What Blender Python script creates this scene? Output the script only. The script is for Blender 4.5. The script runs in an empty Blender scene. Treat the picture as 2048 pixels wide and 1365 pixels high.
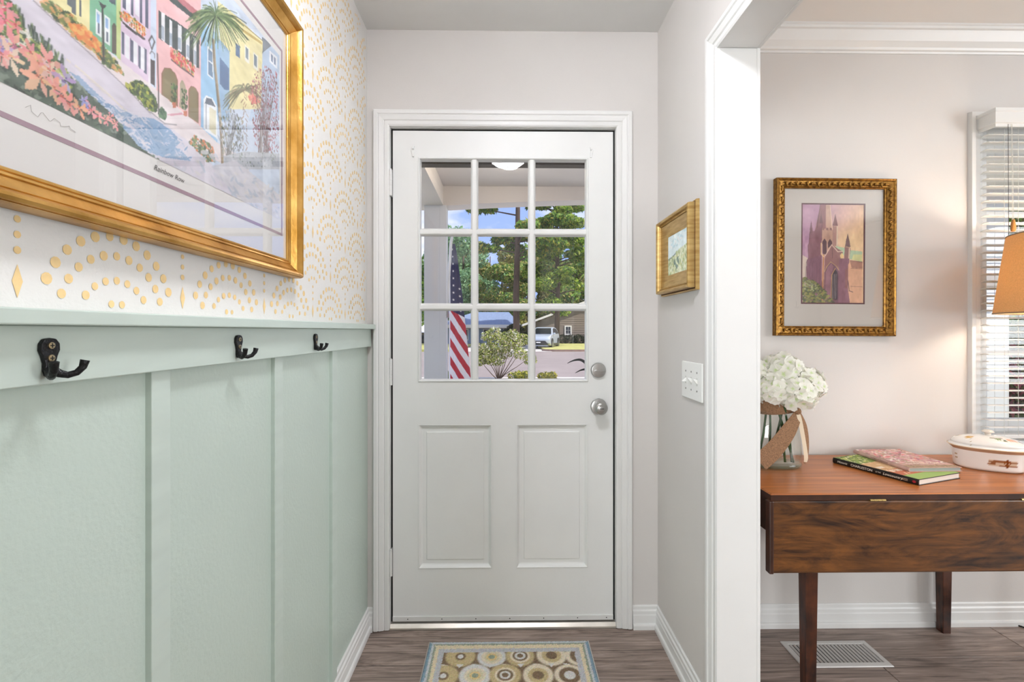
import bpy, bmesh, math, random
import numpy as np
from mathutils import Vector, Matrix

# ------------------------------------------------------------------ camera, world, sun, large lights, exposure
scene = bpy.context.scene
col = scene.collection
cam_data = bpy.data.cameras.new('camera')
cam = bpy.data.objects.new('camera', cam_data)
col.objects.link(cam)
cam.location = (0, 0, 1.224)
cam.rotation_euler = (math.radians(90), 0, math.radians(-0.853))
cam_data.sensor_width = 36
cam_data.lens = 940 / 2048 * 36
cam_data.shift_y = -20.5 / 2048
cam_data.clip_start = 0.02
cam_data.clip_end = 400
scene.camera = cam

vs = scene.view_settings
vs.view_transform = 'Standard'
vs.look = 'None'
vs.exposure = 0.66
scene.cycles.max_bounces = 8
scene.cycles.diffuse_bounces = 4
scene.cycles.adaptive_threshold = .03
scene.cycles.glossy_bounces = 3
scene.cycles.transmission_bounces = 4
scene.cycles.transparent_max_bounces = 16
scene.cycles.caustics_reflective = False
scene.cycles.caustics_refractive = False
vs.gamma = 1
vs.use_curve_mapping = False

def lin(c):
    if isinstance(c, str):
        c = tuple(int(c[i:i + 2], 16) for i in (0, 2, 4))
    return tuple(((v / 255) / 12.92 if v / 255 <= .04045 else ((v / 255 + .055) / 1.055) ** 2.4) for v in c)

world = bpy.data.worlds.new('sky')
scene.world = world
world.use_nodes = True
wn, wl = world.node_tree.nodes, world.node_tree.links
wn.clear()
wo = wn.new('ShaderNodeOutputWorld')
wb = wn.new('ShaderNodeBackground')
wtc = wn.new('ShaderNodeTexCoord')
wmp = wn.new('ShaderNodeMapping')
wmp.inputs['Scale'].default_value = (1, 1, 2.2)
wnz = wn.new('ShaderNodeTexNoise')
wnz.inputs['Scale'].default_value = 5.5
wnz.inputs['Detail'].default_value = 7
wnz.inputs['Roughness'].default_value = .58
wrp = wn.new('ShaderNodeValToRGB')
wrp.color_ramp.elements[0].position = .44
wrp.color_ramp.elements[0].color = (*lin('96B0EE'), 1)
wrp.color_ramp.elements[1].position = .66
wrp.color_ramp.elements[1].color = (*lin('EDEFF8'), 1)
wl.new(wtc.outputs['Generated'], wmp.inputs['Vector'])
wl.new(wmp.outputs['Vector'], wnz.inputs['Vector'])
wl.new(wnz.outputs['Fac'], wrp.inputs['Fac'])
wl.new(wrp.outputs['Color'], wb.inputs['Color'])
wb.inputs['Strength'].default_value = .85
wl.new(wb.outputs['Background'], wo.inputs['Surface'])

def light(name, kind, loc, power, color=(1, 1, 1), rot=(0, 0, 0), **kw):
    d = bpy.data.lights.new(name, kind)
    d.energy = power
    d.color = color
    for k, v in kw.items():
        setattr(d, k, v)
    o = bpy.data.objects.new(name, d)
    o.location = loc
    o.rotation_euler = rot
    col.objects.link(o)
    return o

# late morning sun, high on the right and a little behind the house front
light('sun', 'SUN', (6, -4, 12), 3.2, (1, .95, .87), (math.radians(38), 0, math.radians(62)), angle=math.radians(.6))
# soft area fill added out of view behind the camera to brighten the hall
light('living_room_fill', 'AREA', (-2.2, -4.86, 1.45), 135, (.96, .99, 1), (math.radians(90), 0, 0), shape='RECTANGLE', size=1.9, size_y=1.5)
# second area fill, added at the unseen dining side wall to lift both rooms
light('dining_side_fill', 'AREA', (4.16, -.35, 1.45), 44, (.96, .99, 1), (math.radians(90), 0, math.radians(90)), shape='RECTANGLE', size=1.6, size_y=1.3)

# ------------------------------------------------------------------ materials
MATS = {}
def material(name, color, rough=.6, metal=0, vary=0, vscale=6, bump=0, bscale=60, stretch=(1, 1, 1), spec=.5, alpha_emit=0, attr=None, rnd=0, dark=None, transl=0, coat=0):
    if name in MATS:
        return MATS[name]
    m = bpy.data.materials.new(name)
    m.use_nodes = True
    n, l = m.node_tree.nodes, m.node_tree.links
    b = n['Principled BSDF']
    c = lin(color)
    b.inputs['Roughness'].default_value = rough
    b.inputs['Metallic'].default_value = metal
    b.inputs['Specular IOR Level'].default_value = spec
    b.inputs['Base Color'].default_value = (*c, 1)
    b.inputs['Coat Weight'].default_value = coat
    tc = n.new('ShaderNodeTexCoord')
    mp = n.new('ShaderNodeMapping')
    mp.inputs['Scale'].default_value = stretch
    l.new(tc.outputs['Object'], mp.inputs['Vector'])
    src = None
    if attr:
        a = n.new('ShaderNodeAttribute')
        a.attribute_name = attr
        src = a.outputs['Color']
        l.new(src, b.inputs['Base Color'])
    if vary:
        nz = n.new('ShaderNodeTexNoise')
        nz.inputs['Scale'].default_value = vscale
        nz.inputs['Detail'].default_value = 5
        l.new(mp.outputs['Vector'], nz.inputs['Vector'])
        mx = n.new('ShaderNodeMix')
        mx.data_type = 'RGBA'
        mx.blend_type = 'MIX'
        dk = lin(dark) if dark else tuple(v * (1 - vary) for v in c)
        lo = tuple(dk)
        hi = c if dark else tuple(min(1, v * (1 + vary * .6)) for v in c)
        rp = n.new('ShaderNodeMapRange')
        rp.inputs['From Min'].default_value = .32
        rp.inputs['From Max'].default_value = .68
        l.new(nz.outputs['Fac'], rp.inputs['Value'])
        l.new(rp.outputs['Result'], mx.inputs['Factor'])
        if attr:
            mx.blend_type = 'MULTIPLY'
            l.new(src, mx.inputs['A'])
            mx.inputs['B'].default_value = (1 - vary, 1 - vary, 1 - vary, 1)
        else:
            mx.inputs['A'].default_value = (*lo, 1)
            mx.inputs['B'].default_value = (*hi, 1)
        src = mx.outputs['Result']
        l.new(src, b.inputs['Base Color'])
    if rnd:
        oi = n.new('ShaderNodeObjectInfo')
        hs = n.new('ShaderNodeHueSaturation')
        mr = n.new('ShaderNodeMapRange')
        mr.inputs['To Min'].default_value = 1 - rnd
        mr.inputs['To Max'].default_value = 1 + rnd
        l.new(oi.outputs['Random'], mr.inputs['Value'])
        l.new(mr.outputs['Result'], hs.inputs['Value'])
        if src:
            l.new(src, hs.inputs['Color'])
        else:
            hs.inputs['Color'].default_value = (*c, 1)
        src = hs.outputs['Color']
        l.new(src, b.inputs['Base Color'])
    if bump:
        bz = n.new('ShaderNodeTexNoise')
        bz.inputs['Scale'].default_value = bscale
        bz.inputs['Detail'].default_value = 3
        l.new(mp.outputs['Vector'], bz.inputs['Vector'])
        bp = n.new('ShaderNodeBump')
        bp.inputs['Strength'].default_value = min(1, bump * 5)
        bp.inputs['Distance'].default_value = .002
        l.new(bz.outputs['Fac'], bp.inputs['Height'])
        l.new(bp.outputs['Normal'], b.inputs['Normal'])
    if transl:
        tr = n.new('ShaderNodeBsdfTranslucent')
        if src:
            l.new(src, tr.inputs['Color'])
        else:
            tr.inputs['Color'].default_value = (*c, 1)
        ms = n.new('ShaderNodeMixShader')
        ms.inputs['Fac'].default_value = transl
        l.new(b.outputs['BSDF'], ms.inputs[1])
        l.new(tr.outputs['BSDF'], ms.inputs[2])
        l.new(ms.outputs['Shader'], n['Material Output'].inputs['Surface'])
    if alpha_emit:
        b.inputs['Emission Color'].default_value = (*c, 1)
        b.inputs['Emission Strength'].default_value = alpha_emit
    MATS[name] = m
    return m

def glass_material(name, tint=(1, 1, 1), ior=1.5, rough=0.0, gain=1.0):
    m = bpy.data.materials.new(name)
    m.use_nodes = True
    n, l = m.node_tree.nodes, m.node_tree.links
    n.clear()
    o = n.new('ShaderNodeOutputMaterial')
    t = n.new('ShaderNodeBsdfTransparent')
    t.inputs['Color'].default_value = (*tint, 1)
    g = n.new('ShaderNodeBsdfGlossy')
    g.inputs['Roughness'].default_value = rough
    # Schlick reflectance, the same from either side of the sheet
    ge = n.new('ShaderNodeNewGeometry')
    dt = n.new('ShaderNodeVectorMath')
    dt.operation = 'DOT_PRODUCT'
    l.new(ge.outputs['Normal'], dt.inputs[0])
    l.new(ge.outputs['Incoming'], dt.inputs[1])
    prev = dt.outputs['Value']
    r0 = ((ior - 1) / (ior + 1)) ** 2
    for opn, val in (('ABSOLUTE', None), ('SUBTRACT', 1), ('POWER', 5), ('MULTIPLY', (1 - r0) * gain), ('ADD', r0 * gain)):
        mt = n.new('ShaderNodeMath')
        mt.operation = opn
        if opn == 'SUBTRACT':
            mt.inputs[0].default_value = 1
            l.new(prev, mt.inputs[1])
        else:
            l.new(prev, mt.inputs[0])
            if val is not None:
                mt.inputs[1].default_value = val
        prev = mt.outputs[0]
    ms = n.new('ShaderNodeMixShader')
    l.new(prev, ms.inputs['Fac'])
    l.new(t.outputs['BSDF'], ms.inputs[1])
    l.new(g.outputs['BSDF'], ms.inputs[2])
    l.new(ms.outputs['Shader'], o.inputs['Surface'])
    MATS[name] = m
    return m

def wood_material(name, c_light, c_dark, scale=(1, 1, 1), rough=.35, coat=.2, rnd=0, detail=6, contrast=(.35, .68), streak=.5, dist=1.5):
    """grain drawn out along the object's X axis"""
    m = bpy.data.materials.new(name)
    m.use_nodes = True
    n, l = m.node_tree.nodes, m.node_tree.links
    b = n['Principled BSDF']
    tc = n.new('ShaderNodeTexCoord')
    mp = n.new('ShaderNodeMapping')
    mp.inputs['Scale'].default_value = scale
    if rnd:
        oi = n.new('ShaderNodeObjectInfo')
        cx = n.new('ShaderNodeCombineXYZ')
        ml = n.new('ShaderNodeMath')
        ml.operation = 'MULTIPLY'
        ml.inputs[1].default_value = 37
        l.new(oi.outputs['Random'], ml.inputs[0])
        for k in 'XYZ':
            l.new(ml.outputs[0], cx.inputs[k])
        ad = n.new('ShaderNodeVectorMath')
        l.new(tc.outputs['Object'], ad.inputs[0])
        l.new(cx.outputs[0], ad.inputs[1])
        l.new(ad.outputs[0], mp.inputs['Vector'])
    else:
        l.new(tc.outputs['Object'], mp.inputs['Vector'])
    nz = n.new('ShaderNodeTexNoise')
    nz.inputs['Scale'].default_value = 1
    nz.inputs['Detail'].default_value = detail
    nz.inputs['Roughness'].default_value = .62
    nz.inputs['Distortion'].default_value = dist
    l.new(mp.outputs['Vector'], nz.inputs['Vector'])
    mp2 = n.new('ShaderNodeMapping')
    mp2.inputs['Scale'].default_value = tuple(v * 5 for v in scale[:0]) or (scale[0] * 1.2, scale[1] * 7, scale[2] * 7)
    l.new(mp.inputs['Vector'].links[0].from_socket, mp2.inputs['Vector'])
    nf = n.new('ShaderNodeTexNoise')
    nf.inputs['Scale'].default_value = 1
    nf.inputs['Detail'].default_value = 3
    l.new(mp2.outputs['Vector'], nf.inputs['Vector'])
    ad2 = n.new('ShaderNodeMix')
    ad2.data_type = 'FLOAT'
    ad2.inputs['Factor'].default_value = streak
    l.new(nz.outputs['Fac'], ad2.inputs['A'])
    l.new(nf.outputs['Fac'], ad2.inputs['B'])
    rp = n.new('ShaderNodeValToRGB')
    rp.color_ramp.elements[0].position = contrast[0]
    rp.color_ramp.elements[0].color = (*lin(c_dark), 1)
    rp.color_ramp.elements[1].position = contrast[1]
    rp.color_ramp.elements[1].color = (*lin(c_light), 1)
    l.new(ad2.outputs['Result'], rp.inputs['Fac'])
    out = rp.outputs['Color']
    if rnd:
        hs = n.new('ShaderNodeHueSaturation')
        mr = n.new('ShaderNodeMapRange')
        mr.inputs['To Min'].default_value = 1 - rnd
        mr.inputs['To Max'].default_value = 1 + rnd
        l.new(oi.outputs['Random'], mr.inputs['Value'])
        l.new(mr.outputs['Result'], hs.inputs['Value'])
        l.new(out, hs.inputs['Color'])
        out = hs.outputs['Color']
    l.new(out, b.inputs['Base Color'])
    b.inputs['Roughness'].default_value = rough
    b.inputs['Coat Weight'].default_value = coat
    b.inputs['Coat Roughness'].default_value = .25
    bp = n.new('ShaderNodeBump')
    bp.inputs['Strength'].default_value = .25
    bp.inputs['Distance'].default_value = .001
    l.new(nf.outputs['Fac'], bp.inputs['Height'])
    l.new(bp.outputs['Normal'], b.inputs['Normal'])
    MATS[name] = m
    return m

# ------------------------------------------------------------------ mesh helpers
def root_loc(p):
    v = Vector((0, 0, 0))
    while p is not None:
        v += p.location
        p = p.parent
    return v

def link(name, me, parent=None, world=True):
    o = bpy.data.objects.new(name, me)
    col.objects.link(o)
    if parent is not None:
        o.parent = parent
    return o

class MB:
    def __init__(self):
        self.v, self.f, self.mi = [], [], []
        self.cur = 0
    def add(self, vs, fs):
        b = len(self.v)
        self.v += [tuple(p) for p in vs]
        for q in fs:
            self.f.append(tuple(i + b for i in q))
            self.mi.append(self.cur)
        return self
    def box(self, x0, x1, y0, y1, z0, z1):
        vs = [(x, y, z) for z in (z0, z1) for y in (y0, y1) for x in (x0, x1)]
        return self.add(vs, [(0, 2, 3, 1), (4, 5, 7, 6), (0, 1, 5, 4), (2, 6, 7, 3), (0, 4, 6, 2), (1, 3, 7, 5)])
    def frustum(self, a, b):
        """box between two rectangles a,b = (x0,x1,y0,y1,z)"""
        vs = []
        for x0, x1, y0, y1, z in (a, b):
            vs += [(x0, y0, z), (x1, y0, z), (x1, y1, z), (x0, y1, z)]
        return self.add(vs, [(3, 2, 1, 0), (4, 5, 6, 7), (0, 1, 5, 4), (1, 2, 6, 5), (2, 3, 7, 6), (3, 0, 4, 7)])
    def prism(self, poly, f, a, b):
        """poly: 2-D outline, f(u,v,t) -> xyz, swept from t=a to t=b"""
        n = len(poly)
        vs = [f(u, v, a) for u, v in poly] + [f(u, v, b) for u, v in poly]
        fs = [tuple(range(n))[::-1], tuple(range(n, 2 * n))]
        fs += [(i, (i + 1) % n, n + (i + 1) % n, n + i) for i in range(n)]
        return self.add(vs, fs)
    def mitred(self, pts, closed, prof, f, closed_prof=True):
        """sweep profile (offset to the left of travel, depth) along a 2-D line with mitred corners"""
        n, k = len(pts), len(prof)
        vs, fs = [], []
        for i, p in enumerate(pts):
            p = Vector(p)
            d0 = d1 = None
            if closed or i > 0:
                d0 = (p - Vector(pts[i - 1])).normalized()
            if closed or i < n - 1:
                d1 = (Vector(pts[(i + 1) % n]) - p).normalized()
            d0 = d0 or d1
            d1 = d1 or d0
            n0, n1 = Vector((-d0.y, d0.x)), Vector((-d1.y, d1.x))
            m = n0 + n1
            m = m / max(1e-6, m.dot(n0))
            for o, d in prof:
                q = p + m * o
                vs.append(f(q.x, q.y, d))
        seg = n if closed else n - 1
        kk = k if closed_prof else k - 1
        for i in range(seg):
            j = (i + 1) % n
            for a in range(kk):
                c = (a + 1) % k
                fs.append((i * k + a, j * k + a, j * k + c, i * k + c))
        if not closed and closed_prof:
            fs.append(tuple(range(k))[::-1])
            fs.append(tuple((n - 1) * k + a for a in range(k)))
        return self.add(vs, fs)
    def tube(self, path, rad, n=8, cap=True, flat=1.0, up=None):
        path = [Vector(p) for p in path]
        if not isinstance(rad, (list, tuple)):
            rad = [rad] * len(path)
        vs, fs = [], []
        prev = None
        for i, p in enumerate(path):
            d = (path[min(i + 1, len(path) - 1)] - path[max(i - 1, 0)]).normalized()
            if prev is None:
                ref = Vector(up) if up else (Vector((0, 0, 1)) if abs(d.z) < .9 else Vector((1, 0, 0)))
                a = d.cross(ref).normalized()
            else:
                a = (prev - d * prev.dot(d)).normalized()
            prev = a
            b = d.cross(a)
            for k in range(n):
                t = 2 * math.pi * k / n
                vs.append(p + (a * math.cos(t) + b * math.sin(t) * flat) * rad[i])
        for i in range(len(path) - 1):
            for k in range(n):
                fs.append((i * n + k, i * n + (k + 1) % n, (i + 1) * n + (k + 1) % n, (i + 1) * n + k))
        if cap:
            fs.append(tuple(range(n))[::-1])
            fs.append(tuple((len(path) - 1) * n + k for k in range(n)))
        return self.add(vs, fs)
    def lathe(self, prof, n=32, f=None, cap=True):
        """prof: (radius, height); f maps (x,y,h)"""
        f = f or (lambda x, y, z: (x, y, z))
        vs, fs = [], []
        for r, h in prof:
            for k in range(n):
                t = 2 * math.pi * k / n
                vs.append(f(r * math.cos(t), r * math.sin(t), h))
        for i in range(len(prof) - 1):
            for k in range(n):
                fs.append((i * n + k, i * n + (k + 1) % n, (i + 1) * n + (k + 1) % n, (i + 1) * n + k))
        if cap:
            fs.append(tuple(range(n))[::-1])
            fs.append(tuple((len(prof) - 1) * n + k for k in range(n)))
        return self.add(vs, fs)
    def ribbon(self, path, widths, side, thick=.002):
        """a strip with thickness along path; side(i) gives its width direction"""
        path = [Vector(p) for p in path]
        # resample with a Catmull-Rom spline so that the strip bends softly
        k, sub, np_, nw, ns = len(path), 5, [], [], []
        wl_ = list(widths) if isinstance(widths, (list, tuple)) else [widths] * k
        sl_ = [Vector(q) for q in side] if isinstance(side, list) else [Vector(side)] * k
        for i in range(k - 1):
            p0, p1, p2, p3 = path[max(i - 1, 0)], path[i], path[i + 1], path[min(i + 2, k - 1)]
            for q in range(sub + (1 if i == k - 2 else 0)):
                t = q / sub
                np_.append(.5 * ((2 * p1) + (p2 - p0) * t + (2 * p0 - 5 * p1 + 4 * p2 - p3) * t * t + (3 * p1 - p0 - 3 * p2 + p3) * t ** 3))
                nw.append(wl_[i] * (1 - t) + wl_[i + 1] * t)
                ns.append(sl_[i].lerp(sl_[i + 1], t))
        path, widths, side = np_, nw, ns
        vs, fs = [], []
        for i, p in enumerate(path):
            d = (path[min(i + 1, len(path) - 1)] - path[max(i - 1, 0)]).normalized()
            s = Vector(side[i] if isinstance(side, list) else side)
            s = (s - d * s.dot(d)).normalized()
            nn = d.cross(s)
            w = widths[i] if isinstance(widths, (list, tuple)) else widths
            for q in (s * w / 2 + nn * thick / 2, -s * w / 2 + nn * thick / 2, -s * w / 2 - nn * thick / 2, s * w / 2 - nn * thick / 2):
                vs.append(p + q)
        for i in range(len(path) - 1):
            for k in range(4):
                fs.append((i * 4 + k, i * 4 + (k + 1) % 4, i * 4 + 4 + (k + 1) % 4, i * 4 + 4 + k))
        fs.append((3, 2, 1, 0))
        e = (len(path) - 1) * 4
        fs.append((e, e + 1, e + 2, e + 3))
        return self.add(vs, fs)
    def build(self, name, mat, parent=None, smooth=False, bevel=0, local=False, seg=2, fix=True):
        me = bpy.data.meshes.new(name)
        off = Vector((0, 0, 0)) if (parent is None or local) else root_loc(parent)
        me.from_pydata([(p[0] - off.x, p[1] - off.y, p[2] - off.z) for p in self.v], [], self.f)
        mats = mat if isinstance(mat, (list, tuple)) else [mat]
        for m in mats:
            me.materials.append(MATS[m] if isinstance(m, str) else m)
        if len(mats) > 1:
            me.polygons.foreach_set('material_index', self.mi)
        if fix:
            bm = bmesh.new()
            bm.from_mesh(me)
            bmesh.ops.recalc_face_normals(bm, faces=bm.faces)
            bm.to_mesh(me)
            bm.free()
        if smooth:
            me.polygons.foreach_set('use_smooth', [True] * len(me.polygons))
            if smooth is not True:
                me.set_sharp_from_angle(angle=math.radians(smooth))
        me.update()
        o = link(name, me, parent)
        if bevel:
            b = o.modifiers.new('bevel', 'BEVEL')
            b.width = bevel
            b.segments = seg
            b.limit_method = 'ANGLE'
        return o

def tag(o, label=None, cat=None, group=None, kind=None):
    if label: o['label'] = label
    if cat: o['category'] = cat
    if group: o['group'] = group
    if kind: o['kind'] = kind
    return o

def thing(name, label, cat, loc=(0, 0, 0), rotz=0, group=None, kind=None):
    o = bpy.data.objects.new(name, None)
    o.empty_display_size = .05
    o.location = loc
    o.rotation_euler = (0, 0, rotz)
    col.objects.link(o)
    return tag(o, label, cat, group, kind)

def copy_tree(o, parent=None):
    c = o.copy()
    col.objects.link(c)
    if parent is not None:
        c.parent = parent
    for ch in list(o.children):
        copy_tree(ch, c)
    return c

def fast_mesh(name, verts, faces_flat, nper, mat, parent=None, colors=None, smooth=False):
    """numpy arrays -> mesh; faces_flat holds nper corners for every face; colors per vertex (linear)"""
    me = bpy.data.meshes.new(name)
    nv, nf = len(verts), len(faces_flat) // nper
    me.vertices.add(nv)
    me.vertices.foreach_set('co', np.asarray(verts, dtype=np.float32).ravel())
    me.loops.add(nf * nper)
    me.loops.foreach_set('vertex_index', np.asarray(faces_flat, dtype=np.int32))
    me.polygons.add(nf)
    me.polygons.foreach_set('loop_start', np.arange(0, nf * nper, nper, dtype=np.int32))
    if smooth:
        me.polygons.foreach_set('use_smooth', np.ones(nf, dtype=bool))
    me.update(calc_edges=True)
    if colors is not None:
        a = me.color_attributes.new('col', 'FLOAT_COLOR', 'POINT')
        c4 = np.ones((nv, 4), dtype=np.float32)
        c4[:, :3] = colors
        a.data.foreach_set('color', c4.ravel())
    me.materials.append(MATS[mat] if isinstance(mat, str) else mat)
    me.validate()
    return link(name, me, parent)

def lin_np(a):
    a = np.clip(a / 255.0, 0, 1)
    return np.where(a <= .04045, a / 12.92, ((a + .055) / 1.055) ** 2.4)

def text_mesh(body, size, f, parent, name, mat, align='CENTER', depth=.0002, shear=0, xscale=1.0):
    """lettering as flat mesh: f(u,v,d) -> xyz in the parent's local space"""
    cu = bpy.data.curves.new(name, 'FONT')
    cu.body = body
    cu.size = size
    cu.align_x = align
    cu.align_y = 'CENTER'
    cu.shear = shear
    cu.resolution_u = 3
    t = bpy.data.objects.new(name, cu)
    col.objects.link(t)
    dg = bpy.context.evaluated_depsgraph_get()
    me = bpy.data.meshes.new_from_object(t.evaluated_get(dg))
    bpy.data.objects.remove(t)
    for v in me.vertices:
        v.co = f(v.co.x * xscale, v.co.y, depth)
    me.materials.clear()
    me.materials.append(MATS[mat])
    me.name = name
    return link(name, me, parent)

# ------------------------------------------------------------------ a painter's canvas: flat pictures as finely gridded sheets with vertex colours
class Canvas:
    def __init__(self, w, h, step, base=(255, 255, 255), seed=0):
        self.w, self.h = w, h
        self.nx, self.ny = max(2, int(round(w / step)) + 1), max(2, int(round(h / step)) + 1)
        self.X, self.Y = np.meshgrid(np.linspace(0, w, self.nx), np.linspace(0, h, self.ny))
        self.C = np.zeros((self.ny, self.nx, 3))
        self.C[:] = base
        self.rng = np.random.default_rng(seed)
    def window(self, x0, x1, y0, y1):
        i0 = max(0, int(x0 / self.w * (self.nx - 1)) - 1)
        i1 = min(self.nx, int(x1 / self.w * (self.nx - 1)) + 3)
        j0 = max(0, int(y0 / self.h * (self.ny - 1)) - 1)
        j1 = min(self.ny, int(y1 / self.h * (self.ny - 1)) + 3)
        return slice(j0, max(j0, j1)), slice(i0, max(i0, i1))
    def put(self, sl, m, c, a=1.0):
        m = m * a
        self.C[sl] = self.C[sl] * (1 - m[..., None]) + np.array(c, float) * m[..., None]
    def poly(self, pts, c, a=1.0):
        xs, ys = [p[0] for p in pts], [p[1] for p in pts]
        sl = self.window(min(xs), max(xs), min(ys), max(ys))
        X, Y = self.X[sl], self.Y[sl]
        if X.size == 0:
            return
        ins = np.zeros(X.shape, bool)
        n = len(pts)
        for i in range(n):
            (x0, y0), (x1, y1) = pts[i], pts[(i + 1) % n]
            if y0 == y1:
                continue
            cond = ((Y >= y0) != (Y >= y1)) & (X < (x1 - x0) * (Y - y0) / (y1 - y0) + x0)
            ins ^= cond
        self.put(sl, ins.astype(float), c, a)
    def line(self, pts, wd, c, a=1.0):
        for (x0, y0), (x1, y1) in zip(pts[:-1], pts[1:]):
            sl = self.window(min(x0, x1) - wd, max(x0, x1) + wd, min(y0, y1) - wd, max(y0, y1) + wd)
            X, Y = self.X[sl], self.Y[sl]
            if X.size == 0:
                continue
            dx, dy = x1 - x0, y1 - y0
            L = dx * dx + dy * dy + 1e-9
            t = np.clip(((X - x0) * dx + (Y - y0) * dy) / L, 0, 1)
            d = np.hypot(X - x0 - t * dx, Y - y0 - t * dy)
            self.put(sl, np.clip((wd / 2 - d) / (self.w / self.nx) + .5, 0, 1), c, a)
    def ell(self, x, y, rx, ry, c, a=1.0, rot=0):
        r = max(rx, ry)
        sl = self.window(x - r, x + r, y - r, y + r)
        X, Y = self.X[sl] - x, self.Y[sl] - y
        if X.size == 0:
            return
        cs, sn = math.cos(rot), math.sin(rot)
        d = ((X * cs + Y * sn) / rx) ** 2 + ((-X * sn + Y * cs) / ry) ** 2
        self.put(sl, np.clip((1.15 - d) / .3, 0, 1), c, a)
    def dabs(self, cs, n, sx, sy, poly, seed):
        r = random.Random(seed)
        xs, ys = [p[0] for p in poly], [p[1] for p in poly]
        k = tries = 0
        while k < n and tries < n * 8:
            tries += 1
            x, y = r.uniform(min(xs), max(xs)), r.uniform(min(ys), max(ys))
            ins = False
            for i in range(len(poly)):
                (x0, y0), (x1, y1) = poly[i], poly[(i + 1) % len(poly)]
                if (y0 > y) != (y1 > y) and x < (x1 - x0) * (y - y0) / (y1 - y0) + x0:
                    ins = not ins
            if ins:
                k += 1
                q = r.uniform(.5, 1.15)
                self.ell(x, y, sx * q / 2, sy * q / 2, r.choice(cs), .85, r.uniform(-.9, .9))
    def wash(self, amount=10, cells=9):
        """uneven watercolour pigment"""
        for k in (cells, cells * 3):
            g = self.rng.normal(0, 1, (k + 2, k + 2, 1))
            fx, fy = self.X / self.w * k, self.Y / self.h * k
            i, j = fx.astype(int), fy.astype(int)
            u, v = (fx - i)[..., None], (fy - j)[..., None]
            u, v = u * u * (3 - 2 * u), v * v * (3 - 2 * v)
            self.C += amount * ((g[j, i] * (1 - u) + g[j, i + 1] * u) * (1 - v) + (g[j + 1, i] * (1 - u) + g[j + 1, i + 1] * u) * v)
            amount *= .6
    def build(self, name, f, mat, parent, scale=1.0, smooth=False):
        vx = np.array([[0, 0, 0]])
        P = f(self.X.ravel() * scale, self.Y.ravel() * scale)
        P = np.stack(P, 1)
        off = root_loc(parent) if parent is not None else Vector((0, 0, 0))
        P = P - np.array([off.x, off.y, off.z])
        i, j = np.meshgrid(np.arange(self.nx - 1), np.arange(self.ny - 1))
        a = (j * self.nx + i).ravel()
        F = np.stack([a, a + 1, a + 1 + self.nx, a + self.nx], 1).ravel()
        return fast_mesh(name, P, F, 4, mat, parent, lin_np(self.C.reshape(-1, 3)), smooth)

# ------------------------------------------------------------------ the palette
material('wall_paint', 'D6D2CE', .75, vary=.03, vscale=2.5, bump=.02, bscale=220)
material('stencil_wall_paint', 'DEDCD8', .7, vary=.02, vscale=3, bump=.05, bscale=160)
material('ceiling_paint', 'E4E4E2', .85, vary=.03, vscale=3)
material('dining_ceiling_paint', 'E8E4DF', .85)
material('trim_paint', 'E4E4E2', .38, vary=.02, vscale=5)
material('door_paint', 'EAEBE9', .42, vary=.025, vscale=4, bump=.02, bscale=90)
material('sage_paint', 'BCCAC0', .33, vary=.03, vscale=4, bump=.10, bscale=110)
material('sage_trim', 'BFCCC3', .36, vary=.04, vscale=7, stretch=(1, 1, 6))
material('stencil_gold', 'EACB92', .6, vary=.06, vscale=90)
material('black_gap', '0C0C0C', .8)
material('metal_nickel', 'B9B9B7', .28, 1, vary=.04, vscale=20)
material('dark_slot', '2E2E2E', .5, .5)
material('threshold_metal', 'D8D2C8', .35, .6, vary=.15, vscale=9)
material('cast_iron', '17181A', .38, .35, vary=.5, vscale=60, bump=.3, bscale=190)
material('screw_brass', 'B8A988', .35, 1)
material('screw_steel', '8A8A86', .4, 1)
material('gold_frame', 'DEB066', .33, .88, vary=.35, vscale=11, bump=.06, bscale=120, dark='A67830')
material('gold_frame_pale', 'D2B478', .36, .75, vary=.25, vscale=14, stretch=(1, 1, 8), bump=.05, bscale=150, dark='B08C50')
material('frame_red_line', '4A1614', .5)
material('bronze_gold', 'A87C38', .36, .8, vary=.5, vscale=90, bump=.1, bscale=90, dark='6A4820')
material('mat_board', 'DFDCD8', .85)
material('mat_board_grey', 'CFC8C0', .85)
material('mat_purple', 'A08490', .8)
material('mat_plum', '5A2734', .8)
material('ink', '4A4644', .8)
material('ink_faint', 'B4AEAA', .8)
material('print', 'FFFFFF', .75, attr='col')
material('leaf_attr', 'FFFFFF', .55, attr='col', spec=.3, transl=.4)
material('petal', 'F6F3E4', .5, attr='col', transl=.3)
material('flag_cloth', 'FFFFFF', .7, attr='col', transl=.25)
material('rug_wool', 'FFFFFF', .95, attr='col', vary=.10, vscale=420, bump=.5, bscale=520)
material('ceramic', 'FFFFFF', .18, attr='col', coat=.4)
material('white_plastic', 'F0F0EC', .35)
material('blind_white', 'F6F6F4', .45, transl=.25)
material('cord_white', 'DADAD4', .7)
material('tassel_wood', 'B07A3C', .45)
material('vinyl_white', 'F2F3F3', .4)
material('register_white', 'D9D6D3', .4, .1)
material('lamp_shade', 'DDBA88', .8, vary=.12, vscale=260, bump=.1, bscale=300, transl=.36)
material('shade_trim', '8E7C66', .7)
material('lamp_metal', '241F1C', .4, .7)
material('burlap', '9A7658', .9, vary=.35, vscale=240, bump=.5, bscale=380)
material('cream_lining', 'E8D9C0', .8)
material('stem_green', '33562F', .5, vary=.3, vscale=40)
material('book_black', '1A1613', .4)
material('book_pages', 'E6DDD2', .8, vary=.08, vscale=4, stretch=(1, 1, 300))
material('book_grey', '9AA09C', .6)
material('book_pink', 'C3A094', .45, vary=.2, vscale=30)
material('book_tan', 'B9A08C', .45)
material('lettering_cream', 'EFE8D8', .5)
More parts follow.
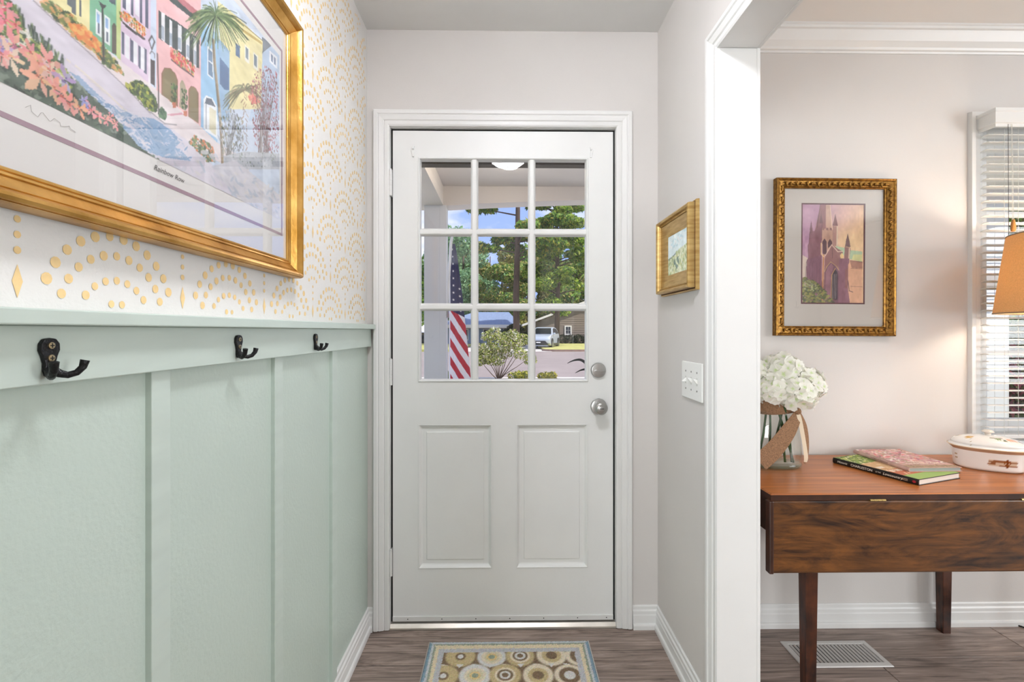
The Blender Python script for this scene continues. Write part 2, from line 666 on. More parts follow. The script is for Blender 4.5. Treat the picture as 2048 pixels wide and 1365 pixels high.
material('lettering_dark', '5A4038', .5)
material('book_red', '9C1F2C', .5)
material('water_glass_edge', '8FB9A4', .1)
material('hinge_brass', 'BFA56A', .35, .9)
wood_material('table_top_wood', 'CC7E3E', '8A4A1C', (2.2, 20, 20), .34, .12, contrast=(.34, .66), streak=.6, dist=.8)
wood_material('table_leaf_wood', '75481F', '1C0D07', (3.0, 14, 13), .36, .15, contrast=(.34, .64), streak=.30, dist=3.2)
wood_material('table_dark_wood', '4E2A18', '170A08', (9, 9, 3), .35, .3, contrast=(.3, .75))
wood_material('floor_wood', 'B4A094', '52443E', (2.4, 20, 20), .42, .08, rnd=.08, contrast=(.33, .67), streak=.42, dist=3.0)
glass_material('pane_glass', ior=1.45)
glass_material('picture_glass', ior=1.6, gain=1.5)
glass_material('vase_glass', (.985, .998, .99), 1.5)
# outside
material('asphalt', '968983', .9, vary=.10, vscale=.7, bump=.05, bscale=20)
material('concrete', 'CFC8C0', .9, vary=.08, vscale=3)
material('curb_brown', '94796C', .9, vary=.2, vscale=4)
material('lawn', '9FA45A', .95, vary=.3, vscale=2.5)
material('mulch', '7A604C', .95, vary=.3, vscale=6)
material('post_white', 'E9EBEC', .6)
material('porch_paint', 'E6E0DA', .7, vary=.04, vscale=2)
material('door_head_shade', '4A4034', .7)
material('siding_tan', '8A7C70', .8, vary=.08, vscale=3, stretch=(.2, .2, 8))
material('siding_blue', '93A9C4', .8)
material('roof_blue', '7C8CA8', .85, vary=.15, vscale=6)
material('roof_slate', '5B6474', .85, vary=.2, vscale=5)
material('fascia', 'F2EDE6', .6)
material('dark_glass', '20242A', .12)
material('bark', '5C4A3F', .95, vary=.35, vscale=3, stretch=(4, 4, .6), bump=.4, bscale=12)
material('bark_thin', '6A5646', .9)
material('car_paint', 'C4CCD8', .3, .25, coat=.6)
material('car_black', '121316', .35)
material('car_glass', '1A2026', .25)
material('car_rim', '9EA3A8', .3, .9)
material('headlight', 'E8EEF4', .1)
material('terracotta', '6E5348', .8)
material('strap_leaf', '2F3530', .45)

# ------------------------------------------------------------------ shapes of the big watercolour print, in millimetres on its sheet: polygons, brush lines, dabs
PRINT_OPS = [
('p',(214,226,242),[(-5,-5),(860,-5),(860,410),(-5,410)]),
('p',(190,212,235),[(766,341),(771,361),(816,408),(852,412),(852,242),(715,181)]),
('p',(120,130,140),[(771,400),(816,408),(771,361)]),
('p',(245,233,172),[(604,365),(669,379),(774,391),(766,231),(627,165)]),
('p',(160,195,225),[(604,295),(644,291),(644,149),(604,131)]),
('p',(160,205,238),[(551,293),(604,300),(604,86),(553,95)]),
('p',(246,194,194),[(443,425),(553,529),(553,98),(443,109)]),
('p',(228,206,226),[(373,298),(431,347),(431,112),(395,110),(374,116)]),
('p',(200,215,140),[(365,307),(373,314),(374,116),(365,119)]),
('p',(126,188,150),[(321,298),(366,340),(367,118),(356,118),(338,122),(323,123)]),
('p',(242,232,170),[(252,352),(322,299),(323,123),(284,120),(252,125)]),
('p',(235,205,175),[(-5,240),(110,225),(150,410),(-5,410)]),
('p',(250,190,150),[(40,250),(100,240),(100,330),(40,330)]),
('p',(238,226,226),[(252,125),(284,122),(323,123),(356,118),(431,112),(451,109),(553,99),(604,89),(715,94),(715,49),(431,61),(385,82),(345,93),(296,103),(247,114)]),
('p',(224,217,227),[(-5,240),(229,111),(248,115),(296,103),(345,93),(385,82),(431,66),(411,72),(462,65),(530,57),(589,40),(720,10),(855,-5),(-5,-5)]),
('l',(208,202,220),2.0,[(284,71),(338,57),(416,47)]),
('l',(236,226,205),2.0,[(290,70),(343,57),(416,43)]),
('l',(208,202,220),2.0,[(296,69),(349,57),(416,39)]),
('l',(236,226,205),2.0,[(302,69),(354,57),(416,35)]),
('l',(150,140,150),1.6,[(248,115),(296,103),(345,92),(385,82),(431,66)]),
('l',(120,115,120),1.5,[(411,72),(462,64),(490,74)]),
('p',(150,175,205),[(293,56),(308,58),(321,53),(338,48),(356,42),(395,48),(431,54),(431,45),(375,40),(338,42),(315,45)]),
('p',(150,175,205),[(324,36),(349,45),(379,45),(431,40),(431,21),(385,33),(347,31)]),
('p',(150,175,205),[(356,26),(395,26),(431,30),(431,8),(395,0),(373,15)]),
('p',(140,172,206),[(411,52),(440,62),(478,59),(499,47),(478,28),(440,23),(411,21)]),
('p',(150,180,212),[(411,26),(448,32),(499,36),(527,26),(462,8),(411,2)]),
('d',[(120,155,195),(170,190,215),(205,210,225),(230,226,232)],160,14,3,[(305,46),(356,42),(431,57),(431,8),(406,4),(356,23)],1),
('d',[(120,155,195),(170,190,215),(215,216,230)],90,12,3,[(411,48),(490,60),(536,29),(411,-2)],2),
('p',(96,104,112),[(290,155),(296,156),(296,140),(290,140)]),
('p',(96,104,112),[(297,158),(303,158),(303,134),(297,134)]),
('p',(96,104,112),[(307,161),(311,159),(311,136),(307,138)]),
('p',(240,242,244),[(333,163),(341,163),(341,129),(333,129)]),
('p',(150,185,225),[(334,160),(339,159),(339,146),(334,146)]),
('p',(92,104,124),[(335,146),(339,146),(339,132),(335,132)]),
('p',(240,242,244),[(346,165),(355,165),(355,127),(346,127)]),
('p',(150,185,225),[(348,162),(353,162),(353,148),(348,148)]),
('p',(92,104,124),[(349,144),(353,144),(353,130),(349,130)]),
('p',(88,80,72),[(358,119),(358,153),(360,162),(363,164),(367,160),(367,120)]),
('p',(80,90,104),[(354,199),(364,200),(364,190),(354,188)]),
('p',(92,100,124),[(376,160),(381,160),(381,127),(376,128)]),
('p',(92,100,124),[(391,160),(397,159),(397,126),(391,126)]),
('p',(92,100,124),[(406,160),(412,159),(412,125),(406,126)]),
('p',(92,100,124),[(417,163),(424,162),(424,123),(417,124)]),
('p',(240,242,244),[(382,161),(390,161),(390,126),(382,127)]),
('p',(240,242,244),[(397,160),(405,160),(405,126),(397,126)]),
('p',(240,242,244),[(411,161),(419,161),(419,126),(411,126)]),
('p',(88,96,120),[(377,221),(383,222),(383,196),(377,196)]),
('p',(88,96,120),[(392,232),(398,233),(398,196),(392,196)]),
('p',(88,96,120),[(409,238),(415,238),(415,196),(409,196)]),
('p',(88,96,120),[(421,246),(427,247),(427,197),(421,197)]),
('p',(240,242,244),[(384,226),(391,227),(391,197),(384,197)]),
('p',(240,242,244),[(400,235),(408,236),(408,202),(400,202)]),
('p',(70,66,70),[(375,177),(391,176),(421,178),(420,174),(391,171),(377,173)]),
('d',[(222,96,60),(240,140,60),(120,140,70),(240,180,90)],110,5,5,[(371,187),(389,194),(421,194),(419,179),(391,178),(373,177)],3),
('l',(240,236,240),0.8,[(377,189),(377,176)]),
('l',(240,236,240),0.8,[(382,190),(382,176)]),
('l',(240,236,240),0.8,[(386,190),(387,177)]),
('l',(240,236,240),0.8,[(391,190),(392,177)]),
('l',(240,236,240),0.8,[(396,191),(397,177)]),
('l',(240,236,240),0.8,[(401,191),(402,177)]),
('l',(240,236,240),0.8,[(406,191),(407,178)]),
('l',(240,236,240),0.8,[(412,192),(412,178)]),
('l',(240,236,240),0.8,[(417,192),(417,178)]),
('p',(66,82,84),[(449,241),(466,244),(490,250),(520,254),(550,255),(549,202),(520,200),(490,201),(466,198),(449,196)]),
('p',(246,246,248),[(454,243),(462,244),(462,198),(454,197)]),
('p',(246,246,248),[(473,243),(480,243),(480,197),(473,197)]),
('p',(246,246,248),[(493,247),(502,249),(502,205),(493,203)]),
('p',(246,246,248),[(514,248),(523,249),(523,202),(514,201)]),
('p',(246,246,248),[(534,251),(542,252),(542,199),(534,198)]),
('p',(170,182,196),[(455,221),(461,222),(461,200),(455,199)]),
('p',(170,182,196),[(473,221),(479,222),(479,201),(473,200)]),
('p',(170,182,196),[(494,226),(501,228),(501,208),(494,206)]),
('p',(170,182,196),[(515,226),(522,228),(522,206),(515,205)]),
('p',(170,182,196),[(535,228),(542,229),(542,204),(535,203)]),
('l',(40,52,56),1,[(466,238),(466,199)]),
('l',(40,52,56),1,[(469,238),(469,199)]),
('l',(40,52,56),1,[(486,240),(486,200)]),
('l',(40,52,56),1,[(489,240),(489,200)]),
('l',(40,52,56),1,[(505,242),(505,201)]),
('l',(40,52,56),1,[(508,242),(508,201)]),
('l',(40,52,56),1,[(526,243),(526,202)]),
('l',(40,52,56),1,[(529,244),(529,202)]),
('p',(196,120,128),[(490,297),(546,305),(546,285),(520,283),(490,281)]),
('p',(66,82,84),[(473,285),(490,287),(546,292),(545,284),(514,279),(473,273)]),
('l',(70,60,60),3,[(478,178),(499,178),(533,180)]),
('d',[(226,90,96),(240,150,140),(214,70,70),(120,150,90),(240,200,120)],170,6,6,[(475,197),(499,200),(536,199),(533,183),(499,180),(478,180)],4),
('p',(150,110,84),[(455,108),(455,143),(462,156),(475,162),(487,160),(493,152),(493,106)]),
('p',(140,128,92),[(457,109),(457,142),(463,155),(475,160),(485,158),(491,149),(491,107)]),
('p',(150,110,84),[(520,102),(520,149),(527,160),(538,163),(548,157),(548,102)]),
('p',(140,128,92),[(523,103),(523,148),(528,158),(538,161),(545,154),(546,103)]),
('p',(180,168,140),[(497,108),(498,148),(503,158),(509,156),(513,149),(512,107)]),
('d',[(70,100,60),(100,140,80),(50,70,50)],40,5,5,[(477,139),(491,144),(491,111),(478,107)],285),
('d',[(70,100,60),(100,140,80),(50,70,50)],40,5,5,[(502,141),(517,147),(517,113),(503,109)],370),
('p',(206,120,90),[(479,108),(489,111),(488,102),(481,99)]),
('p',(206,120,90),[(507,106),(517,110),(516,100),(508,98)]),
('p',(226,160,176),[(466,81),(503,101),(508,100),(478,84)]),
('p',(240,234,240),[(426,108),(426,158),(430,167),(431,168),(431,107)]),
('p',(66,58,62),[(431,115),(431,153),(441,154),(441,113)]),
('l',(90,80,90),1.4,[(430,160),(434,166),(440,165),(440,159)]),
('p',(240,244,248),[(572,259),(591,260),(591,204),(572,204)]),
('p',(120,150,180),[(575,255),(588,256),(588,235),(575,234)]),
('p',(110,140,170),[(575,232),(588,232),(589,207),(575,208)]),
('p',(244,246,248),[(561,98),(561,152),(569,164),(589,168),(602,158),(604,96)]),
('p',(90,100,116),[(565,147),(570,160),(585,165),(598,156)]),
('p',(226,220,190),[(578,147),(598,149),(599,101),(578,103)]),
('l',(80,84,96),1.4,[(569,147),(569,102)]),
('p',(90,120,160),[(611,260),(642,255),(642,211),(627,204),(611,208)]),
('l',(206,176,96),6,[(665,357),(769,384)]),
('l',(150,130,80),2,[(652,370),(773,392)]),
('p',(246,244,230),[(700,339),(718,340),(718,306),(700,305)]),
('p',(128,146,160),[(703,336),(714,337),(714,312),(703,312)]),
('p',(246,244,230),[(734,343),(753,345),(753,310),(734,308)]),
('p',(128,146,160),[(737,340),(749,341),(749,316),(737,315)]),
('p',(90,120,160),[(665,322),(681,323),(681,297),(665,296)]),
('p',(246,248,252),[(805,389),(843,395),(843,365),(805,362)]),
('p',(110,130,160),[(812,385),(821,386),(821,369),(812,368)]),
('p',(110,130,160),[(827,387),(836,388),(836,370),(827,369)]),
('d',[(86,112,70),(120,140,80),(226,160,96),(236,180,130),(60,80,60),(200,190,110)],420,9,6,[(253,118),(271,128),(296,131),(315,127),(338,121),(367,110),(377,100),(347,96),(331,103),(296,107),(278,112)],9),
('d',[(240,150,80),(240,130,70),(246,190,110)],120,8,6,[(293,117),(315,128),(340,120),(338,109),(305,108)],10),
('d',[(60,90,50),(110,140,60),(190,190,80),(44,66,44)],260,8,6,[(383,85),(406,104),(425,104),(431,95),(431,73),(403,78)],11),
('d',[(60,90,50),(110,140,60),(190,190,80),(44,66,44)],200,8,6,[(411,106),(425,104),(440,96),(446,80),(435,71),(411,76)],12),
('d',[(60,96,70),(90,130,90)],60,6,5,[(448,75),(456,87),(466,83),(463,71),(451,70)],13),
('d',[(86,112,70),(126,150,90),(60,84,56),(226,130,80)],240,7,5,[(522,56),(536,75),(589,78),(596,51),(574,41),(546,50)],14),
('l',(64,60,64),3.4,[(343,168),(344,137),(345,101)]),
('p',(70,66,72),[(337,177),(349,179),(343,168)]),
('l',(70,62,62),2.6,[(446,169),(448,119),(449,75)]),
('l',(60,56,60),2.2,[(428,179),(434,190),(440,185),(434,169),(428,179)]),
('l',(150,130,104),7.5,[(591,280),(594,243)]),
('l',(206,190,160),2,[(594,282),(598,244)]),
('l',(110,92,74),1.5,[(588,278),(591,241)]),
('l',(168,148,118),7.2,[(594,243),(602,200)]),
('l',(206,190,160),2,[(598,244),(605,202)]),
('l',(110,92,74),1.5,[(591,241),(598,198)]),
('l',(150,130,104),6.9,[(602,200),(609,157)]),
('l',(206,190,160),2,[(605,202),(613,159)]),
('l',(110,92,74),1.5,[(598,198),(606,155)]),
('l',(168,148,118),6.6,[(609,157),(615,112)]),
('l',(206,190,160),2,[(613,159),(619,114)]),
('l',(110,92,74),1.5,[(606,155),(612,111)]),
('l',(150,130,104),6.3,[(615,112),(619,66)]),
('l',(206,190,160),2,[(619,114),(623,68)]),
('l',(110,92,74),1.5,[(612,111),(616,65)]),
('l',(168,148,118),6.0,[(619,66),(621,51)]),
('l',(206,190,160),2,[(623,68),(624,53)]),
('l',(110,92,74),1.5,[(616,65),(617,50)]),
('l',(170,180,130),2.3,[(598,333),(575,324),(552,307),(534,288)]),
('l',(72,100,70),2.2,[(598,333),(596,346),(593,353),(591,356)]),
('l',(72,100,70),2.3,[(598,333),(602,344),(606,350),(610,351)]),
('l',(96,126,84),1.5,[(598,333),(620,335),(643,329),(664,317)]),
('l',(170,180,130),1.3,[(598,333),(618,336),(639,330),(658,317)]),
('l',(130,156,100),1.2,[(598,333),(591,310),(585,282),(579,255)]),
('l',(40,60,50),1.6,[(598,333),(605,344),(611,350),(617,350)]),
('l',(72,100,70),1.3,[(598,333),(624,334),(652,327),(677,314)]),
('l',(96,126,84),1.4,[(598,333),(606,319),(615,300),(622,278)]),
('l',(170,180,130),1.9,[(598,333),(628,352),(660,362),(689,363)]),
('l',(96,126,84),2.4,[(598,333),(614,325),(631,310),(645,292)]),
('l',(50,76,60),1.6,[(598,333),(618,350),(640,358),(659,359)]),
('l',(50,76,60),1.4,[(598,333),(621,349),(646,356),(668,354)]),
('l',(170,180,130),2.0,[(598,333),(582,324),(567,307),(555,286)]),
('l',(50,76,60),1.7,[(598,333),(623,340),(649,339),(673,329)]),
('l',(170,180,130),1.2,[(598,333),(587,311),(575,283),(566,255)]),
('l',(170,180,130),1.5,[(598,333),(597,313),(595,289),(594,265)]),
('l',(130,156,100),1.5,[(598,333),(574,305),(551,271),(532,237)]),
('l',(72,100,70),2.0,[(598,333),(581,321),(564,301),(550,278)]),
('l',(72,100,70),2.1,[(598,333),(572,323),(548,306),(528,287)]),
('l',(50,76,60),1.7,[(598,333),(633,359),(671,378),(706,388)]),
('l',(130,156,100),1.2,[(598,333),(618,349),(638,357),(656,357)]),
('l',(50,76,60),1.1,[(598,333),(598,346),(597,355),(597,359)]),
('l',(50,76,60),1.7,[(598,333),(619,346),(641,349),(660,345)]),
('l',(50,76,60),2.3,[(598,333),(584,312),(570,285),(558,256)]),
('l',(50,76,60),1.4,[(598,333),(574,316),(551,290),(533,263)]),
('l',(170,180,130),2.0,[(598,333),(608,350),(617,361),(626,367)]),
('l',(72,100,70),1.1,[(598,333),(621,344),(646,346),(668,340)]),
('l',(72,100,70),1.3,[(598,333),(569,319),(542,298),(520,275)]),
('l',(130,156,100),1.9,[(598,333),(570,318),(543,296),(522,273)]),
('l',(170,180,130),1.0,[(598,333),(622,332),(647,322),(669,307)]),
('l',(96,126,84),2.4,[(598,333),(564,305),(532,270),(507,236)]),
('l',(130,156,100),1.1,[(598,333),(578,319),(559,297),(543,272)]),
('l',(130,156,100),1.4,[(598,333),(578,311),(558,282),(542,251)]),
('l',(96,126,84),2.4,[(598,333),(563,300),(530,261),(504,224)]),
('l',(170,180,130),1.4,[(598,333),(571,307),(546,274),(525,240)]),
('l',(96,126,84),1.2,[(598,333),(594,315),(590,293),(586,269)]),
('l',(96,126,84),1.9,[(598,333),(611,351),(625,362),(637,367)]),
('l',(72,100,70),1.7,[(598,333),(573,311),(549,282),(529,251)]),
('l',(40,60,50),1.5,[(598,333),(569,310),(542,280),(520,249)]),
('l',(170,180,130),1.8,[(598,333),(606,351),(614,363),(620,369)]),
('l',(40,60,50),2.0,[(598,333),(624,343),(651,344),(675,337)]),
('l',(170,180,130),2.0,[(598,333),(592,314),(587,291),(582,266)]),
('l',(96,126,84),1.8,[(598,333),(624,349),(651,356),(676,355)]),
('l',(50,76,60),1.5,[(598,333),(629,348),(662,354),(692,351)]),
('l',(40,60,50),1.9,[(598,333),(594,317),(591,296),(587,275)]),
('l',(170,180,130),1.5,[(598,333),(606,347),(614,355),(621,357)]),
('l',(96,126,84),2.2,[(598,333),(624,351),(652,360),(677,361)]),
('l',(50,76,60),1.7,[(598,333),(584,336),(570,333),(559,325)]),
('l',(50,76,60),2.3,[(598,333),(576,316),(555,290),(538,262)]),
('l',(170,180,130),1.9,[(598,333),(567,306),(538,271),(514,237)]),
('l',(40,60,50),1.7,[(598,333),(572,304),(547,269),(527,234)]),
('l',(40,60,50),2.1,[(598,333),(622,349),(647,357),(670,356)]),
('l',(72,100,70),1.3,[(598,333),(577,326),(557,312),(540,295)]),
('l',(96,126,84),1.3,[(598,333),(572,318),(547,296),(527,272)]),
('l',(72,100,70),2.4,[(598,333),(586,335),(574,330),(564,321)]),
('l',(96,126,84),1.2,[(598,333),(621,345),(646,348),(668,343)]),
('l',(40,60,50),1.0,[(598,333),(627,351),(658,359),(686,359)]),
('l',(40,60,50),1.1,[(598,333),(573,309),(548,277),(529,245)]),
('l',(50,76,60),1.0,[(598,333),(607,322),(617,306),(626,286)]),
('l',(130,156,100),2.2,[(598,333),(578,309),(558,278),(542,246)]),
('l',(72,100,70),1.8,[(598,333),(587,335),(576,330),(567,322)]),
('l',(40,60,50),1.5,[(598,333),(590,314),(582,290),(576,265)]),
('l',(96,126,84),1.6,[(598,333),(566,315),(537,291),(513,265)]),
('l',(50,76,60),1.7,[(598,333),(610,351),(623,364),(634,370)]),
('l',(130,156,100),2.3,[(598,333),(613,330),(629,319),(643,303)]),
('l',(50,76,60),2.1,[(598,333),(630,352),(663,363),(694,365)]),
('l',(50,76,60),1.8,[(598,333),(584,330),(571,321),(559,307)]),
('l',(170,180,130),2.2,[(598,333),(581,325),(566,308),(552,289)]),
('l',(96,126,84),1.7,[(598,333),(573,317),(550,293),(530,266)]),
('l',(130,156,100),2.3,[(598,333),(566,306),(537,271),(513,237)]),
('l',(50,76,60),2.0,[(598,333),(625,354),(654,368),(680,372)]),
('l',(72,100,70),1.4,[(598,333),(590,315),(583,291),(577,266)]),
('l',(50,76,60),1.2,[(598,333),(628,350),(660,357),(689,356)]),
('l',(130,156,100),1.3,[(598,333),(631,348),(666,354),(699,352)]),
('l',(130,156,100),1.0,[(598,333),(620,341),(644,339),(664,330)]),
('l',(130,156,100),2.1,[(598,333),(574,315),(552,289),(533,260)]),
('l',(96,126,84),2.0,[(598,333),(599,320),(599,303),(600,285)]),
('l',(130,156,100),1.7,[(598,333),(592,314),(585,289),(580,264)]),
('l',(72,100,70),1.0,[(598,333),(622,358),(648,376),(671,386)]),
('l',(170,180,130),1.5,[(598,333),(616,333),(635,325),(651,311)]),
('l',(130,156,100),1.5,[(598,333),(589,312),(581,286),(574,259)]),
('l',(96,126,84),1.1,[(598,333),(584,334),(570,329),(558,320)]),
('l',(72,100,70),2.2,[(598,333),(598,318),(597,299),(597,279)]),
('l',(130,156,100),1.8,[(598,333),(579,318),(561,295),(546,270)]),
('l',(170,180,130),1.7,[(598,333),(584,336),(571,333),(560,325)]),
('l',(130,156,100),2.0,[(598,333),(622,351),(646,361),(669,362)]),
('l',(130,156,100),2.2,[(598,333),(591,342),(584,345),(579,344)]),
('l',(170,180,130),2.1,[(598,333),(632,345),(668,347),(701,342)]),
('l',(130,156,100),2.3,[(598,333),(571,318),(546,295),(525,270)]),
('l',(40,60,50),2.2,[(598,333),(616,332),(635,322),(652,307)]),
('l',(130,156,100),1.8,[(598,333),(628,351),(661,360),(691,360)]),
('l',(96,126,84),1.4,[(598,333),(606,344),(614,349),(621,348)]),
('l',(72,100,70),1.5,[(598,333),(616,336),(636,330),(653,318)]),
('l',(130,156,100),2.0,[(598,333),(579,312),(561,284),(547,253)]),
('l',(96,126,84),1.9,[(598,333),(633,347),(671,352),(706,349)]),
('l',(96,126,84),2.4,[(598,333),(608,345),(618,351),(627,351)]),
('l',(96,126,84),1.9,[(598,333),(590,337),(583,335),(577,329)]),
('l',(40,60,50),1.3,[(598,333),(579,311),(560,281),(545,250)]),
('l',(170,180,130),1.1,[(598,333),(569,314),(541,287),(519,259)]),
('l',(170,180,130),1.6,[(598,333),(627,343),(659,345),(688,338)]),
('l',(72,100,70),1.4,[(598,333),(584,326),(570,311),(559,293)]),
('l',(170,180,130),1.5,[(598,333),(575,321),(554,302),(536,279)]),
('l',(96,126,84),1.8,[(598,333),(630,345),(664,347),(695,342)]),
('l',(40,60,50),1.8,[(598,333),(587,333),(576,326),(568,315)]),
('l',(96,126,84),1.4,[(598,333),(602,324),(606,309),(609,293)]),
('l',(96,126,84),2.1,[(598,333),(598,344),(598,351),(598,353)]),
('l',(130,156,100),1.3,[(598,333),(617,352),(637,363),(654,367)]),
('l',(72,100,70),1.8,[(598,333),(591,339),(584,340),(578,336)]),
('l',(40,60,50),1.8,[(598,333),(634,349),(674,356),(710,355)]),
('l',(130,156,100),2.3,[(598,333),(601,317),(603,295),(605,273)]),
('l',(40,60,50),2.0,[(598,333),(622,336),(647,331),(669,319)]),
('l',(130,156,100),2.0,[(598,333),(620,340),(643,337),(663,327)]),
('l',(170,180,130),1.7,[(598,333),(602,323),(605,308),(609,291)]),
('l',(130,156,100),1.5,[(598,333),(606,321),(614,304),(621,284)]),
('l',(40,60,50),2.0,[(598,333),(600,321),(603,304),(605,285)]),
('l',(170,180,130),2.2,[(598,333),(606,347),(614,355),(620,358)]),
('l',(130,156,100),2.3,[(598,333),(578,328),(558,316),(542,301)]),
('l',(40,60,50),1.3,[(598,333),(585,314),(572,288),(562,260)]),
('l',(72,100,70),1.0,[(598,333),(607,327),(616,315),(624,299)]),
('l',(130,156,100),1.9,[(598,333),(604,326),(610,312),(616,296)]),
('l',(50,76,60),2.2,[(598,333),(582,309),(567,279),(554,248)]),
('l',(130,156,100),1.6,[(598,333),(578,324),(559,308),(543,288)]),
('l',(72,100,70),1.5,[(598,333),(610,324),(622,309),(632,291)]),
('l',(96,126,84),1.8,[(598,333),(572,301),(547,263),(526,227)]),
('l',(50,76,60),1.9,[(598,333),(626,337),(655,333),(682,322)]),
('l',(50,76,60),2.3,[(598,333),(635,350),(675,358),(713,357)]),
('l',(170,180,130),1.0,[(598,333),(573,301),(550,263),(531,227)]),
('l',(96,126,84),1.2,[(598,333),(565,302),(534,265),(510,229)]),
('l',(170,180,130),1.3,[(598,333),(586,331),(574,323),(564,310)]),
('l',(170,180,130),1.0,[(598,333),(619,343),(641,343),(660,335)]),
('l',(130,156,100),2.3,[(598,333),(601,323),(603,308),(606,291)]),
('l',(96,126,84),1.7,[(598,333),(589,338),(581,338),(574,333)]),
('l',(170,180,130),1.7,[(598,333),(591,312),(584,285),(579,258)]),
('l',(96,126,84),2.3,[(598,333),(602,343),(606,348),(609,349)]),
('l',(50,76,60),1.0,[(598,333),(581,328),(565,316),(552,300)]),
('l',(130,156,100),1.2,[(598,333),(631,345),(666,348),(699,342)]),
('l',(40,60,50),1.8,[(598,333),(634,349),(673,356),(709,355)]),
('l',(96,126,84),2.3,[(598,333),(630,356),(664,370),(695,375)]),
('l',(72,100,70),2.0,[(598,333),(562,304),(529,268),(503,233)]),
('l',(72,100,70),1.1,[(598,333),(580,328),(564,315),(550,299)]),
('l',(170,180,130),1.1,[(598,333),(612,350),(627,361),(640,364)]),
('l',(96,126,84),2.0,[(598,333),(636,350),(678,358),(717,358)]),
('l',(96,126,84),1.1,[(598,333),(583,327),(569,315),(558,298)]),
('l',(40,60,50),2.4,[(598,333),(590,316),(581,292),(574,267)]),
('l',(170,180,130),1.3,[(598,333),(609,329),(621,318),(631,302)]),
('l',(130,156,100),1.6,[(598,333),(629,347),(661,353),(692,349)]),
('l',(96,126,84),2.0,[(598,333),(601,346),(605,354),(608,357)]),
('l',(130,156,100),2.2,[(598,333),(620,350),(644,358),(665,358)]),
('l',(96,126,84),1.4,[(598,333),(629,349),(663,356),(693,355)]),
('l',(80,84,66),1.1,[(701,242),(734,253),(764,255),(786,250)]),
('l',(96,104,80),1.5,[(701,242),(720,248),(736,244),(749,236)]),
('l',(96,104,80),1.1,[(701,242),(671,229),(645,210),(628,193)]),
('l',(96,104,80),1.6,[(701,242),(702,249),(702,246),(703,239)]),
('l',(120,116,90),1.2,[(701,242),(669,223),(643,198),(625,177)]),
('l',(150,158,120),0.8,[(701,242),(721,260),(740,268),(753,268)]),
('l',(96,104,80),1.4,[(701,242),(727,263),(750,273),(767,275)]),
('l',(120,116,90),1.5,[(701,242),(708,258),(714,262),(719,261)]),
('l',(80,84,66),1.4,[(701,242),(686,238),(674,226),(665,212)]),
('l',(96,104,80),1.1,[(701,242),(715,254),(728,255),(738,251)]),
('l',(120,116,90),1.3,[(701,242),(688,239),(676,228),(668,216)]),
('l',(120,116,90),0.9,[(701,242),(688,236),(676,222),(668,207)]),
('l',(160,140,110),1.7,[(701,242),(725,251),(747,250),(763,244)]),
('l',(80,84,66),0.9,[(701,242),(693,243),(685,235),(680,224)]),
('l',(96,104,80),1.4,[(701,242),(723,253),(743,255),(757,250)]),
('l',(120,116,90),1.1,[(701,242),(673,228),(650,208),(634,189)]),
('l',(96,104,80),1.2,[(701,242),(690,245),(681,240),(674,231)]),
('l',(120,116,90),1.1,[(701,242),(670,220),(645,193),(628,170)]),
('l',(150,158,120),1.2,[(701,242),(705,250),(709,249),(712,242)]),
('l',(96,104,80),1.3,[(701,242),(708,257),(714,261),(718,259)]),
('l',(120,116,90),0.9,[(701,242),(674,220),(652,193),(637,170)]),
('l',(96,104,80),1.8,[(701,242),(673,226),(650,205),(634,186)]),
('l',(80,84,66),1.5,[(701,242),(729,248),(755,244),(774,236)]),
('l',(96,104,80),1.1,[(701,242),(715,256),(727,259),(735,256)]),
('l',(160,140,110),1.6,[(701,242),(726,256),(750,260),(767,257)]),
('l',(96,104,80),1.6,[(701,242),(681,232),(664,216),(652,199)]),
('l',(120,116,90),1.4,[(701,242),(682,242),(666,233),(655,223)]),
('l',(96,104,80),1.3,[(701,242),(708,250),(715,249),(719,242)]),
('l',(120,116,90),1.6,[(701,242),(721,245),(740,239),(753,229)]),
('l',(160,140,110),1.3,[(701,242),(727,263),(750,273),(768,274)]),
('l',(120,116,90),1.6,[(701,242),(704,253),(707,254),(709,249)]),
('l',(150,158,120),1.4,[(701,242),(709,249),(716,246),(721,239)]),
('l',(120,116,90),1.1,[(701,242),(687,245),(675,239),(667,230)]),
('l',(80,84,66),1.3,[(701,242),(724,246),(745,240),(760,230)]),
('l',(80,84,66),1.8,[(701,242),(696,250),(692,248),(689,242)]),
('l',(150,158,120),1.5,[(701,242),(670,228),(645,208),(628,190)]),
('l',(160,140,110),1.8,[(701,242),(697,252),(693,251),(690,246)]),
('l',(96,104,80),1.1,[(701,242),(733,249),(762,245),(784,237)]),
('l',(160,140,110),1.4,[(701,242),(720,246),(737,241),(750,231)]),
('l',(80,84,66),1.1,[(701,242),(669,224),(642,201),(623,180)]),
('l',(96,104,80),0.9,[(701,242),(680,225),(662,202),(649,182)]),
('l',(160,140,110),1.7,[(701,242),(678,234),(658,219),(645,203)]),
('l',(150,158,120),1.4,[(701,242),(681,239),(663,229),(651,217)]),
('l',(120,116,90),1.0,[(701,242),(725,256),(747,259),(764,256)]),
('l',(80,84,66),1.8,[(701,242),(675,220),(654,194),(639,171)]),
('l',(150,158,120),1.7,[(701,242),(687,240),(675,229),(667,217)]),
('l',(80,84,66),1.1,[(701,242),(674,223),(651,199),(635,178)]),
('l',(160,140,110),1.0,[(701,242),(670,226),(644,204),(627,185)]),
('l',(160,140,110),1.6,[(701,242),(724,249),(745,246),(760,239)]),
('l',(120,116,90),1.4,[(701,242),(737,255),(771,257),(796,253)]),
('l',(120,116,90),1.4,[(701,242),(684,234),(669,218),(659,203)]),
('l',(150,158,120),1.5,[(701,242),(688,244),(677,237),(669,227)]),
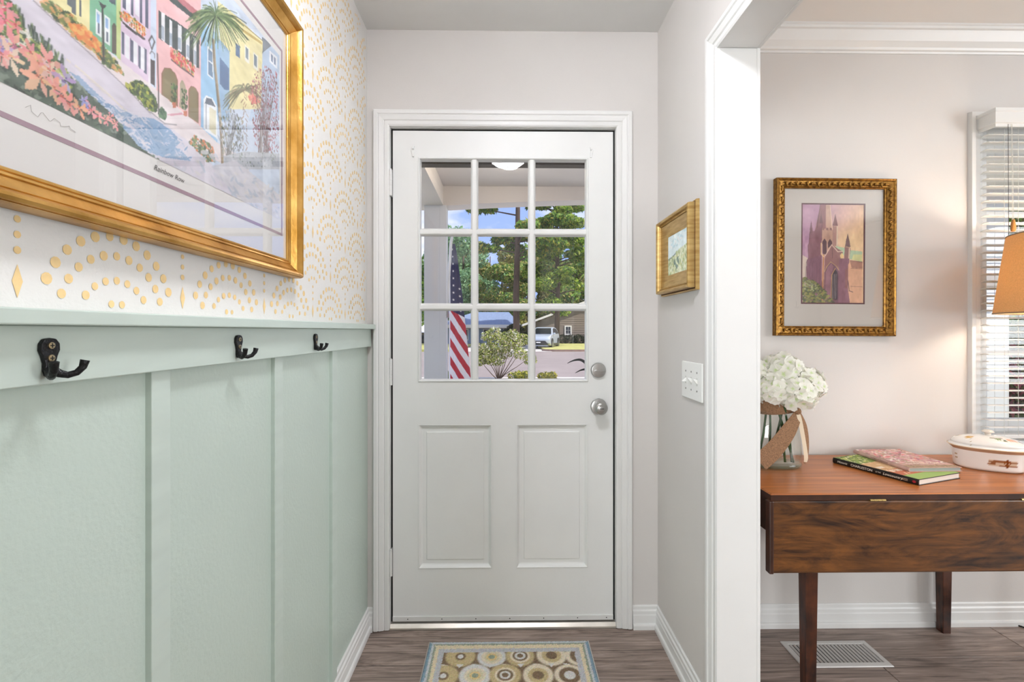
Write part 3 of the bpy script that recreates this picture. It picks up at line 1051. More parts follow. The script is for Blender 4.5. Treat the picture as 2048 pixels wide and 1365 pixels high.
('l',(150,158,120),1.4,[(701,242),(709,254),(716,255),(721,251)]),
('l',(120,116,90),1.4,[(701,242),(722,255),(741,258),(754,254)]),
('l',(120,116,90),0.9,[(701,242),(681,225),(665,201),(653,181)]),
('l',(150,158,120),1.0,[(701,242),(720,257),(738,262),(751,261)]),
('l',(160,140,110),1.5,[(701,242),(728,256),(752,260),(770,258)]),
('l',(150,158,120),1.8,[(701,242),(728,249),(752,246),(770,239)]),
('l',(80,84,66),1.7,[(701,242),(722,262),(741,270),(756,271)]),
('l',(80,84,66),1.6,[(701,242),(727,259),(751,265),(769,264)]),
('l',(120,116,90),0.9,[(701,242),(730,246),(757,241),(777,232)]),
('l',(120,116,90),1.4,[(701,242),(729,255),(755,258),(775,255)]),
('l',(96,104,80),1.5,[(701,242),(706,251),(711,251),(714,246)]),
('l',(120,116,90),1.2,[(701,242),(668,219),(640,192),(621,169)]),
('l',(160,140,110),1.2,[(701,242),(683,231),(667,214),(656,197)]),
('l',(120,116,90),1.0,[(701,242),(706,255),(710,258),(713,255)]),
('l',(120,116,90),0.9,[(701,242),(676,223),(655,198),(641,177)]),
('l',(120,116,90),1.3,[(701,242),(693,244),(685,238),(680,228)]),
('l',(120,116,90),1.3,[(701,242),(668,217),(641,188),(622,163)]),
('l',(120,116,90),0.9,[(701,242),(672,220),(648,194),(631,172)]),
('l',(140,104,84),2,[(701,247),(706,243)]),
('l',(140,104,84),2,[(696,239),(694,232)]),
('l',(140,104,84),2,[(698,235),(701,230)]),
('l',(176,130,100),2,[(706,234),(707,228)]),
('l',(140,104,84),2,[(698,225),(707,223)]),
('l',(140,104,84),2,[(694,218),(685,207)]),
('l',(176,130,100),2,[(700,215),(695,207)]),
('l',(176,130,100),2,[(705,213),(700,204)]),
('l',(140,104,84),2,[(694,202),(693,195)]),
('l',(140,104,84),2,[(696,198),(703,195)]),
('l',(140,104,84),2,[(697,193),(694,185)]),
('l',(176,130,100),2,[(706,192),(713,189)]),
('l',(176,130,100),2,[(695,182),(685,171)]),
('l',(140,104,84),2,[(702,180),(710,177)]),
('l',(176,130,100),2,[(694,171),(688,162)]),
('l',(176,130,100),2,[(706,172),(706,165)]),
('l',(140,104,84),2,[(694,161),(696,155)]),
('l',(140,104,84),2,[(707,161),(707,155)]),
('l',(140,104,84),2,[(694,151),(699,146)]),
('l',(110,84,70),2,[(701,149),(710,146)]),
('l',(110,84,70),2,[(704,144),(707,139)]),
('l',(176,130,100),2,[(693,135),(692,128)]),
('l',(140,104,84),2,[(705,135),(714,131)]),
('l',(176,130,100),2,[(699,127),(707,124)]),
('l',(176,130,100),2,[(695,120),(694,113)]),
('l',(140,104,84),2,[(709,121),(703,112)]),
('d',[(150,154,166),(120,124,130),(200,204,210),(176,172,150),(96,104,84)],240,5,7,[(604,147),(652,177),(692,175),(692,96),(623,68)],15),
('l',(110,104,100),1,[(638,76),(626,130)]),
('l',(110,104,100),1,[(636,75),(661,163)]),
('l',(110,104,100),1,[(634,74),(642,157)]),
('l',(110,104,100),1,[(638,76),(682,134)]),
('l',(110,104,100),1,[(635,74),(605,104)]),
('l',(110,104,100),1,[(647,79),(655,159)]),
('l',(110,104,100),1,[(635,75),(684,132)]),
('l',(110,104,100),1,[(632,73),(619,129)]),
('l',(110,104,100),1,[(636,75),(669,154)]),
('l',(110,104,100),1,[(644,78),(616,124)]),
('l',(110,104,100),1,[(647,79),(664,166)]),
('l',(110,104,100),1,[(633,74),(659,149)]),
('l',(110,104,100),1,[(637,76),(644,133)]),
('l',(110,104,100),1,[(647,79),(624,124)]),
('l',(110,104,100),1,[(636,75),(650,128)]),
('l',(110,104,100),1,[(633,74),(644,127)]),
('l',(110,104,100),1,[(631,73),(670,152)]),
('l',(110,104,100),1,[(640,76),(656,127)]),
('d',[(166,62,84),(190,90,110),(130,50,70),(206,140,150),(110,60,66),(150,96,84)],720,4.5,5.5,[(718,256),(745,305),(793,346),(846,361),(852,167),(793,139),(735,141),(730,201)],16),
('d',[(236,120,110),(240,150,130)],60,6,6,[(706,236),(735,249),(766,245),(730,225)],17),
('l',(96,66,62),0.9,[(753,119),(788,316)]),
('l',(96,66,62),0.9,[(771,125),(771,309)]),
('l',(96,66,62),0.9,[(766,123),(782,247)]),
('l',(96,66,62),0.9,[(800,136),(774,256)]),
('l',(96,66,62),0.9,[(789,132),(838,241)]),
('l',(96,66,62),0.9,[(804,138),(766,291)]),
('l',(96,66,62),0.9,[(801,136),(743,250)]),
('l',(96,66,62),0.9,[(790,132),(791,280)]),
('l',(96,66,62),0.9,[(800,136),(766,250)]),
('l',(96,66,62),0.9,[(795,134),(749,263)]),
('l',(96,66,62),0.9,[(777,127),(795,302)]),
('l',(96,66,62),0.9,[(774,127),(741,286)]),
('l',(96,66,62),0.9,[(768,124),(750,200)]),
('l',(96,66,62),0.9,[(764,123),(764,225)]),
('l',(96,66,62),0.9,[(790,132),(762,220)]),
('l',(96,66,62),0.9,[(784,130),(776,247)]),
('l',(96,66,62),0.9,[(763,122),(762,215)]),
('l',(96,66,62),0.9,[(774,126),(834,325)]),
('l',(96,66,62),0.9,[(758,120),(740,219)]),
('l',(96,66,62),0.9,[(780,129),(736,288)]),
('l',(96,66,62),0.9,[(795,134),(787,227)]),
('l',(96,66,62),0.9,[(752,118),(798,313)]),
('l',(96,66,62),0.9,[(789,132),(800,261)]),
('l',(96,66,62),0.9,[(762,122),(840,336)]),
('l',(96,66,62),0.9,[(754,119),(809,321)]),
('l',(96,66,62),0.9,[(754,119),(783,249)]),
('l',(96,66,62),0.9,[(799,136),(813,326)]),
('l',(96,66,62),0.9,[(785,130),(827,328)]),
('l',(96,66,62),0.9,[(791,133),(762,275)]),
('l',(96,66,62),0.9,[(750,118),(817,279)]),
('l',(96,66,62),0.9,[(799,136),(784,302)]),
('l',(96,66,62),0.9,[(762,122),(762,207)]),
('l',(96,66,62),0.9,[(761,122),(744,260)]),
('l',(96,66,62),0.9,[(754,119),(780,250)]),
('l',(96,66,62),0.9,[(785,130),(753,287)]),
('l',(96,66,62),0.9,[(776,127),(809,283)]),
('l',(96,66,62),0.9,[(781,129),(835,330)]),
('l',(96,66,62),0.9,[(764,123),(787,262)]),
('l',(96,66,62),0.9,[(799,136),(794,252)]),
('l',(96,66,62),0.9,[(772,126),(820,246)]),
('l',(150,140,140),8,[(766,192),(769,111)]),
('l',(200,196,196),3,[(770,189),(773,112)]),
('p',(196,200,206),[(623,70),(697,108),(852,161),(852,123),(623,44)]),
('d',[(170,176,186),(140,150,140),(214,214,220)],120,6,5,[(623,75),(852,167),(852,126),(635,51)],19),
('p',(222,220,226),[(596,43),(663,77),(860,60),(860,-5),(681,-1),(596,28)]),
('d',[(206,206,216),(226,222,220),(190,200,214)],90,22,7,[(480,-5),(860,-5),(860,80),(560,60)],44),
('p',(74,92,78),[(-5,200),(212,96),(222,96),(227,84),(237,76),(252,65),(268,66),(284,60),(296,50),(315,45),(338,38),(363,31),(381,19),(408,5),(421,4),(463,-5),(-5,-5)]),
('d',[(52,70,60),(70,92,76),(96,116,96),(44,58,52),(130,146,130)],900,10,5,[(-5,200),(212,96),(222,96),(227,84),(237,76),(252,65),(268,66),(284,60),(296,50),(315,45),(338,38),(363,31),(381,19),(408,5),(421,4),(463,-5),(-5,-5)],20),
('d',[(90,116,60),(150,170,80),(206,206,130),(60,84,60),(240,236,226)],420,10,5,[(212,96),(222,96),(237,76),(268,66),(296,50),(293,26),(264,32),(229,49),(212,53)],21),
('l',(60,84,66),2.2,[(237,76),(236,87)]),
('l',(110,136,80),2.2,[(275,58),(274,72)]),
('l',(60,84,66),2.2,[(260,65),(262,76)]),
('l',(110,136,80),2.2,[(225,81),(224,94)]),
('l',(110,136,80),2.2,[(230,79),(230,92)]),
('l',(40,60,50),2.2,[(266,62),(264,76)]),
('l',(40,60,50),2.2,[(278,57),(275,70)]),
('l',(40,60,50),2.2,[(245,72),(242,82)]),
('l',(60,84,66),2.2,[(230,79),(232,95)]),
('l',(60,84,66),2.2,[(251,69),(251,79)]),
('l',(110,136,80),2.2,[(245,72),(246,86)]),
('l',(40,60,50),2.2,[(263,64),(267,82)]),
('l',(60,84,66),2.2,[(248,71),(247,80)]),
('l',(60,84,66),2.2,[(259,66),(256,80)]),
('l',(40,60,50),2.2,[(254,68),(252,78)]),
('l',(40,60,50),2.2,[(248,71),(245,84)]),
('l',(60,84,66),2.2,[(285,54),(285,68)]),
('l',(40,60,50),2.2,[(281,56),(284,72)]),
('l',(40,60,50),2.2,[(223,82),(221,95)]),
('l',(40,60,50),2.2,[(248,71),(249,85)]),
('l',(40,60,50),2.2,[(260,65),(259,79)]),
('l',(40,60,50),2.2,[(235,77),(235,90)]),
('l',(110,136,80),2.2,[(225,81),(223,94)]),
('l',(60,84,66),2.2,[(267,62),(267,73)]),
('l',(110,136,80),2.2,[(234,77),(232,87)]),
('l',(110,136,80),2.2,[(259,66),(257,79)]),
('l',(110,136,80),2.2,[(225,81),(228,96)]),
('l',(110,136,80),2.2,[(264,63),(267,75)]),
('l',(40,60,50),2.2,[(269,61),(270,75)]),
('l',(110,136,80),2.2,[(275,58),(279,72)]),
('p',(232,154,161),[(216,85),(224,81),(230,82),(232,83),(229,86),(225,87)]),
('p',(252,142,157),[(216,85),(222,89),(224,93),(223,95),(221,94),(218,92)]),
('p',(251,139,148),[(216,85),(214,93),(210,97),(207,97),(207,94),(209,90)]),
('p',(241,159,157),[(216,85),(210,87),(206,86),(205,85),(207,84),(210,83)]),
('p',(249,152,158),[(216,85),(209,80),(207,74),(208,72),(210,73),(214,76)]),
('p',(238,160,170),[(216,85),(219,78),(223,75),(225,75),(225,78),(223,82)]),
('d',[(214,80,100)],3,3.0,3.0,[(213,82),(218,82),(218,87),(213,87)],40),
('p',(233,146,153),[(217,71),(226,68),(232,70),(234,72),(231,74),(226,75)]),
('p',(243,152,152),[(217,71),(223,77),(224,82),(223,84),(221,83),(218,79)]),
('p',(245,128,153),[(217,71),(215,77),(211,79),(209,80),(210,77),(211,74)]),
('p',(233,133,154),[(217,71),(208,72),(203,69),(201,66),(204,65),(210,65)]),
('p',(248,131,150),[(217,71),(209,66),(206,60),(206,58),(210,59),(214,62)]),
('p',(248,136,138),[(217,71),(218,61),(222,57),(225,56),(225,59),(224,64)]),
('d',[(200,70,90)],3,3.3,3.3,[(214,68),(219,68),(219,73),(214,73)],45),
('p',(226,151,144),[(228,73),(232,71),(235,71),(236,72),(235,73),(233,74)]),
('p',(231,151,131),[(228,73),(232,76),(234,80),(233,81),(232,80),(229,78)]),
('p',(248,142,149),[(228,73),(227,79),(225,81),(224,82),(223,80),(224,77)]),
('p',(240,128,132),[(228,73),(222,74),(218,73),(217,72),(219,70),(222,70)]),
('p',(230,152,134),[(228,73),(224,70),(223,67),(223,65),(225,66),(227,68)]),
('p',(238,143,143),[(228,73),(228,68),(229,65),(231,64),(231,66),(231,69)]),
('d',[(200,60,70)],3,2.1,2.1,[(226,71),(229,71),(229,74),(226,74)],140),
('p',(252,170,168),[(207,50),(213,47),(218,47),(220,48),(218,50),(214,52)]),
('p',(247,167,163),[(207,50),(213,56),(215,62),(214,64),(211,63),(208,59)]),
('p',(247,154,144),[(207,50),(204,60),(198,64),(196,65),(196,61),(198,56)]),
('p',(244,154,146),[(207,50),(198,52),(193,50),(192,49),(194,47),(199,46)]),
('p',(245,159,146),[(207,50),(202,44),(201,39),(202,37),(204,39),(207,42)]),
('p',(229,161,145),[(207,50),(207,41),(210,37),(212,36),(213,38),(212,43)]),
('d',[(200,80,90)],3,3.6,3.6,[(204,47),(209,47),(209,52),(204,52)],-40),
('p',(240,160,149),[(225,48),(237,42),(246,43),(248,45),(245,48),(238,51)]),
('p',(240,170,150),[(225,48),(231,56),(232,62),(231,64),(228,62),(225,58)]),
('p',(242,152,157),[(225,48),(225,60),(221,66),(218,67),(217,63),(217,57)]),
('p',(244,172,150),[(225,48),(214,49),(208,45),(207,43),(210,41),(216,42)]),
('p',(249,156,168),[(225,48),(215,38),(214,29),(215,25),(219,27),(224,34)]),
('p',(241,161,165),[(225,48),(224,37),(228,31),(230,30),(231,34),(231,40)]),
('d',[(180,100,130)],3,4.8,4.8,[(221,44),(228,44),(228,51),(221,51)],110),
('p',(196,171,208),[(214,40),(222,39),(226,41),(227,43),(225,44),(220,44)]),
('p',(192,156,216),[(214,40),(218,45),(219,49),(218,51),(216,49),(214,46)]),
('p',(180,165,199),[(214,40),(212,48),(207,52),(205,52),(205,49),(207,45)]),
('p',(193,161,205),[(214,40),(208,42),(205,42),(203,41),(205,39),(208,38)]),
('p',(179,148,211),[(214,40),(209,34),(208,29),(209,27),(212,28),(214,32)]),
('p',(177,171,194),[(214,40),(214,33),(216,29),(218,28),(219,30),(219,34)]),
('d',[(120,90,150)],3,3.0,3.0,[(211,37),(216,37),(216,42),(211,42)],20),
('p',(244,211,170),[(222,33),(231,31),(237,33),(239,35),(236,37),(231,37)]),
('p',(235,211,187),[(222,33),(229,39),(231,45),(230,47),(227,46),(224,42)]),
('p',(242,206,182),[(222,33),(221,45),(216,50),(213,51),(212,48),(214,41)]),
('p',(251,201,173),[(222,33),(213,34),(208,31),(207,29),(209,28),(215,28)]),
('p',(234,195,183),[(222,33),(214,27),(212,21),(212,18),(215,19),(220,23)]),
('p',(236,212,185),[(222,33),(223,22),(227,16),(230,15),(231,18),(230,25)]),
('d',[(230,160,110)],3,3.9,3.9,[(218,29),(225,29),(225,36),(218,36)],85),
('p',(248,167,154),[(212,30),(217,28),(221,29),(222,30),(220,31),(217,32)]),
('p',(241,153,154),[(212,30),(219,33),(221,38),(221,40),(219,39),(215,37)]),
('p',(229,157,164),[(212,30),(211,38),(208,42),(206,42),(206,40),(207,35)]),
('p',(244,150,168),[(212,30),(207,31),(203,30),(202,29),(204,28),(207,27)]),
('p',(248,150,145),[(212,30),(206,24),(205,19),(206,17),(208,18),(211,22)]),
('p',(234,162,153),[(212,30),(213,22),(217,18),(219,18),(219,20),(218,25)]),
('d',[(200,90,90)],3,2.7,2.7,[(209,27),(214,27),(214,32),(209,32)],0),
('p',(242,166,146),[(245,51),(251,47),(255,48),(257,49),(255,50),(252,52)]),
('p',(237,150,162),[(245,51),(249,57),(249,62),(248,64),(246,62),(244,59)]),
('p',(237,161,147),[(245,51),(244,60),(241,65),(239,66),(238,63),(239,58)]),
('p',(241,150,154),[(245,51),(238,55),(233,55),(231,54),(233,52),(237,50)]),
('p',(231,162,154),[(245,51),(241,45),(240,41),(241,39),(243,41),(245,44)]),
('p',(238,149,165),[(245,51),(244,42),(247,37),(249,36),(250,39),(250,44)]),
('d',[(210,90,90)],3,3.0,3.0,[(242,48),(247,48),(247,53),(242,53)],280),
('p',(229,167,151),[(265,52),(277,51),(284,55),(286,58),(282,60),(275,59)]),
('p',(242,164,160),[(265,52),(271,60),(272,67),(270,69),(267,67),(264,62)]),
('p',(244,166,158),[(265,52),(264,63),(259,69),(257,70),(256,66),(257,60)]),
('p',(251,160,157),[(265,52),(256,56),(250,55),(248,53),(251,51),(256,49)]),
('p',(238,149,153),[(265,52),(257,48),(254,43),(254,40),(257,41),(262,44)]),
('p',(246,151,149),[(265,52),(269,42),(274,38),(277,37),(277,41),(274,47)]),
('d',[(206,80,84)],3,4.5,4.5,[(261,48),(268,48),(268,55),(261,55)],430),
('p',(239,165,156),[(252,44),(258,40),(262,40),(264,40),(262,42),(259,44)]),
('p',(231,166,140),[(252,44),(260,48),(263,53),(263,56),(260,55),(256,53)]),
('p',(243,185,145),[(252,44),(252,51),(249,55),(247,56),(246,54),(247,49)]),
('p',(235,186,148),[(252,44),(245,49),(240,49),(238,48),(240,46),(244,43)]),
('p',(248,176,152),[(252,44),(244,37),(242,31),(243,28),(246,30),(250,34)]),
('p',(235,175,153),[(252,44),(254,35),(259,30),(262,30),(262,33),(260,38)]),
('d',[(210,110,90)],3,3.3,3.3,[(249,41),(254,41),(254,46),(249,46)],330),
('p',(232,167,152),[(256,27),(271,26),(279,31),(281,35),(276,37),(268,36)]),
('p',(240,184,141),[(256,27),(263,37),(264,44),(262,47),(259,45),(255,39)]),
('p',(238,168,142),[(256,27),(254,42),(248,49),(244,51),(243,46),(245,37)]),
('p',(244,175,146),[(256,27),(242,30),(233,26),(231,23),(236,21),(244,20)]),
('p',(230,185,150),[(256,27),(242,19),(237,10),(238,6),(243,7),(251,12)]),
('p',(234,177,157),[(256,27),(257,16),(261,10),(264,9),(265,13),(264,19)]),
('d',[(206,110,80)],3,5.1,5.1,[(251,22),(260,22),(260,31),(251,31)],360),
('p',(246,189,174),[(268,43),(274,41),(278,42),(279,43),(277,44),(274,45)]),
('p',(241,210,183),[(268,43),(273,49),(274,55),(273,56),(270,55),(268,51)]),
('p',(234,191,192),[(268,43),(265,50),(260,53),(258,53),(258,51),(261,47)]),
('p',(244,207,179),[(268,43),(262,45),(258,44),(257,43),(259,41),(262,41)]),
('p',(235,194,183),[(268,43),(260,39),(257,33),(257,31),(260,32),(265,34)]),
('p',(240,189,175),[(268,43),(267,36),(269,31),(271,30),(272,33),(272,37)]),
('d',[(220,120,90)],3,3.0,3.0,[(265,40),(270,40),(270,45),(265,45)],450),
('p',(184,155,205),[(288,43),(297,43),(302,45),(303,48),(300,49),(295,49)]),
('p',(177,172,200),[(288,43),(294,48),(296,52),(295,54),(293,54),(289,51)]),
('p',(177,155,196),[(288,43),(289,54),(285,60),(283,61),(281,58),(282,52)]),
('p',(197,166,205),[(288,43),(277,46),(270,44),(269,41),(272,39),(278,38)]),
('p',(179,172,202),[(288,43),(282,36),(282,31),(283,29),(285,30),(288,34)]),
('p',(181,171,209),[(288,43),(289,34),(292,29),(294,28),(295,31),(294,36)]),
('d',[(110,90,150)],3,3.9,3.9,[(284,39),(291,39),(291,46),(284,46)],590),
('p',(245,171,139),[(272,25),(282,24),(288,26),(290,29),(286,30),(281,30)]),
('p',(247,170,150),[(272,25),(279,33),(280,39),(279,41),(276,40),(272,35)]),
('p',(245,165,160),[(272,25),(270,32),(266,35),(265,35),(264,33),(266,29)]),
('p',(233,187,140),[(272,25),(264,29),(258,29),(257,27),(259,25),(263,23)]),
('p',(237,183,153),[(272,25),(267,18),(267,13),(268,11),(270,13),(273,17)]),
('p',(230,182,148),[(272,25),(271,15),(274,9),(276,8),(277,11),(277,17)]),
('d',[(214,110,80)],3,3.6,3.6,[(269,22),(274,22),(274,27),(269,27)],480),
('p',(236,168,150),[(284,21),(292,18),(297,20),(299,21),(297,23),(292,24)]),
('p',(237,162,148),[(284,21),(290,29),(291,36),(290,38),(287,36),(283,31)]),
('p',(234,155,144),[(284,21),(281,30),(277,34),(274,34),(274,31),(276,26)]),
('p',(235,154,156),[(284,21),(277,23),(272,22),(271,21),(273,19),(277,18)]),
('p',(237,171,148),[(284,21),(277,14),(276,8),(277,6),(280,7),(283,12)]),
('p',(231,167,162),[(284,21),(284,10),(288,4),(290,3),(292,7),(291,13)]),
('d',[(206,90,80)],3,3.6,3.6,[(281,18),(286,18),(286,23),(281,23)],560),
('p',(247,163,151),[(293,16),(302,13),(308,15),(310,17),(307,19),(302,20)]),
('p',(250,156,146),[(293,16),(298,23),(299,29),(298,31),(295,29),(292,25)]),
('p',(245,168,147),[(293,16),(291,24),(287,28),(285,29),(284,26),(286,21)]),
('p',(246,163,160),[(293,16),(284,18),(279,16),(278,14),(280,13),(285,12)]),
('p',(228,165,149),[(293,16),(290,11),(290,6),(290,5),(292,6),(294,10)]),
('p',(237,160,152),[(293,16),(295,7),(299,3),(302,3),(302,6),(300,11)]),
('d',[(206,90,80)],3,3.3,3.3,[(290,13),(295,13),(295,18),(290,18)],620),
('p',(249,184,148),[(308,16),(317,15),(322,17),(323,19),(320,20),(315,21)]),
('p',(247,184,144),[(308,16),(315,19),(317,24),(317,25),(314,25),(311,23)]),
('p',(230,179,143),[(308,16),(305,24),(301,27),(299,27),(299,24),(301,20)]),
('p',(238,186,143),[(308,16),(303,19),(299,18),(298,17),(299,16),(302,15)]),
('p',(238,166,158),[(308,16),(301,11),(298,6),(299,4),(302,5),(305,8)]),
('p',(249,171,138),[(308,16),(309,8),(312,4),(314,3),(315,6),(314,10)]),
('d',[(214,120,80)],3,3.0,3.0,[(305,13),(310,13),(310,18),(305,18)],720),
('p',(240,162,152),[(326,23),(333,21),(338,22),(339,24),(337,25),(333,26)]),
('p',(232,160,165),[(326,23),(331,25),(333,29),(333,30),(331,30),(328,28)]),
('p',(245,149,168),[(326,23),(323,30),(319,32),(317,32),(317,30),(319,26)]),
('p',(247,149,150),[(326,23),(320,23),(317,21),(316,20),(318,19),(321,20)]),
('p',(238,164,165),[(326,23),(321,19),(320,15),(320,13),(322,14),(325,17)]),
('p',(247,169,165),[(326,23),(326,17),(328,14),(329,13),(330,15),(330,18)]),
('d',[(206,90,100)],3,2.4,2.4,[(324,21),(327,21),(327,24),(324,24)],830),
('p',(170,170,205),[(315,29),(319,27),(322,27),(323,27),(322,29),(320,30)]),
('p',(169,149,207),[(315,29),(319,33),(320,36),(320,38),(318,37),(316,35)]),
('p',(163,163,214),[(315,29),(314,33),(311,35),(310,35),(310,33),(311,31)]),
('p',(162,163,213),[(315,29),(311,30),(308,28),(308,27),(309,27),(312,27)]),
('p',(155,158,220),[(315,29),(311,26),(310,23),(310,21),(312,22),(314,24)]),
('p',(150,151,222),[(315,29),(317,23),(320,21),(321,21),(321,23),(320,26)]),
('d',[(110,100,170)],3,1.9,1.9,[(313,27),(316,27),(316,30),(313,30)],760),
('p',(248,148,165),[(336,19),(341,17),(344,18),(345,19),(344,20),(341,21)]),
('p',(247,169,166),[(336,19),(341,21),(342,24),(342,26),(340,26),(338,24)]),
('p',(229,172,146),[(336,19),(336,23),(335,26),(334,26),(333,25),(333,22)]),
('p',(233,151,168),[(336,19),(331,20),(328,18),(327,17),(329,16),(332,16)]),
('p',(241,165,165),[(336,19),(331,17),(328,13),(328,12),(330,12),(333,14)]),
('p',(238,170,151),[(336,19),(337,13),(340,10),(341,10),(342,12),(341,15)]),
('d',[(214,90,100)],3,2.1,2.1,[(334,17),(337,17),(337,20),(334,20)],890),
('p',(243,169,161),[(349,19),(354,19),(357,20),(357,21),(356,22),(353,22)]),
('p',(246,158,144),[(349,19),(354,22),(355,25),(355,27),(353,26),(350,24)]),
('p',(234,165,152),[(349,19),(348,23),(347,25),(346,25),(345,24),(346,21)]),
('p',(249,155,158),[(349,19),(345,21),(342,21),(341,20),(342,19),(345,18)]),
('p',(243,155,154),[(349,19),(345,15),(345,12),(345,11),(347,12),(349,14)]),
('p',(241,148,154),[(349,19),(350,15),(351,13),(352,12),(353,14),(352,16)]),
('d',[(206,90,100)],3,1.9,1.9,[(347,17),(350,17),(350,20),(347,20)],960),
('p',(238,157,168),[(356,26),(359,24),(362,24),(362,25),(362,26),(360,26)]),
('p',(252,155,153),[(356,26),(361,29),(362,32),(362,33),(360,33),(358,31)]),
('p',(236,151,161),[(356,26),(356,31),(355,33),(354,34),(353,32),(353,30)]),
('p',(232,169,147),[(356,26),(352,27),(350,27),(349,26),(350,25),(352,25)]),
('p',(232,165,151),[(356,26),(352,24),(351,22),(351,21),(352,21),(354,22)]),
('p',(229,161,164),[(356,26),(356,21),(359,18),(360,17),(360,19),(360,22)]),
('d',[(206,90,100)],3,1.8,1.8,[(354,24),(357,24),(357,27),(354,27)],1000),
('p',(236,164,166),[(365,20),(368,19),(370,19),(371,20),(370,20),(368,21)]),
('p',(231,148,154),[(365,20),(368,22),(369,24),(369,25),(367,25),(366,24)]),
('p',(251,168,148),[(365,20),(365,24),(363,27),(362,27),(362,26),(362,23)]),
('p',(237,156,146),[(365,20),(360,22),(356,22),(355,21),(357,20),(360,18)]),
('p',(228,162,159),[(365,20),(361,17),(359,13),(360,12),(362,12),(364,15)]),
('p',(243,151,153),[(365,20),(365,15),(367,12),(369,11),(369,13),(369,16)]),
('d',[(210,110,110)],3,1.8,1.8,[(363,18),(366,18),(366,21),(363,21)],1050),
('p',(240,160,156),[(30,90),(39,87),(47,90),(39,93)]),
('p',(240,160,156),[(30,90),(37,96),(38,105),(32,99)]),
('p',(240,160,156),[(30,90),(28,99),(22,105),(23,96)]),
('p',(240,160,156),[(30,90),(21,93),(13,90),(21,87)]),
('p',(240,160,156),[(30,90),(23,84),(22,75),(28,81)]),
('p',(240,160,156),[(30,90),(32,81),(38,75),(37,84)]),
('p',(242,176,150),[(90,150),(98,147),(105,150),(98,153)]),
('p',(242,176,150),[(90,150),(96,155),(97,163),(91,158)]),
('p',(242,176,150),[(90,150),(88,158),(83,163),(84,155)]),
('p',(242,176,150),[(90,150),(82,153),(75,150),(82,147)]),
('p',(242,176,150),[(90,150),(84,145),(83,137),(89,142)]),
('p',(242,176,150),[(90,150),(92,142),(97,137),(96,145)]),
('p',(240,160,156),[(150,60),(160,57),(168,60),(160,64)]),
('p',(240,160,156),[(150,60),(158,67),(159,75),(152,70)]),
('p',(240,160,156),[(150,60),(148,70),(141,75),(142,66)]),
('p',(240,160,156),[(150,60),(140,63),(132,60),(140,56)]),
('p',(240,160,156),[(150,60),(142,53),(141,45),(148,50)]),
('p',(240,160,156),[(150,60),(152,50),(159,45),(158,54)]),
('p',(186,160,206),[(40,170),(47,168),(53,170),(47,173)]),
('p',(186,160,206),[(40,170),(45,175),(46,181),(41,177)]),
('p',(186,160,206),[(40,170),(39,177),(34,181),(34,175)]),
('p',(186,160,206),[(40,170),(33,172),(27,170),(33,167)]),
('p',(186,160,206),[(40,170),(35,165),(34,159),(39,163)]),
('p',(186,160,206),[(40,170),(41,163),(46,159),(46,165)]),
('p',(246,200,180),[(110,40),(117,37),(124,40),(117,43)]),
('p',(246,200,180),[(110,40),(116,45),(117,52),(111,48)]),
('p',(246,200,180),[(110,40),(109,48),(103,52),(104,45)]),
('p',(246,200,180),[(110,40),(103,43),(96,40),(103,37)]),
('p',(246,200,180),[(110,40),(104,35),(103,28),(109,32)]),
('p',(246,200,180),[(110,40),(111,32),(117,28),(116,35)]),
('p',(240,160,156),[(170,130),(177,128),(183,130),(177,133)]),
('p',(240,160,156),[(170,130),(175,135),(176,141),(171,137)]),
('p',(240,160,156),[(170,130),(169,137),(164,141),(164,135)]),
('p',(240,160,156),[(170,130),(163,132),(157,130),(163,127)]),
('p',(240,160,156),[(170,130),(165,125),(164,119),(169,123)]),
('p',(240,160,156),[(170,130),(171,123),(176,119),(176,125)])]

# ================================================================== THE ROOM
XL, XR, XD, YF, ZC = -.565, .63, .74, 1.93, 2.456      # hall walls, dining face of the dividing wall, front wall, ceiling
def S(o, label=None):
    o['kind'] = 'structure'
    if label: o['label'] = label
    return o

floor = S(MB().box(-4.2, 4.3, -5.1, 2.07, -.14, -.003).build('floor', 'floor_wood'), 'grey brown wood plank floor of the hall and dining room')
rng = random.Random(11)
PW, plank_cache = .19, {}
def plank(x0, x1, y0, y1):
    key = (round(x1 - x0, 3), round(y1 - y0, 3))
    if key not in plank_cache:
        w, h = (x1 - x0) / 2, (y1 - y0) / 2
        m = MB()
        g = .0011
        m.frustum((-w + g, w - g, -h + g, h - g, -.004), (-w + g, w - g, -h + g, h - g, -.0012))
        m.frustum((-w + g, w - g, -h + g, h - g, -.0012), (-w + g + .0012, w - g - .0012, -h + g + .0012, h - g - .0012, 0))
        o = m.build('plank', 'floor_wood', floor, local=True)
        plank_cache[key] = o.data
    else:
        o = link('plank', plank_cache[key], floor)
    o.location = ((x0 + x1) / 2, (y0 + y1) / 2, 0)
for k in range(0, 15):
    y1 = 1.925 if k == 0 else 1.925 - k * PW
    y0 = y1 - PW
    cuts = [XL, .02 + (k * .43) % 1.15, 0, 4.2]
    first = {0: 2.0 - 1.22}.get(k, -.565 + .25 + (k * .47) % 1.1)
    xs = [XL]
    x = first
    while x < 4.2:
        if x - xs[-1] > .15:
            xs.append(round(x, 3))
        x += 1.22
    xs.append(4.2)
    for a, b in zip(xs[:-1], xs[1:]):
        plank(a, b, y0, y1)
S(MB().box(-4.2, XD, -5.1, 2.07, ZC, 2.6).build('ceiling', 'ceiling_paint'), 'flat white ceiling over the entrance hall')
S(MB().box(XD, 4.3, -2.4, 2.07, ZC, 2.6).build('ceiling', 'dining_ceiling_paint'), 'pale cream ceiling over the dining room')

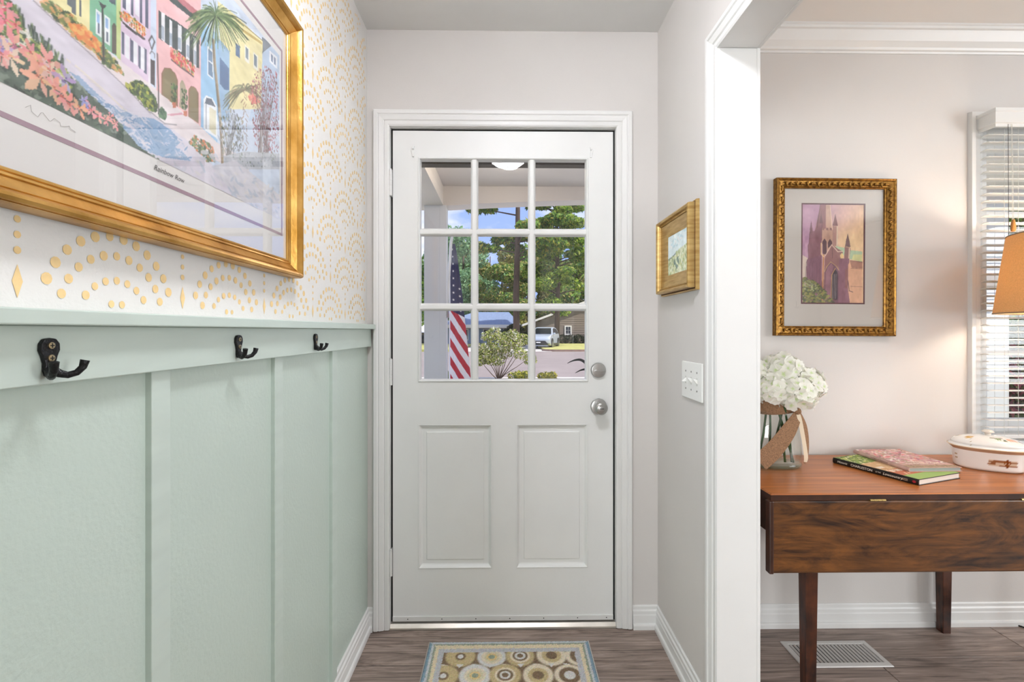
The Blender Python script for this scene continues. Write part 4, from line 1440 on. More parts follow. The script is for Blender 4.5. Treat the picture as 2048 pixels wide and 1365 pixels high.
# left wall: stencilled plaster above, sage board and batten below
wall_left = S(MB().box(-.70, XL, -.8, YF, -.1, ZC + .02).build('wall_left', 'stencil_wall_paint'), 'left hall wall with gold stencilled scallops above sage wainscot')
panel = MB().box(XL - .001, XL + .003, -.8, YF, 0, 1.17).build('wainscot_panel', 'sage_paint', wall_left)
panel['label'] = 'sage green painted lower wall with soft roller texture'
for y in (-.045, .355, .743, 1.137, 1.513):
    MB().box(XL, XL + .013, y, y + .041, .09, 1.162).build('batten', 'sage_trim', wall_left, bevel=.0012)
MB().box(XL, XL + .021, -.8, 1.922, 1.160, 1.2305).build('hook_rail', 'sage_trim', wall_left, bevel=.0015)
MB().box(XL, XL + .041, -.8, 1.919, 1.2305, 1.2495).build('ledge', 'sage_trim', wall_left, bevel=.002)

# the stencil: nested dotted arches, three-dot tails and lozenges in a half-drop repeat, painted a hair proud of the plaster
PX, PZ = .279, .2325
def stencil():
    v, f = [], []
    r = random.Random(3)
    def dot(y, z, rad):
        if not (-.7 < y < 1.905 and 1.262 < z < 2.43):
            return
        b = len(v)
        rr = rad * r.uniform(.92, 1.08)
        for k in range(10):
            t = 2 * math.pi * k / 10
            v.append((XL + .0006, y + rr * math.cos(t), z + rr * 1.04 * math.sin(t)))
        f.append(tuple(range(b, b + 10)))
    for kx in range(-10, 12):
        yc = .5526 + kx * PX / 2
        for kz in range(-3, 8):
            zc = 1.2816 + (kz + (.5 if kx % 2 else 0)) * PZ
            if -.7 < yc < 1.9 and 1.255 < zc < 2.41:
                b = len(v)
                v.extend([(XL + .0006, yc, zc - .0196), (XL + .0006, yc + .0062, zc), (XL + .0006, yc, zc + .0196), (XL + .0006, yc - .0062, zc)])
                f.append((b, b + 1, b + 2, b + 3))
            for q in (.036, .054, .072):
                dot(yc, zc + q, .0044)
            for R, top, n, span, rad in ((.113, .0385, 12, 68, .0070), (.0902, .0655, 11, 71, .0064), (.0642, .1010, 7, 52, .0057), (.045, .1345, 4, 36, .0050)):
                for i in range(n):
                    t = math.radians(-span + 2 * span * i / (n - 1))
                    dot(yc + R * math.sin(t), zc - top - R + R * math.cos(t), rad)
    me = bpy.data.meshes.new('stencil_pattern')
    me.from_pydata(v, [], f)
    me.materials.append(MATS['stencil_gold'])
    o = link('stencil_pattern', me, wall_left)
    o['kind'] = 'stuff'
    o['label'] = 'pale gold stencilled dots and lozenges in scallop arches'
stencil()

# front wall with the door and window openings
DX0, DX1, DZ1 = -.495, .481, 2.078
WX0, WX1, WZ0, WZ1 = 1.99, 2.84, .775, 2.07
wf = MB()
for b in ((-.70, DX0, -.1, ZC + .02), (DX0, DX1, DZ1, ZC + .02), (DX1, WX0, -.1, ZC + .02), (WX0, WX1, -.1, WZ0), (WX0, WX1, WZ1, ZC + .02), (WX1, 4.3, -.1, ZC + .02)):
    wf.box(b[0], b[1], YF, YF + .14, b[2], b[3])
S(wf.build('wall_front', 'wall_paint'), 'beige front wall around the entrance door and dining window')
# dividing wall with the cased opening
OY0, OY1, OZ1 = -.30, 1.388, 2.072
S(MB().box(XR, XD, OY1, YF, -.1, ZC + .02).box(XR, XD, OY0, OY1, OZ1, ZC + .02).box(XR, XD, -5.0, OY0, -.1, ZC + .02).build('wall_right', 'wall_paint'), 'right hall wall with the cased opening to the dining room')
# rooms behind the camera that light the scene
S(MB().box(-4.2, -.70, -.94, -.8, -.1, ZC + .02).build('wall_living_front', 'wall_paint'))
S(MB().box(-4.3, -4.2, -5.0, -.8, -.1, ZC + .02).build('wall_living_left', 'wall_paint'))
S(MB().box(-4.3, -3.15, -5.1, -4.95, -.1, ZC + .02).box(-1.3, XD, -5.1, -4.95, -.1, ZC + .02).box(-3.15, -1.3, -5.1, -4.95, -.1, .68).box(-3.15, -1.3, -5.1, -4.95, 2.22, ZC + .02).build('wall_rear', 'wall_paint'))
S(MB().box(XD, 4.3, -2.5, -2.35, -.1, ZC + .02).build('wall_dining_rear', 'wall_paint'))
S(MB().box(4.2, 4.3, -2.4, -1.2, -.1, ZC + .02).box(4.2, 4.3, .5, YF, -.1, ZC + .02).box(4.2, 4.3, -1.2, .5, -.1, .78).box(4.2, 4.3, -1.2, .5, 2.12, ZC + .02).build('wall_dining_right', 'wall_paint'))
def plain_window(name, f, u0, u1, z0, z1, nx, nz):
    w = thing(name, None, None, kind='structure')
    MB().mitred([(u0, z0), (u1, z0), (u1, z1), (u0, z1)], True, [(0, 0), (.05, 0), (.05, .07), (0, .07)], f).build('window_frame', 'trim_paint', w)
    for i in range(1, nx):
        u = u0 + (u1 - u0) * i / nx
        MB().prism([(u - .015, z0), (u + .015, z0), (u + .015, z1), (u - .015, z1)], f, .02, .05).build('muntin', 'trim_paint', w)
    for i in range(1, nz):
        z = z0 + (z1 - z0) * i / nz
        MB().prism([(u0, z - .015), (u1, z - .015), (u1, z + .015), (u0, z + .015)], f, .022, .048).build('muntin', 'trim_paint', w)
    MB().prism([(u0 + .02, z0 + .02), (u1 - .02, z0 + .02), (u1 - .02, z1 - .02), (u0 + .02, z1 - .02)], f, .033, .037).build('pane', 'pane_glass', w)
    return w
plain_window('fill_window_2', lambda u, v, d: (u, -5.06 + d, v), -3.15, -1.3, .68, 2.22, 3, 2)  # unseen window added to go with the living room fill
plain_window('fill_window_3', lambda u, v, d: (4.27 - d, u, v), -1.2, .5, .78, 2.12, 3, 2)  # made-up side window behind the dining fill light

# ------------------------------------------------------------------ mouldings
CASE = [(0, 0), (0, .009), (.006, .012), (.018, .012), (.020, .010), (.024, .014), (.040, .017), (.044, .015), (.048, .019), (.060, .019), (.064, .016), (.066, 0)]
def casing(name, pts, f, label):
    """door or opening casing: two legs and a head, each its own board, mitred"""
    t = S(thing(name, None, None), label)
    full = MB().mitred(pts, False, CASE, f)
    k = len(CASE)
    for i in range(len(pts) - 1):
        m = MB()
        vs = full.v[i * k:(i + 2) * k]
        fs = [(a, k + a, k + (a + 1) % k, (a + 1) % k) for a in range(k)] + [tuple(range(k))[::-1], tuple(range(k, 2 * k))]
        m.add(vs, fs)
        m.build('casing_head' if i == 1 else 'casing_leg', 'trim_paint', t)
    return t
fw = lambda u, v, d: (u, YF - d, v)
casing('trim_1', [(.4575, 0.004), (.4575, 2.060), (-.4715, 2.060), (-.4715, 0.004)][::-1], fw, 'white moulded casing around the entrance door')
casing('trim_2', [(OY0 + .02, .004), (OY0 + .02, 2.054), (1.368, 2.054), (1.368, .004)], lambda u, v, d: (XR - d, u, v), 'white moulded casing on the hall side of the wide opening')
casing('trim_3', [(OY0 + .02, .004), (OY0 + .02, 2.054), (1.368, 2.054), (1.368, .004)], lambda u, v, d: (XD + d, u, v), 'white casing on the dining side of the wide opening')
j = S(thing('trim_4', None, None), 'white lining boards inside the wide opening')
MB().box(XR - .001, XD + .001, 1.369, OY1, 0, 2.054).build('jamb_board', 'trim_paint', j)
MB().box(XR - .001, XD + .001, OY0, OY0 + .019, 0, 2.054).build('jamb_board', 'trim_paint', j)
MB().box(XR - .001, XD + .001, OY0, OY1, 2.055, OZ1).build('head_board', 'trim_paint', j)
# door jamb and stop
j = S(thing('trim_5', None, None), 'white door jamb with dark weatherstrip')
MB().box(DX0, -.4705, YF + .0005, YF + .14, 0, 2.06).build('jamb_board', 'trim_paint', j)
MB().box(.4565, DX1, YF + .0005, YF + .14, 0, 2.06).build('jamb_board', 'trim_paint', j)
MB().box(DX0, DX1, YF + .0005, YF + .14, 2.0585, DZ1).build('head_board', 'trim_paint', j)
MB().box(-.4704, -.452, YF + .064, YF + .1, 0.02, 2.058).box(.438, .4564, YF + .064, YF + .1, 0.02, 2.058).box(-.452, .438, YF + .064, YF + .1, 2.04, 2.058).build('door_stop', 'trim_paint', j)
MB().box(-.4704, -.462, YF + .022, YF + .062, 0.02, 2.058).box(.449, .4564, YF + .022, YF + .062, .02, 2.058).box(-.462, .449, YF + .022, YF + .062, 2.0505, 2.058).build('weatherstrip', 'black_gap', j)
BASE = [(0, 0), (.019, 0), (.019, .016), (.017, .022), (.012, .024), (.012, .055), (.010, .060), (.010, .072), (.006, .078), (.006, .090), (.003, .094), (0, .094)]
def baseboard(name, pts, label):
    m = MB().mitred(pts, False, BASE, lambda u, v, d: (u, v, d))
    return S(m.build(name, 'trim_paint'), label)
baseboard('baseboard_front', [(XR, YF), (.5245, YF)], 'short white baseboard between door casing and right corner')
baseboard('baseboard_left', [(-.538, YF), (XL + .003, YF), (XL + .003, -.8)], 'white baseboard along the sage wainscot')
baseboard('baseboard_right', [(XR, 1.436), (XR, YF)], 'white baseboard along the right hall wall')
baseboard('baseboard_dining', [(4.2, YF), (XD, YF), (XD, 1.437)], 'white baseboard below the dining room wall')
CROWN = [(0, 0), (.0, .082), (.006, .082), (.009, .076), (.018, .074), (.022, .066), (.040, .050), (.056, .024), (.060, .018), (.070, .016), (.072, .008), (.078, .006), (.078, 0)]
S(MB().mitred([(4.2, YF), (XD, YF), (XD, -2.35)], False, CROWN, lambda u, v, d: (u, v, ZC - d)).build('trim_6', 'trim_paint'), 'white crown moulding at the dining ceiling')

# ------------------------------------------------------------------ entrance door
door = S(thing('door_1', None, None, (0, YF + .015, .02)), 'white front door with nine glass panes over two raised panels')
y0, y1 = YF + .015, YF + .058
X0, X1, XA, XB = -.4625, .4485, -.359, .345
Z0, Z1, ZG0, ZG1, ZP0, ZP1 = .024, 2.050, 1.0125, 1.941, .2405, .838
MB().box(X0, XA, y0, y1, Z0, Z1).build('stile', 'door_paint', door)
MB().box(XB, X1, y0, y1, Z0, Z1).build('stile', 'door_paint', door)
MB().box(XA, XB, y0 + .0003, y1, ZG1, Z1).build('rail', 'door_paint', door)
MB().box(XA, XB, y0 + .0003, y1, ZP1, ZG0).build('rail', 'door_paint', door)
MB().box(XA, XB, y0 + .0003, y1, Z0, ZP0).build('rail', 'door_paint', door)
MB().box(-.053, .045, y0 + .0003, y1, ZP0, ZP1).build('mullion', 'door_paint', door)
fd = lambda u, v, d: (u, y0 + d, v)
MB().mitred([(XA, ZG0), (XB, ZG0), (XB, ZG1), (XA, ZG1)], True, [(0, -.002), (.0035, -.0045), (.0065, -.0035), (.009, .004), (.0105, .016), (.0105, .026), (0, .026)], fd).build('glazing_bead', 'door_paint', door)
def bar(p, q, vertical):
    c, hw = (p, .0155)
    prof = [(-hw, .012), (-.010, .003), (-.006, .001), (.006, .001), (.010, .003), (hw, .012), (hw, .026), (-hw, .026)]
    m = MB()
    if vertical:
        m.prism([(c + a, d) for a, d in prof], lambda u, v, t: (u, y0 + v, t), ZG0 + .002, ZG1 - .002)
    else:
        m.prism([(c + a, d) for a, d in prof], lambda u, v, t: (t, y0 + v + .0005, u), XA + .002, XB - .002)
    m.build('muntin', 'door_paint', door)
VB, HB = (-.1265, .1115), (1.6335, 1.3225)
for c in VB: bar(c, 0, True)
for c in HB: bar(c, 0, False)
gx = [XA + .008, VB[0] - .013, VB[0] + .013, VB[1] - .013, VB[1] + .013, XB - .008]
gz = [ZG0 + .008, HB[1] - .013, HB[1] + .013, HB[0] - .013, HB[0] + .013, ZG1 - .008]
for a in range(3):
    for b in range(3):
        MB().box(gx[2 * a], gx[2 * a + 1], y0 + .018, y0 + .022, gz[2 * b], gz[2 * b + 1]).build('pane', 'pane_glass', door)
PANEL = [(0, -.001), (.004, -.002), (.008, .002), (.013, .010), (.017, .012), (.033, .012), (.036, .008)]
for a, b in ((XA, -.053), (.045, XB)):
    m = MB().mitred([(a, ZP0), (b, ZP0), (b, ZP1), (a, ZP1)], True, PANEL, fd, closed_prof=False)
    o_ = .036
    m.add([fd(a + o_, ZP0 + o_, .008), fd(b - o_, ZP0 + o_, .008), fd(b - o_, ZP1 - o_, .008), fd(a + o_, ZP1 - o_, .008)], [(0, 1, 2, 3)])
    m.box(a, b, y0 + .018, y1 - .008, ZP0, ZP1)
    m.build('raised_panel', 'door_paint', door)
sw = MB().box(X0, X1, y0 - .005, y0 + .001, .026, .046).build('door_sweep', 'trim_paint', door, bevel=.001)
for x in (-.40, -.26, -.12, .02, .16, .30, .42):
    MB().lathe([(.0022, 0), (.0022, .0008)], 8, lambda a, b, h: (x + a, y0 - .005 - h, .036 + b)).build('screw', 'dark_slot', sw)
for z in (1.828, 1.054, .275):
    h = MB()
    for k in range(5):
        h.lathe([(.0066, z - .052 + k * .021), (.0066, z - .052 + k * .021 + .0203)], 14, lambda a, b, t: (-.4665 + a, YF - .0055 + b, t))
    h.lathe([(.0045, z + .053), (.0045, z + .057), (.001, z + .059)], 12, lambda a, b, t: (-.4665 + a, YF - .0055 + b, t))
    h.box(-.4665, -.4655, YF - .004, YF + .02, z - .052, z + .053)
    h.build('hinge', 'trim_paint', door, smooth=35)
kx, kz = .3885, .9095
fk = lambda cx, cz: (lambda a, b, h: (cx + a, y0 - h, cz + b))
kn = MB().lathe([(.034, 0), (.034, .004), (.031, .009), (.024, .011)], 32, fk(kx, kz)).build('knob_rose', 'metal_nickel', door, smooth=40)
MB().lathe([(.012, .008), (.012, .026), (.020, .032), (.0265, .042), (.0275, .050), (.024, .058), (.016, .062), (.0135, .0625), (.013, .061)], 32, fk(kx, kz)).build('knob', 'metal_nickel', door, smooth=40)
MB().lathe([(.0115, .058), (.0115, .0635), (.0105, .064)], 24, fk(kx, kz)).build('knob_button', 'metal_nickel', kn, smooth=40)
MB().box(kx - .0085, kx + .0085, y0 - .0646, y0 - .062, kz - .0012, kz + .0012).build('knob_slot', 'dark_slot', kn)
db = MB().lathe([(.0315, 0), (.0315, .006), (.028, .012), (.026, .0125)], 32, fk(.3865, 1.0605)).build('deadbolt', 'metal_nickel', door, smooth=40)
MB().prism([(-.021, 0), (-.012, -.0045), (.012, -.0045), (.021, 0), (.012, .0045), (-.012, .0045)], lambda u, v, t: (.3865 + u, y0 - t, 1.0585 + v), .012, .027).build('thumb_turn', 'metal_nickel', db, bevel=.0015)
for x, s in ((-.375, 1), (.353, -1)):
    MB().prism([(0, -.022), (.006, -.022), (.009, -.01), (.012, .004), (.009, .016), (.004, .021), (-.002, .021), (.002, .008), (-.002, -.006)], lambda u, v, t: (x + s * -u, y0 - t, 1.964 + v), 0, .006).lathe([(.0035, 0), (.0035, .012), (.002, .013)], 10, lambda a, b, h: (x + a - s * .003, y0 - h, 1.974 + b)).build('rod_bracket', 'door_paint', door, bevel=.0008)
S(MB().prism([(0, 0), (0, .008), (.012, .019), (.10, .019), (.14, .012), (.14, 0)], lambda u, v, t: (t, 1.925 + u, v), -.4705, .4565).build('trim_7', 'threshold_metal'), 'worn metal threshold under the front door')

# ------------------------------------------------------------------ dining window
win = S(thing('window_1', None, None, (WX0, YF, WZ0)), 'white sash window behind the blind in the dining room')
m = MB().mitred([(WX0 - .01, WZ0), (WX0 - .01, WZ1 + .01), (WX1 + .01, WZ1 + .01), (WX1 + .01, WZ0)], False, [(0, 0), (0, .010), (.012, .014), (.03, .014), (.034, .017), (.05, .017), (.052, 0)], lambda u, v, d: (u, YF - d, v))
m.build('casing', 'trim_paint', win)
MB().box(WX0 - .085, WX1 + .085, YF - .045, YF + .06, WZ0 - .022, WZ0).build('sill', 'trim_paint', win, bevel=.003)
MB().box(WX0 - .06, WX1 + .06, YF - .014, YF, WZ0 - .085, WZ0 - .023).build('apron', 'trim_paint', win, bevel=.003)
MB().mitred([(WX0, WZ0), (WX1, WZ0), (WX1, WZ1), (WX0, WZ1)], True, [(0, 0), (.018, 0), (.018, .14), (0, .14)], lambda u, v, d: (u, YF + .0005 + d, v)).build('jamb', 'trim_paint', win)
zm = (WZ0 + WZ1) / 2 + .02
for nm, a, b, d in (('lower_sash', WZ0 + .018, zm + .02, .055), ('upper_sash', zm - .02, WZ1 - .018, .095)):
    s_ = MB().mitred([(WX0 + .018, a), (WX1 - .018, a), (WX1 - .018, b), (WX0 + .018, b)], True, [(0, 0), (.045, 0), (.052, .012), (.052, .034), (0, .034)], lambda u, v, t: (u, YF + d + t, v)).build(nm, 'vinyl_white', win)
    MB().box(WX0 + .06, WX1 - .06, YF + d + .015, YF + d + .019, a + .045, b - .045).build('pane', 'pane_glass', s_)
    MB().box((WX0 + WX1) / 2 - .011, (WX0 + WX1) / 2 + .011, YF + d + .006, YF + d + .028, a + .05, b - .05).build('muntin', 'vinyl_white', s_)
    MB().box(WX0 + .068, WX1 - .068, YF + d + .008, YF + d + .026, (a + b) / 2 - .011, (a + b) / 2 + .011).build('muntin', 'vinyl_white', s_)

# ceiling light of the hall (its glow shows as a reflection in the door glass)
hl = thing('ceiling_light', 'white glass dome ceiling light in the entrance hall', 'ceiling light', (.02, .74, ZC))
MB().lathe([(.15, 0), (.15, -.022), (.142, -.03)], 40, lambda a, b, h: (a, b, h)).build('canopy', 'trim_paint', hl, smooth=40, local=True)
material('dome_glow', 'F7F8FF', .3, alpha_emit=49.0)
MB().lathe([(.138, -.028), (.135, -.05), (.118, -.08), (.09, -.102), (.05, -.116), (.012, -.121)], 40, lambda a, b, h: (a, b, h)).build('glass_dome', 'dome_glow', hl, smooth=True, local=True)
MB().lathe([(.010, -.12), (.012, -.128), (.007, -.136), (.001, -.139)], 16, lambda a, b, h: (a, b, h)).build('finial', 'metal_nickel', hl, smooth=40, local=True)
dl = copy_tree(hl)  # copy of the hall dome, added out of view to light the dining room
for ch in dl.children:
    if ch.name.startswith('glass_dome'):
        ch.data = ch.data.copy()
        ch.data.materials[0] = material('dining_fill_glow', 'F7F5FA', .3, alpha_emit=20.0)
dl.location = (2.45, .5, ZC)
dl['label'] = 'unseen white glass dome light added to brighten the dining room'

# ================================================================== THINGS IN THE HALL
# ------------------------------------------------------------------ coat hooks
def coat_hook(y, label):
    t = thing('coat_hook', label, 'coat hook', (XL + .021, y, 1.192), group='coat hooks on the sage rail')
    out = [(0, .0235), (.007, .0225), (.0115, .017), (.012, .009), (.009, .002), (.0065, -.007), (.0068, -.015), (.0045, -.022), (0, -.0235)]
    out = out + [(-a, b) for a, b in out[-2:0:-1]]
    MB().prism(out, lambda u, v, d: (d, u, v), 0, .0055).build('plate', 'cast_iron', t, bevel=.0015, local=True)
    for s in (-1, 1):
        path = [(.004, s * .001, -.0135), (.010, s * .006, -.0195), (.0155, s * .0105, -.0215), (.0215, s * .0155, -.019), (.026, s * .0185, -.0125), (.0275, s * .020, -.004)]
        MB().tube(path, [.0052, .0048, .0042, .004, .0042, .005], 10).build('prong', 'cast_iron', t, smooth=50, local=True)
    for z in (.0145, -.0005):
        sc = MB().lathe([(.0042, .0055), (.004, .0066), (.0025, .0069)], 16, lambda a, b, h: (h, a, z + b)).build('screw', 'screw_brass', t, smooth=40, local=True)
        MB().box(.0066, .0071, -.0026, .0026, z - .0006, z + .0006).box(.0066, .0071, -.0006, .0006, z - .0026, z + .0026).build('cross_slot', 'dark_slot', sc, local=True)
coat_hook(.566, 'black iron double coat hook, the nearest and largest of three')
coat_hook(.963, 'black iron double coat hook, the middle one of three')
coat_hook(1.352, 'small looking black iron double coat hook nearest the front door')

# ------------------------------------------------------------------ large framed print on the left wall
fp = thing('framed_print', 'large gold framed watercolour print of pastel houses on the left wall', 'framed picture', (XL, .74, 1.3625))
fl = lambda u, v, d: (XL + d, u, v)
IY0, IY1, IZ0, IZ1 = .262, 1.206, 1.4065, 1.978
GF = [(0, .0), (0, .0095), (.0015, .0115), (.0045, .0125), (.006, .0110), (.0072, .0135), (.0105, .0150), (.0118, .0130), (.0130, .0145), (.019, .0180), (.026, .0235), (.0272, .0222), (.0285, .0255), (.033, .0335), (.0375, .0355), (.0415, .0335), (.0425, .0300), (.0432, .0305), (.0445, .0240), (.0440, .0)]
MB().mitred([(IY0, IZ0), (IY0, IZ1), (IY1, IZ1), (IY1, IZ0)], True, GF, fl).build('frame', 'gold_frame', fp, smooth=28)
MB().box(XL + .002, XL + .0065, IY0 - .004, IY1 + .004, IZ0 - .004, IZ1 + .004).build('mat_board', 'mat_board', fp)
MB().mitred([(.298, 1.468), (.298, 1.921), (1.181, 1.921), (1.181, 1.468)], True, [(0, 0), (0, .0003), (.0065, .0003), (.0065, 0)], lambda u, v, d: (XL + .0066 + d, u, v)).build('mat_groove', 'mat_purple', fp)
cv = Canvas(855, 405, 1.55, (205, 222, 242), 1)
for op in PRINT_OPS:
    if op[0] == 'p': cv.poly(op[2], op[1], .96)
    elif op[0] == 'l': cv.line(op[3], op[2], op[1], .92)
    else: cv.dabs(op[1], op[2], op[3], op[4], op[5], op[6])
cv.wash(7, 22)
cv.C *= .94
art = cv.build('artwork', lambda u, v: (np.full_like(u, XL + .0070), .317 + u, 1.5 + v), 'print', fp, .001)
art['label'] = 'watercolour of pastel row houses, palm, street and pink lilies'
text_mesh('Rainbow Row', .0125, lambda u, v, d: (.0070 + d - 0, .790 - .74 + u, 1.4845 - 1.3625 + v), fp, 'caption', 'ink', shear=.35)
MB().tube([(XL + .0072, .555 + .0045 * k + .002 * math.sin(k * 2.3), 1.484 + .0045 * math.sin(k * 1.7) * (1.3 - k / 16)) for k in range(15)], .00025, 4).build('signature', 'ink_faint', fp)
MB().box(XL + .0088, XL + .0098, IY0 - .001, IY1 + .001, IZ0 - .001, IZ1 + .001).build('glass', 'picture_glass', fp)

# ------------------------------------------------------------------ small framed landscape on the right wall
sp = thing('small_framed_painting', 'small landscape painting in a wide gold frame on the right hall wall', 'framed picture', (XR, 1.682, 1.361))
fr_ = lambda u, v, d: (XR - d, u, v)
AY0, AY1, AZ0, AZ1 = 1.588, 1.778, 1.433, 1.578
# travelling clockwise in (y,z) so that the offset runs outward from the picture opening
ring = [(AY0, AZ0), (AY0, AZ1), (AY1, AZ1), (AY1, AZ0)]
MB().mitred(ring, True, [(0, .002), (0, .0105), (.003, .0125), (.046, .020), (.048, .017), (.048, .002)], fr_).build('inner_frame', 'gold_frame_pale', sp, smooth=28)
MB().mitred(ring, True, [(.0475, .002), (.0475, .022), (.051, .0275), (.053, .025), (.0555, .0325), (.061, .0365), (.0655, .034), (.067, .026), (.067, .0135), (.067, .002)], fr_).build('moulding', 'gold_frame_pale', sp, smooth=28)
MB().mitred(ring, True, [(.0672, .002), (.0672, .0125), (.0685, .0125), (.0685, .002)], fr_).build('red_line', 'frame_red_line', sp)
MB().mitred(ring, True, [(.0687, 0), (.0687, .010), (.0715, .0125), (.0745, .0105), (.0755, 0)], fr_).build('back_moulding', 'gold_frame_pale', sp, smooth=28)
cs = Canvas(190, 145, 2.0, (226, 240, 242), 4)
cs.poly([(0, 0), (190, 0), (190, 92), (120, 84), (60, 70), (0, 62)], (222, 228, 200))
cs.poly([(0, 62), (40, 66), (90, 78), (90, 72), (40, 60), (0, 57)], (130, 150, 150))
cs.dabs([(176, 194, 140), (210, 218, 180), (240, 240, 222), (150, 168, 124), (206, 206, 150)], 260, 7, 14, [(0, 0), (190, 0), (190, 90), (90, 76), (0, 56)], 5)
cs.dabs([(130, 150, 140), (110, 130, 120)], 12, 12, 20, [(60, 20), (110, 20), (110, 60), (60, 60)], 6)
cs.dabs([(236, 240, 240), (200, 224, 230)], 30, 30, 10, [(0, 95), (190, 105), (190, 140), (0, 140)], 7)
cs.wash(6, 8)
a2 = cs.build('artwork', lambda u, v: (np.full_like(u, XR - .0065), AY1 - u, AZ0 + v), 'print', sp, .001)
a2['label'] = 'pale meadow grass under a light blue sky'
MB().box(XR - .0085, XR - .0005, AY0 - .03, AY1 + .03, AZ0 - .03, AZ1 + .03).build('backing', 'ink', sp)
a2.location.x -= .003

# ------------------------------------------------------------------ switch plate
sp = thing('light_switch', 'white triple toggle light switch plate on the right hall wall', 'light switch', (XR, 1.565, .994))
MB().box(XR - .0065, XR, 1.480, 1.650, .994, 1.119).build('plate', 'white_plastic', sp, bevel=.003, seg=3)
for k, y in enumerate((1.612, 1.565, 1.518)):
    MB().box(XR - .0068, XR - .006, y - .0055, y + .0055, 1.044, 1.069).build('toggle_slot', 'cord_white', sp)
    s = 1 if k else -1
    MB().prism([(0, -.0075), (.0135, .003 * s + .004 * s), (.0135, .011 * s + (0 if s > 0 else .006)), (0, .0075)], lambda u, v, t: (XR - .006 - u, t, 1.0565 + v), y - .0042, y + .0042).build('toggle', 'white_plastic', sp, bevel=.0008)
    for z in (1.0265, 1.0865):
        MB().lathe([(.0032, 0), (.0030, .0008)], 12, lambda a, b, h: (XR - .0065 - h, y + a, z + b)).build('screw', 'screw_steel', sp)

# ------------------------------------------------------------------ hooked rug
rug = thing('hooked_rug', 'hooked wool rug with concentric circles and striped blue border on floor', 'rug', (.016, 1.38, 0))
RW, RL = 622, 930
cr = Canvas(RW, RL, 3.0, (92, 72, 54), 8)
X, Y = cr.X, cr.Y
cr.C[:] = (134, 112, 88)
rr = random.Random(21)
pal = dict(c=(236, 224, 200), y=(232, 206, 146), g=(158, 166, 144), l=(204, 204, 206), o=(206, 186, 140), b=(134, 112, 88), w=(226, 224, 220), s=(172, 186, 194), u=(130, 154, 188), m=(222, 212, 178))
rings = ['oooobw', 'gglsyg', 'oocbwb', 'yyggll', 'ccbbww', 'llllmg', 'yyslyg', 'wwcmyg', 'mmgsub', 'ccoobb', 'ggyyos', 'llssuc']
row = 0
yy = RL - 88
kk = 0
while yy > 30:
    for q in range(-1, 7):
        xx = 132 + q * 111 + (0 if row % 2 == 0 else -55)
        if 30 < xx < RW - 25:
            pt = rings[(kk * 7 + row) % len(rings)]
            jx, jy = rr.uniform(-4, 4), rr.uniform(-4, 4)
            for i, ch in enumerate(pt):
                r = 55 * (1 - i / 6.3)
                cr.ell(xx + jx, yy + jy, r * rr.uniform(.96, 1.04), r * rr.uniform(.94, 1.02), pal[ch])
            kk += 1
        if 60 < xx + 55 < RW - 60:
            cr.poly([(xx + 55 - 14, yy - 40), (xx + 55 + 14, yy - 42), (xx + 55 + 2, yy - 58)], pal['w'])
            cr.poly([(xx + 55 - 3, yy + 40), (xx + 55 + 14, yy + 58), (xx + 55 - 14, yy + 56)], pal['w'])
    yy -= 97
    row += 1
d = np.minimum.reduce([X, RW - X, Y, RL - Y]) + cr.rng.normal(0, .9, X.shape)
side = np.minimum(X, RW - X) < np.minimum(Y, RL - Y)
for a, b, c in ((44, 64, (200, 200, 202)), (24, 44, (234, 220, 188)), (16, 24, (158, 166, 148)), (5, 16, (204, 210, 212)), (-1, 5, (140, 164, 178))):
    cr.C[(d >= a) & (d < b)] = c
cr.C[side & (d < 14)] = (140, 166, 182)
cr.C[side & (d >= 14) & (d < 22)] = (210, 212, 212)
cr.C[side & (d >= 22) & (d < 30)] = (158, 166, 148)
cr.C += cr.rng.normal(0, 9, X.shape)[..., None] + cr.rng.normal(0, 4, cr.C.shape)
hgt = cr.rng.uniform(.0085, .0105, X.size)
dd = np.minimum.reduce([X, RW - X, Y, RL - Y]).ravel()
hgt = np.where(dd < 1.5, .0012, np.where(dd < 5, hgt - .002, hgt))
cr.build('pile', lambda u, v: (-.295 + u + (1.84 - v) * 0, .91 + v, hgt), 'rug_wool', rug, .001, smooth=True)
MB().box(-.2945, .3265, .9105, 1.8395, .0004, .0012).build('backing', 'mat_board_grey', rug)
for sx in (-.2965, .3285):
    m = MB()
    for k in range(116):
        y = .914 + k * .008
        m.tube([(sx + .002 * (1 if sx < 0 else -1), y, .0035), (sx, y + .003, .0055), (sx + .004 * (1 if sx < 0 else -1), y + .005, .0088)], .0011, 5)
    b_ = m.build('whip_stitch', 'mat_board' if sx > 0 else 'mat_board_grey', rug)
    b_['kind'] = 'stuff'

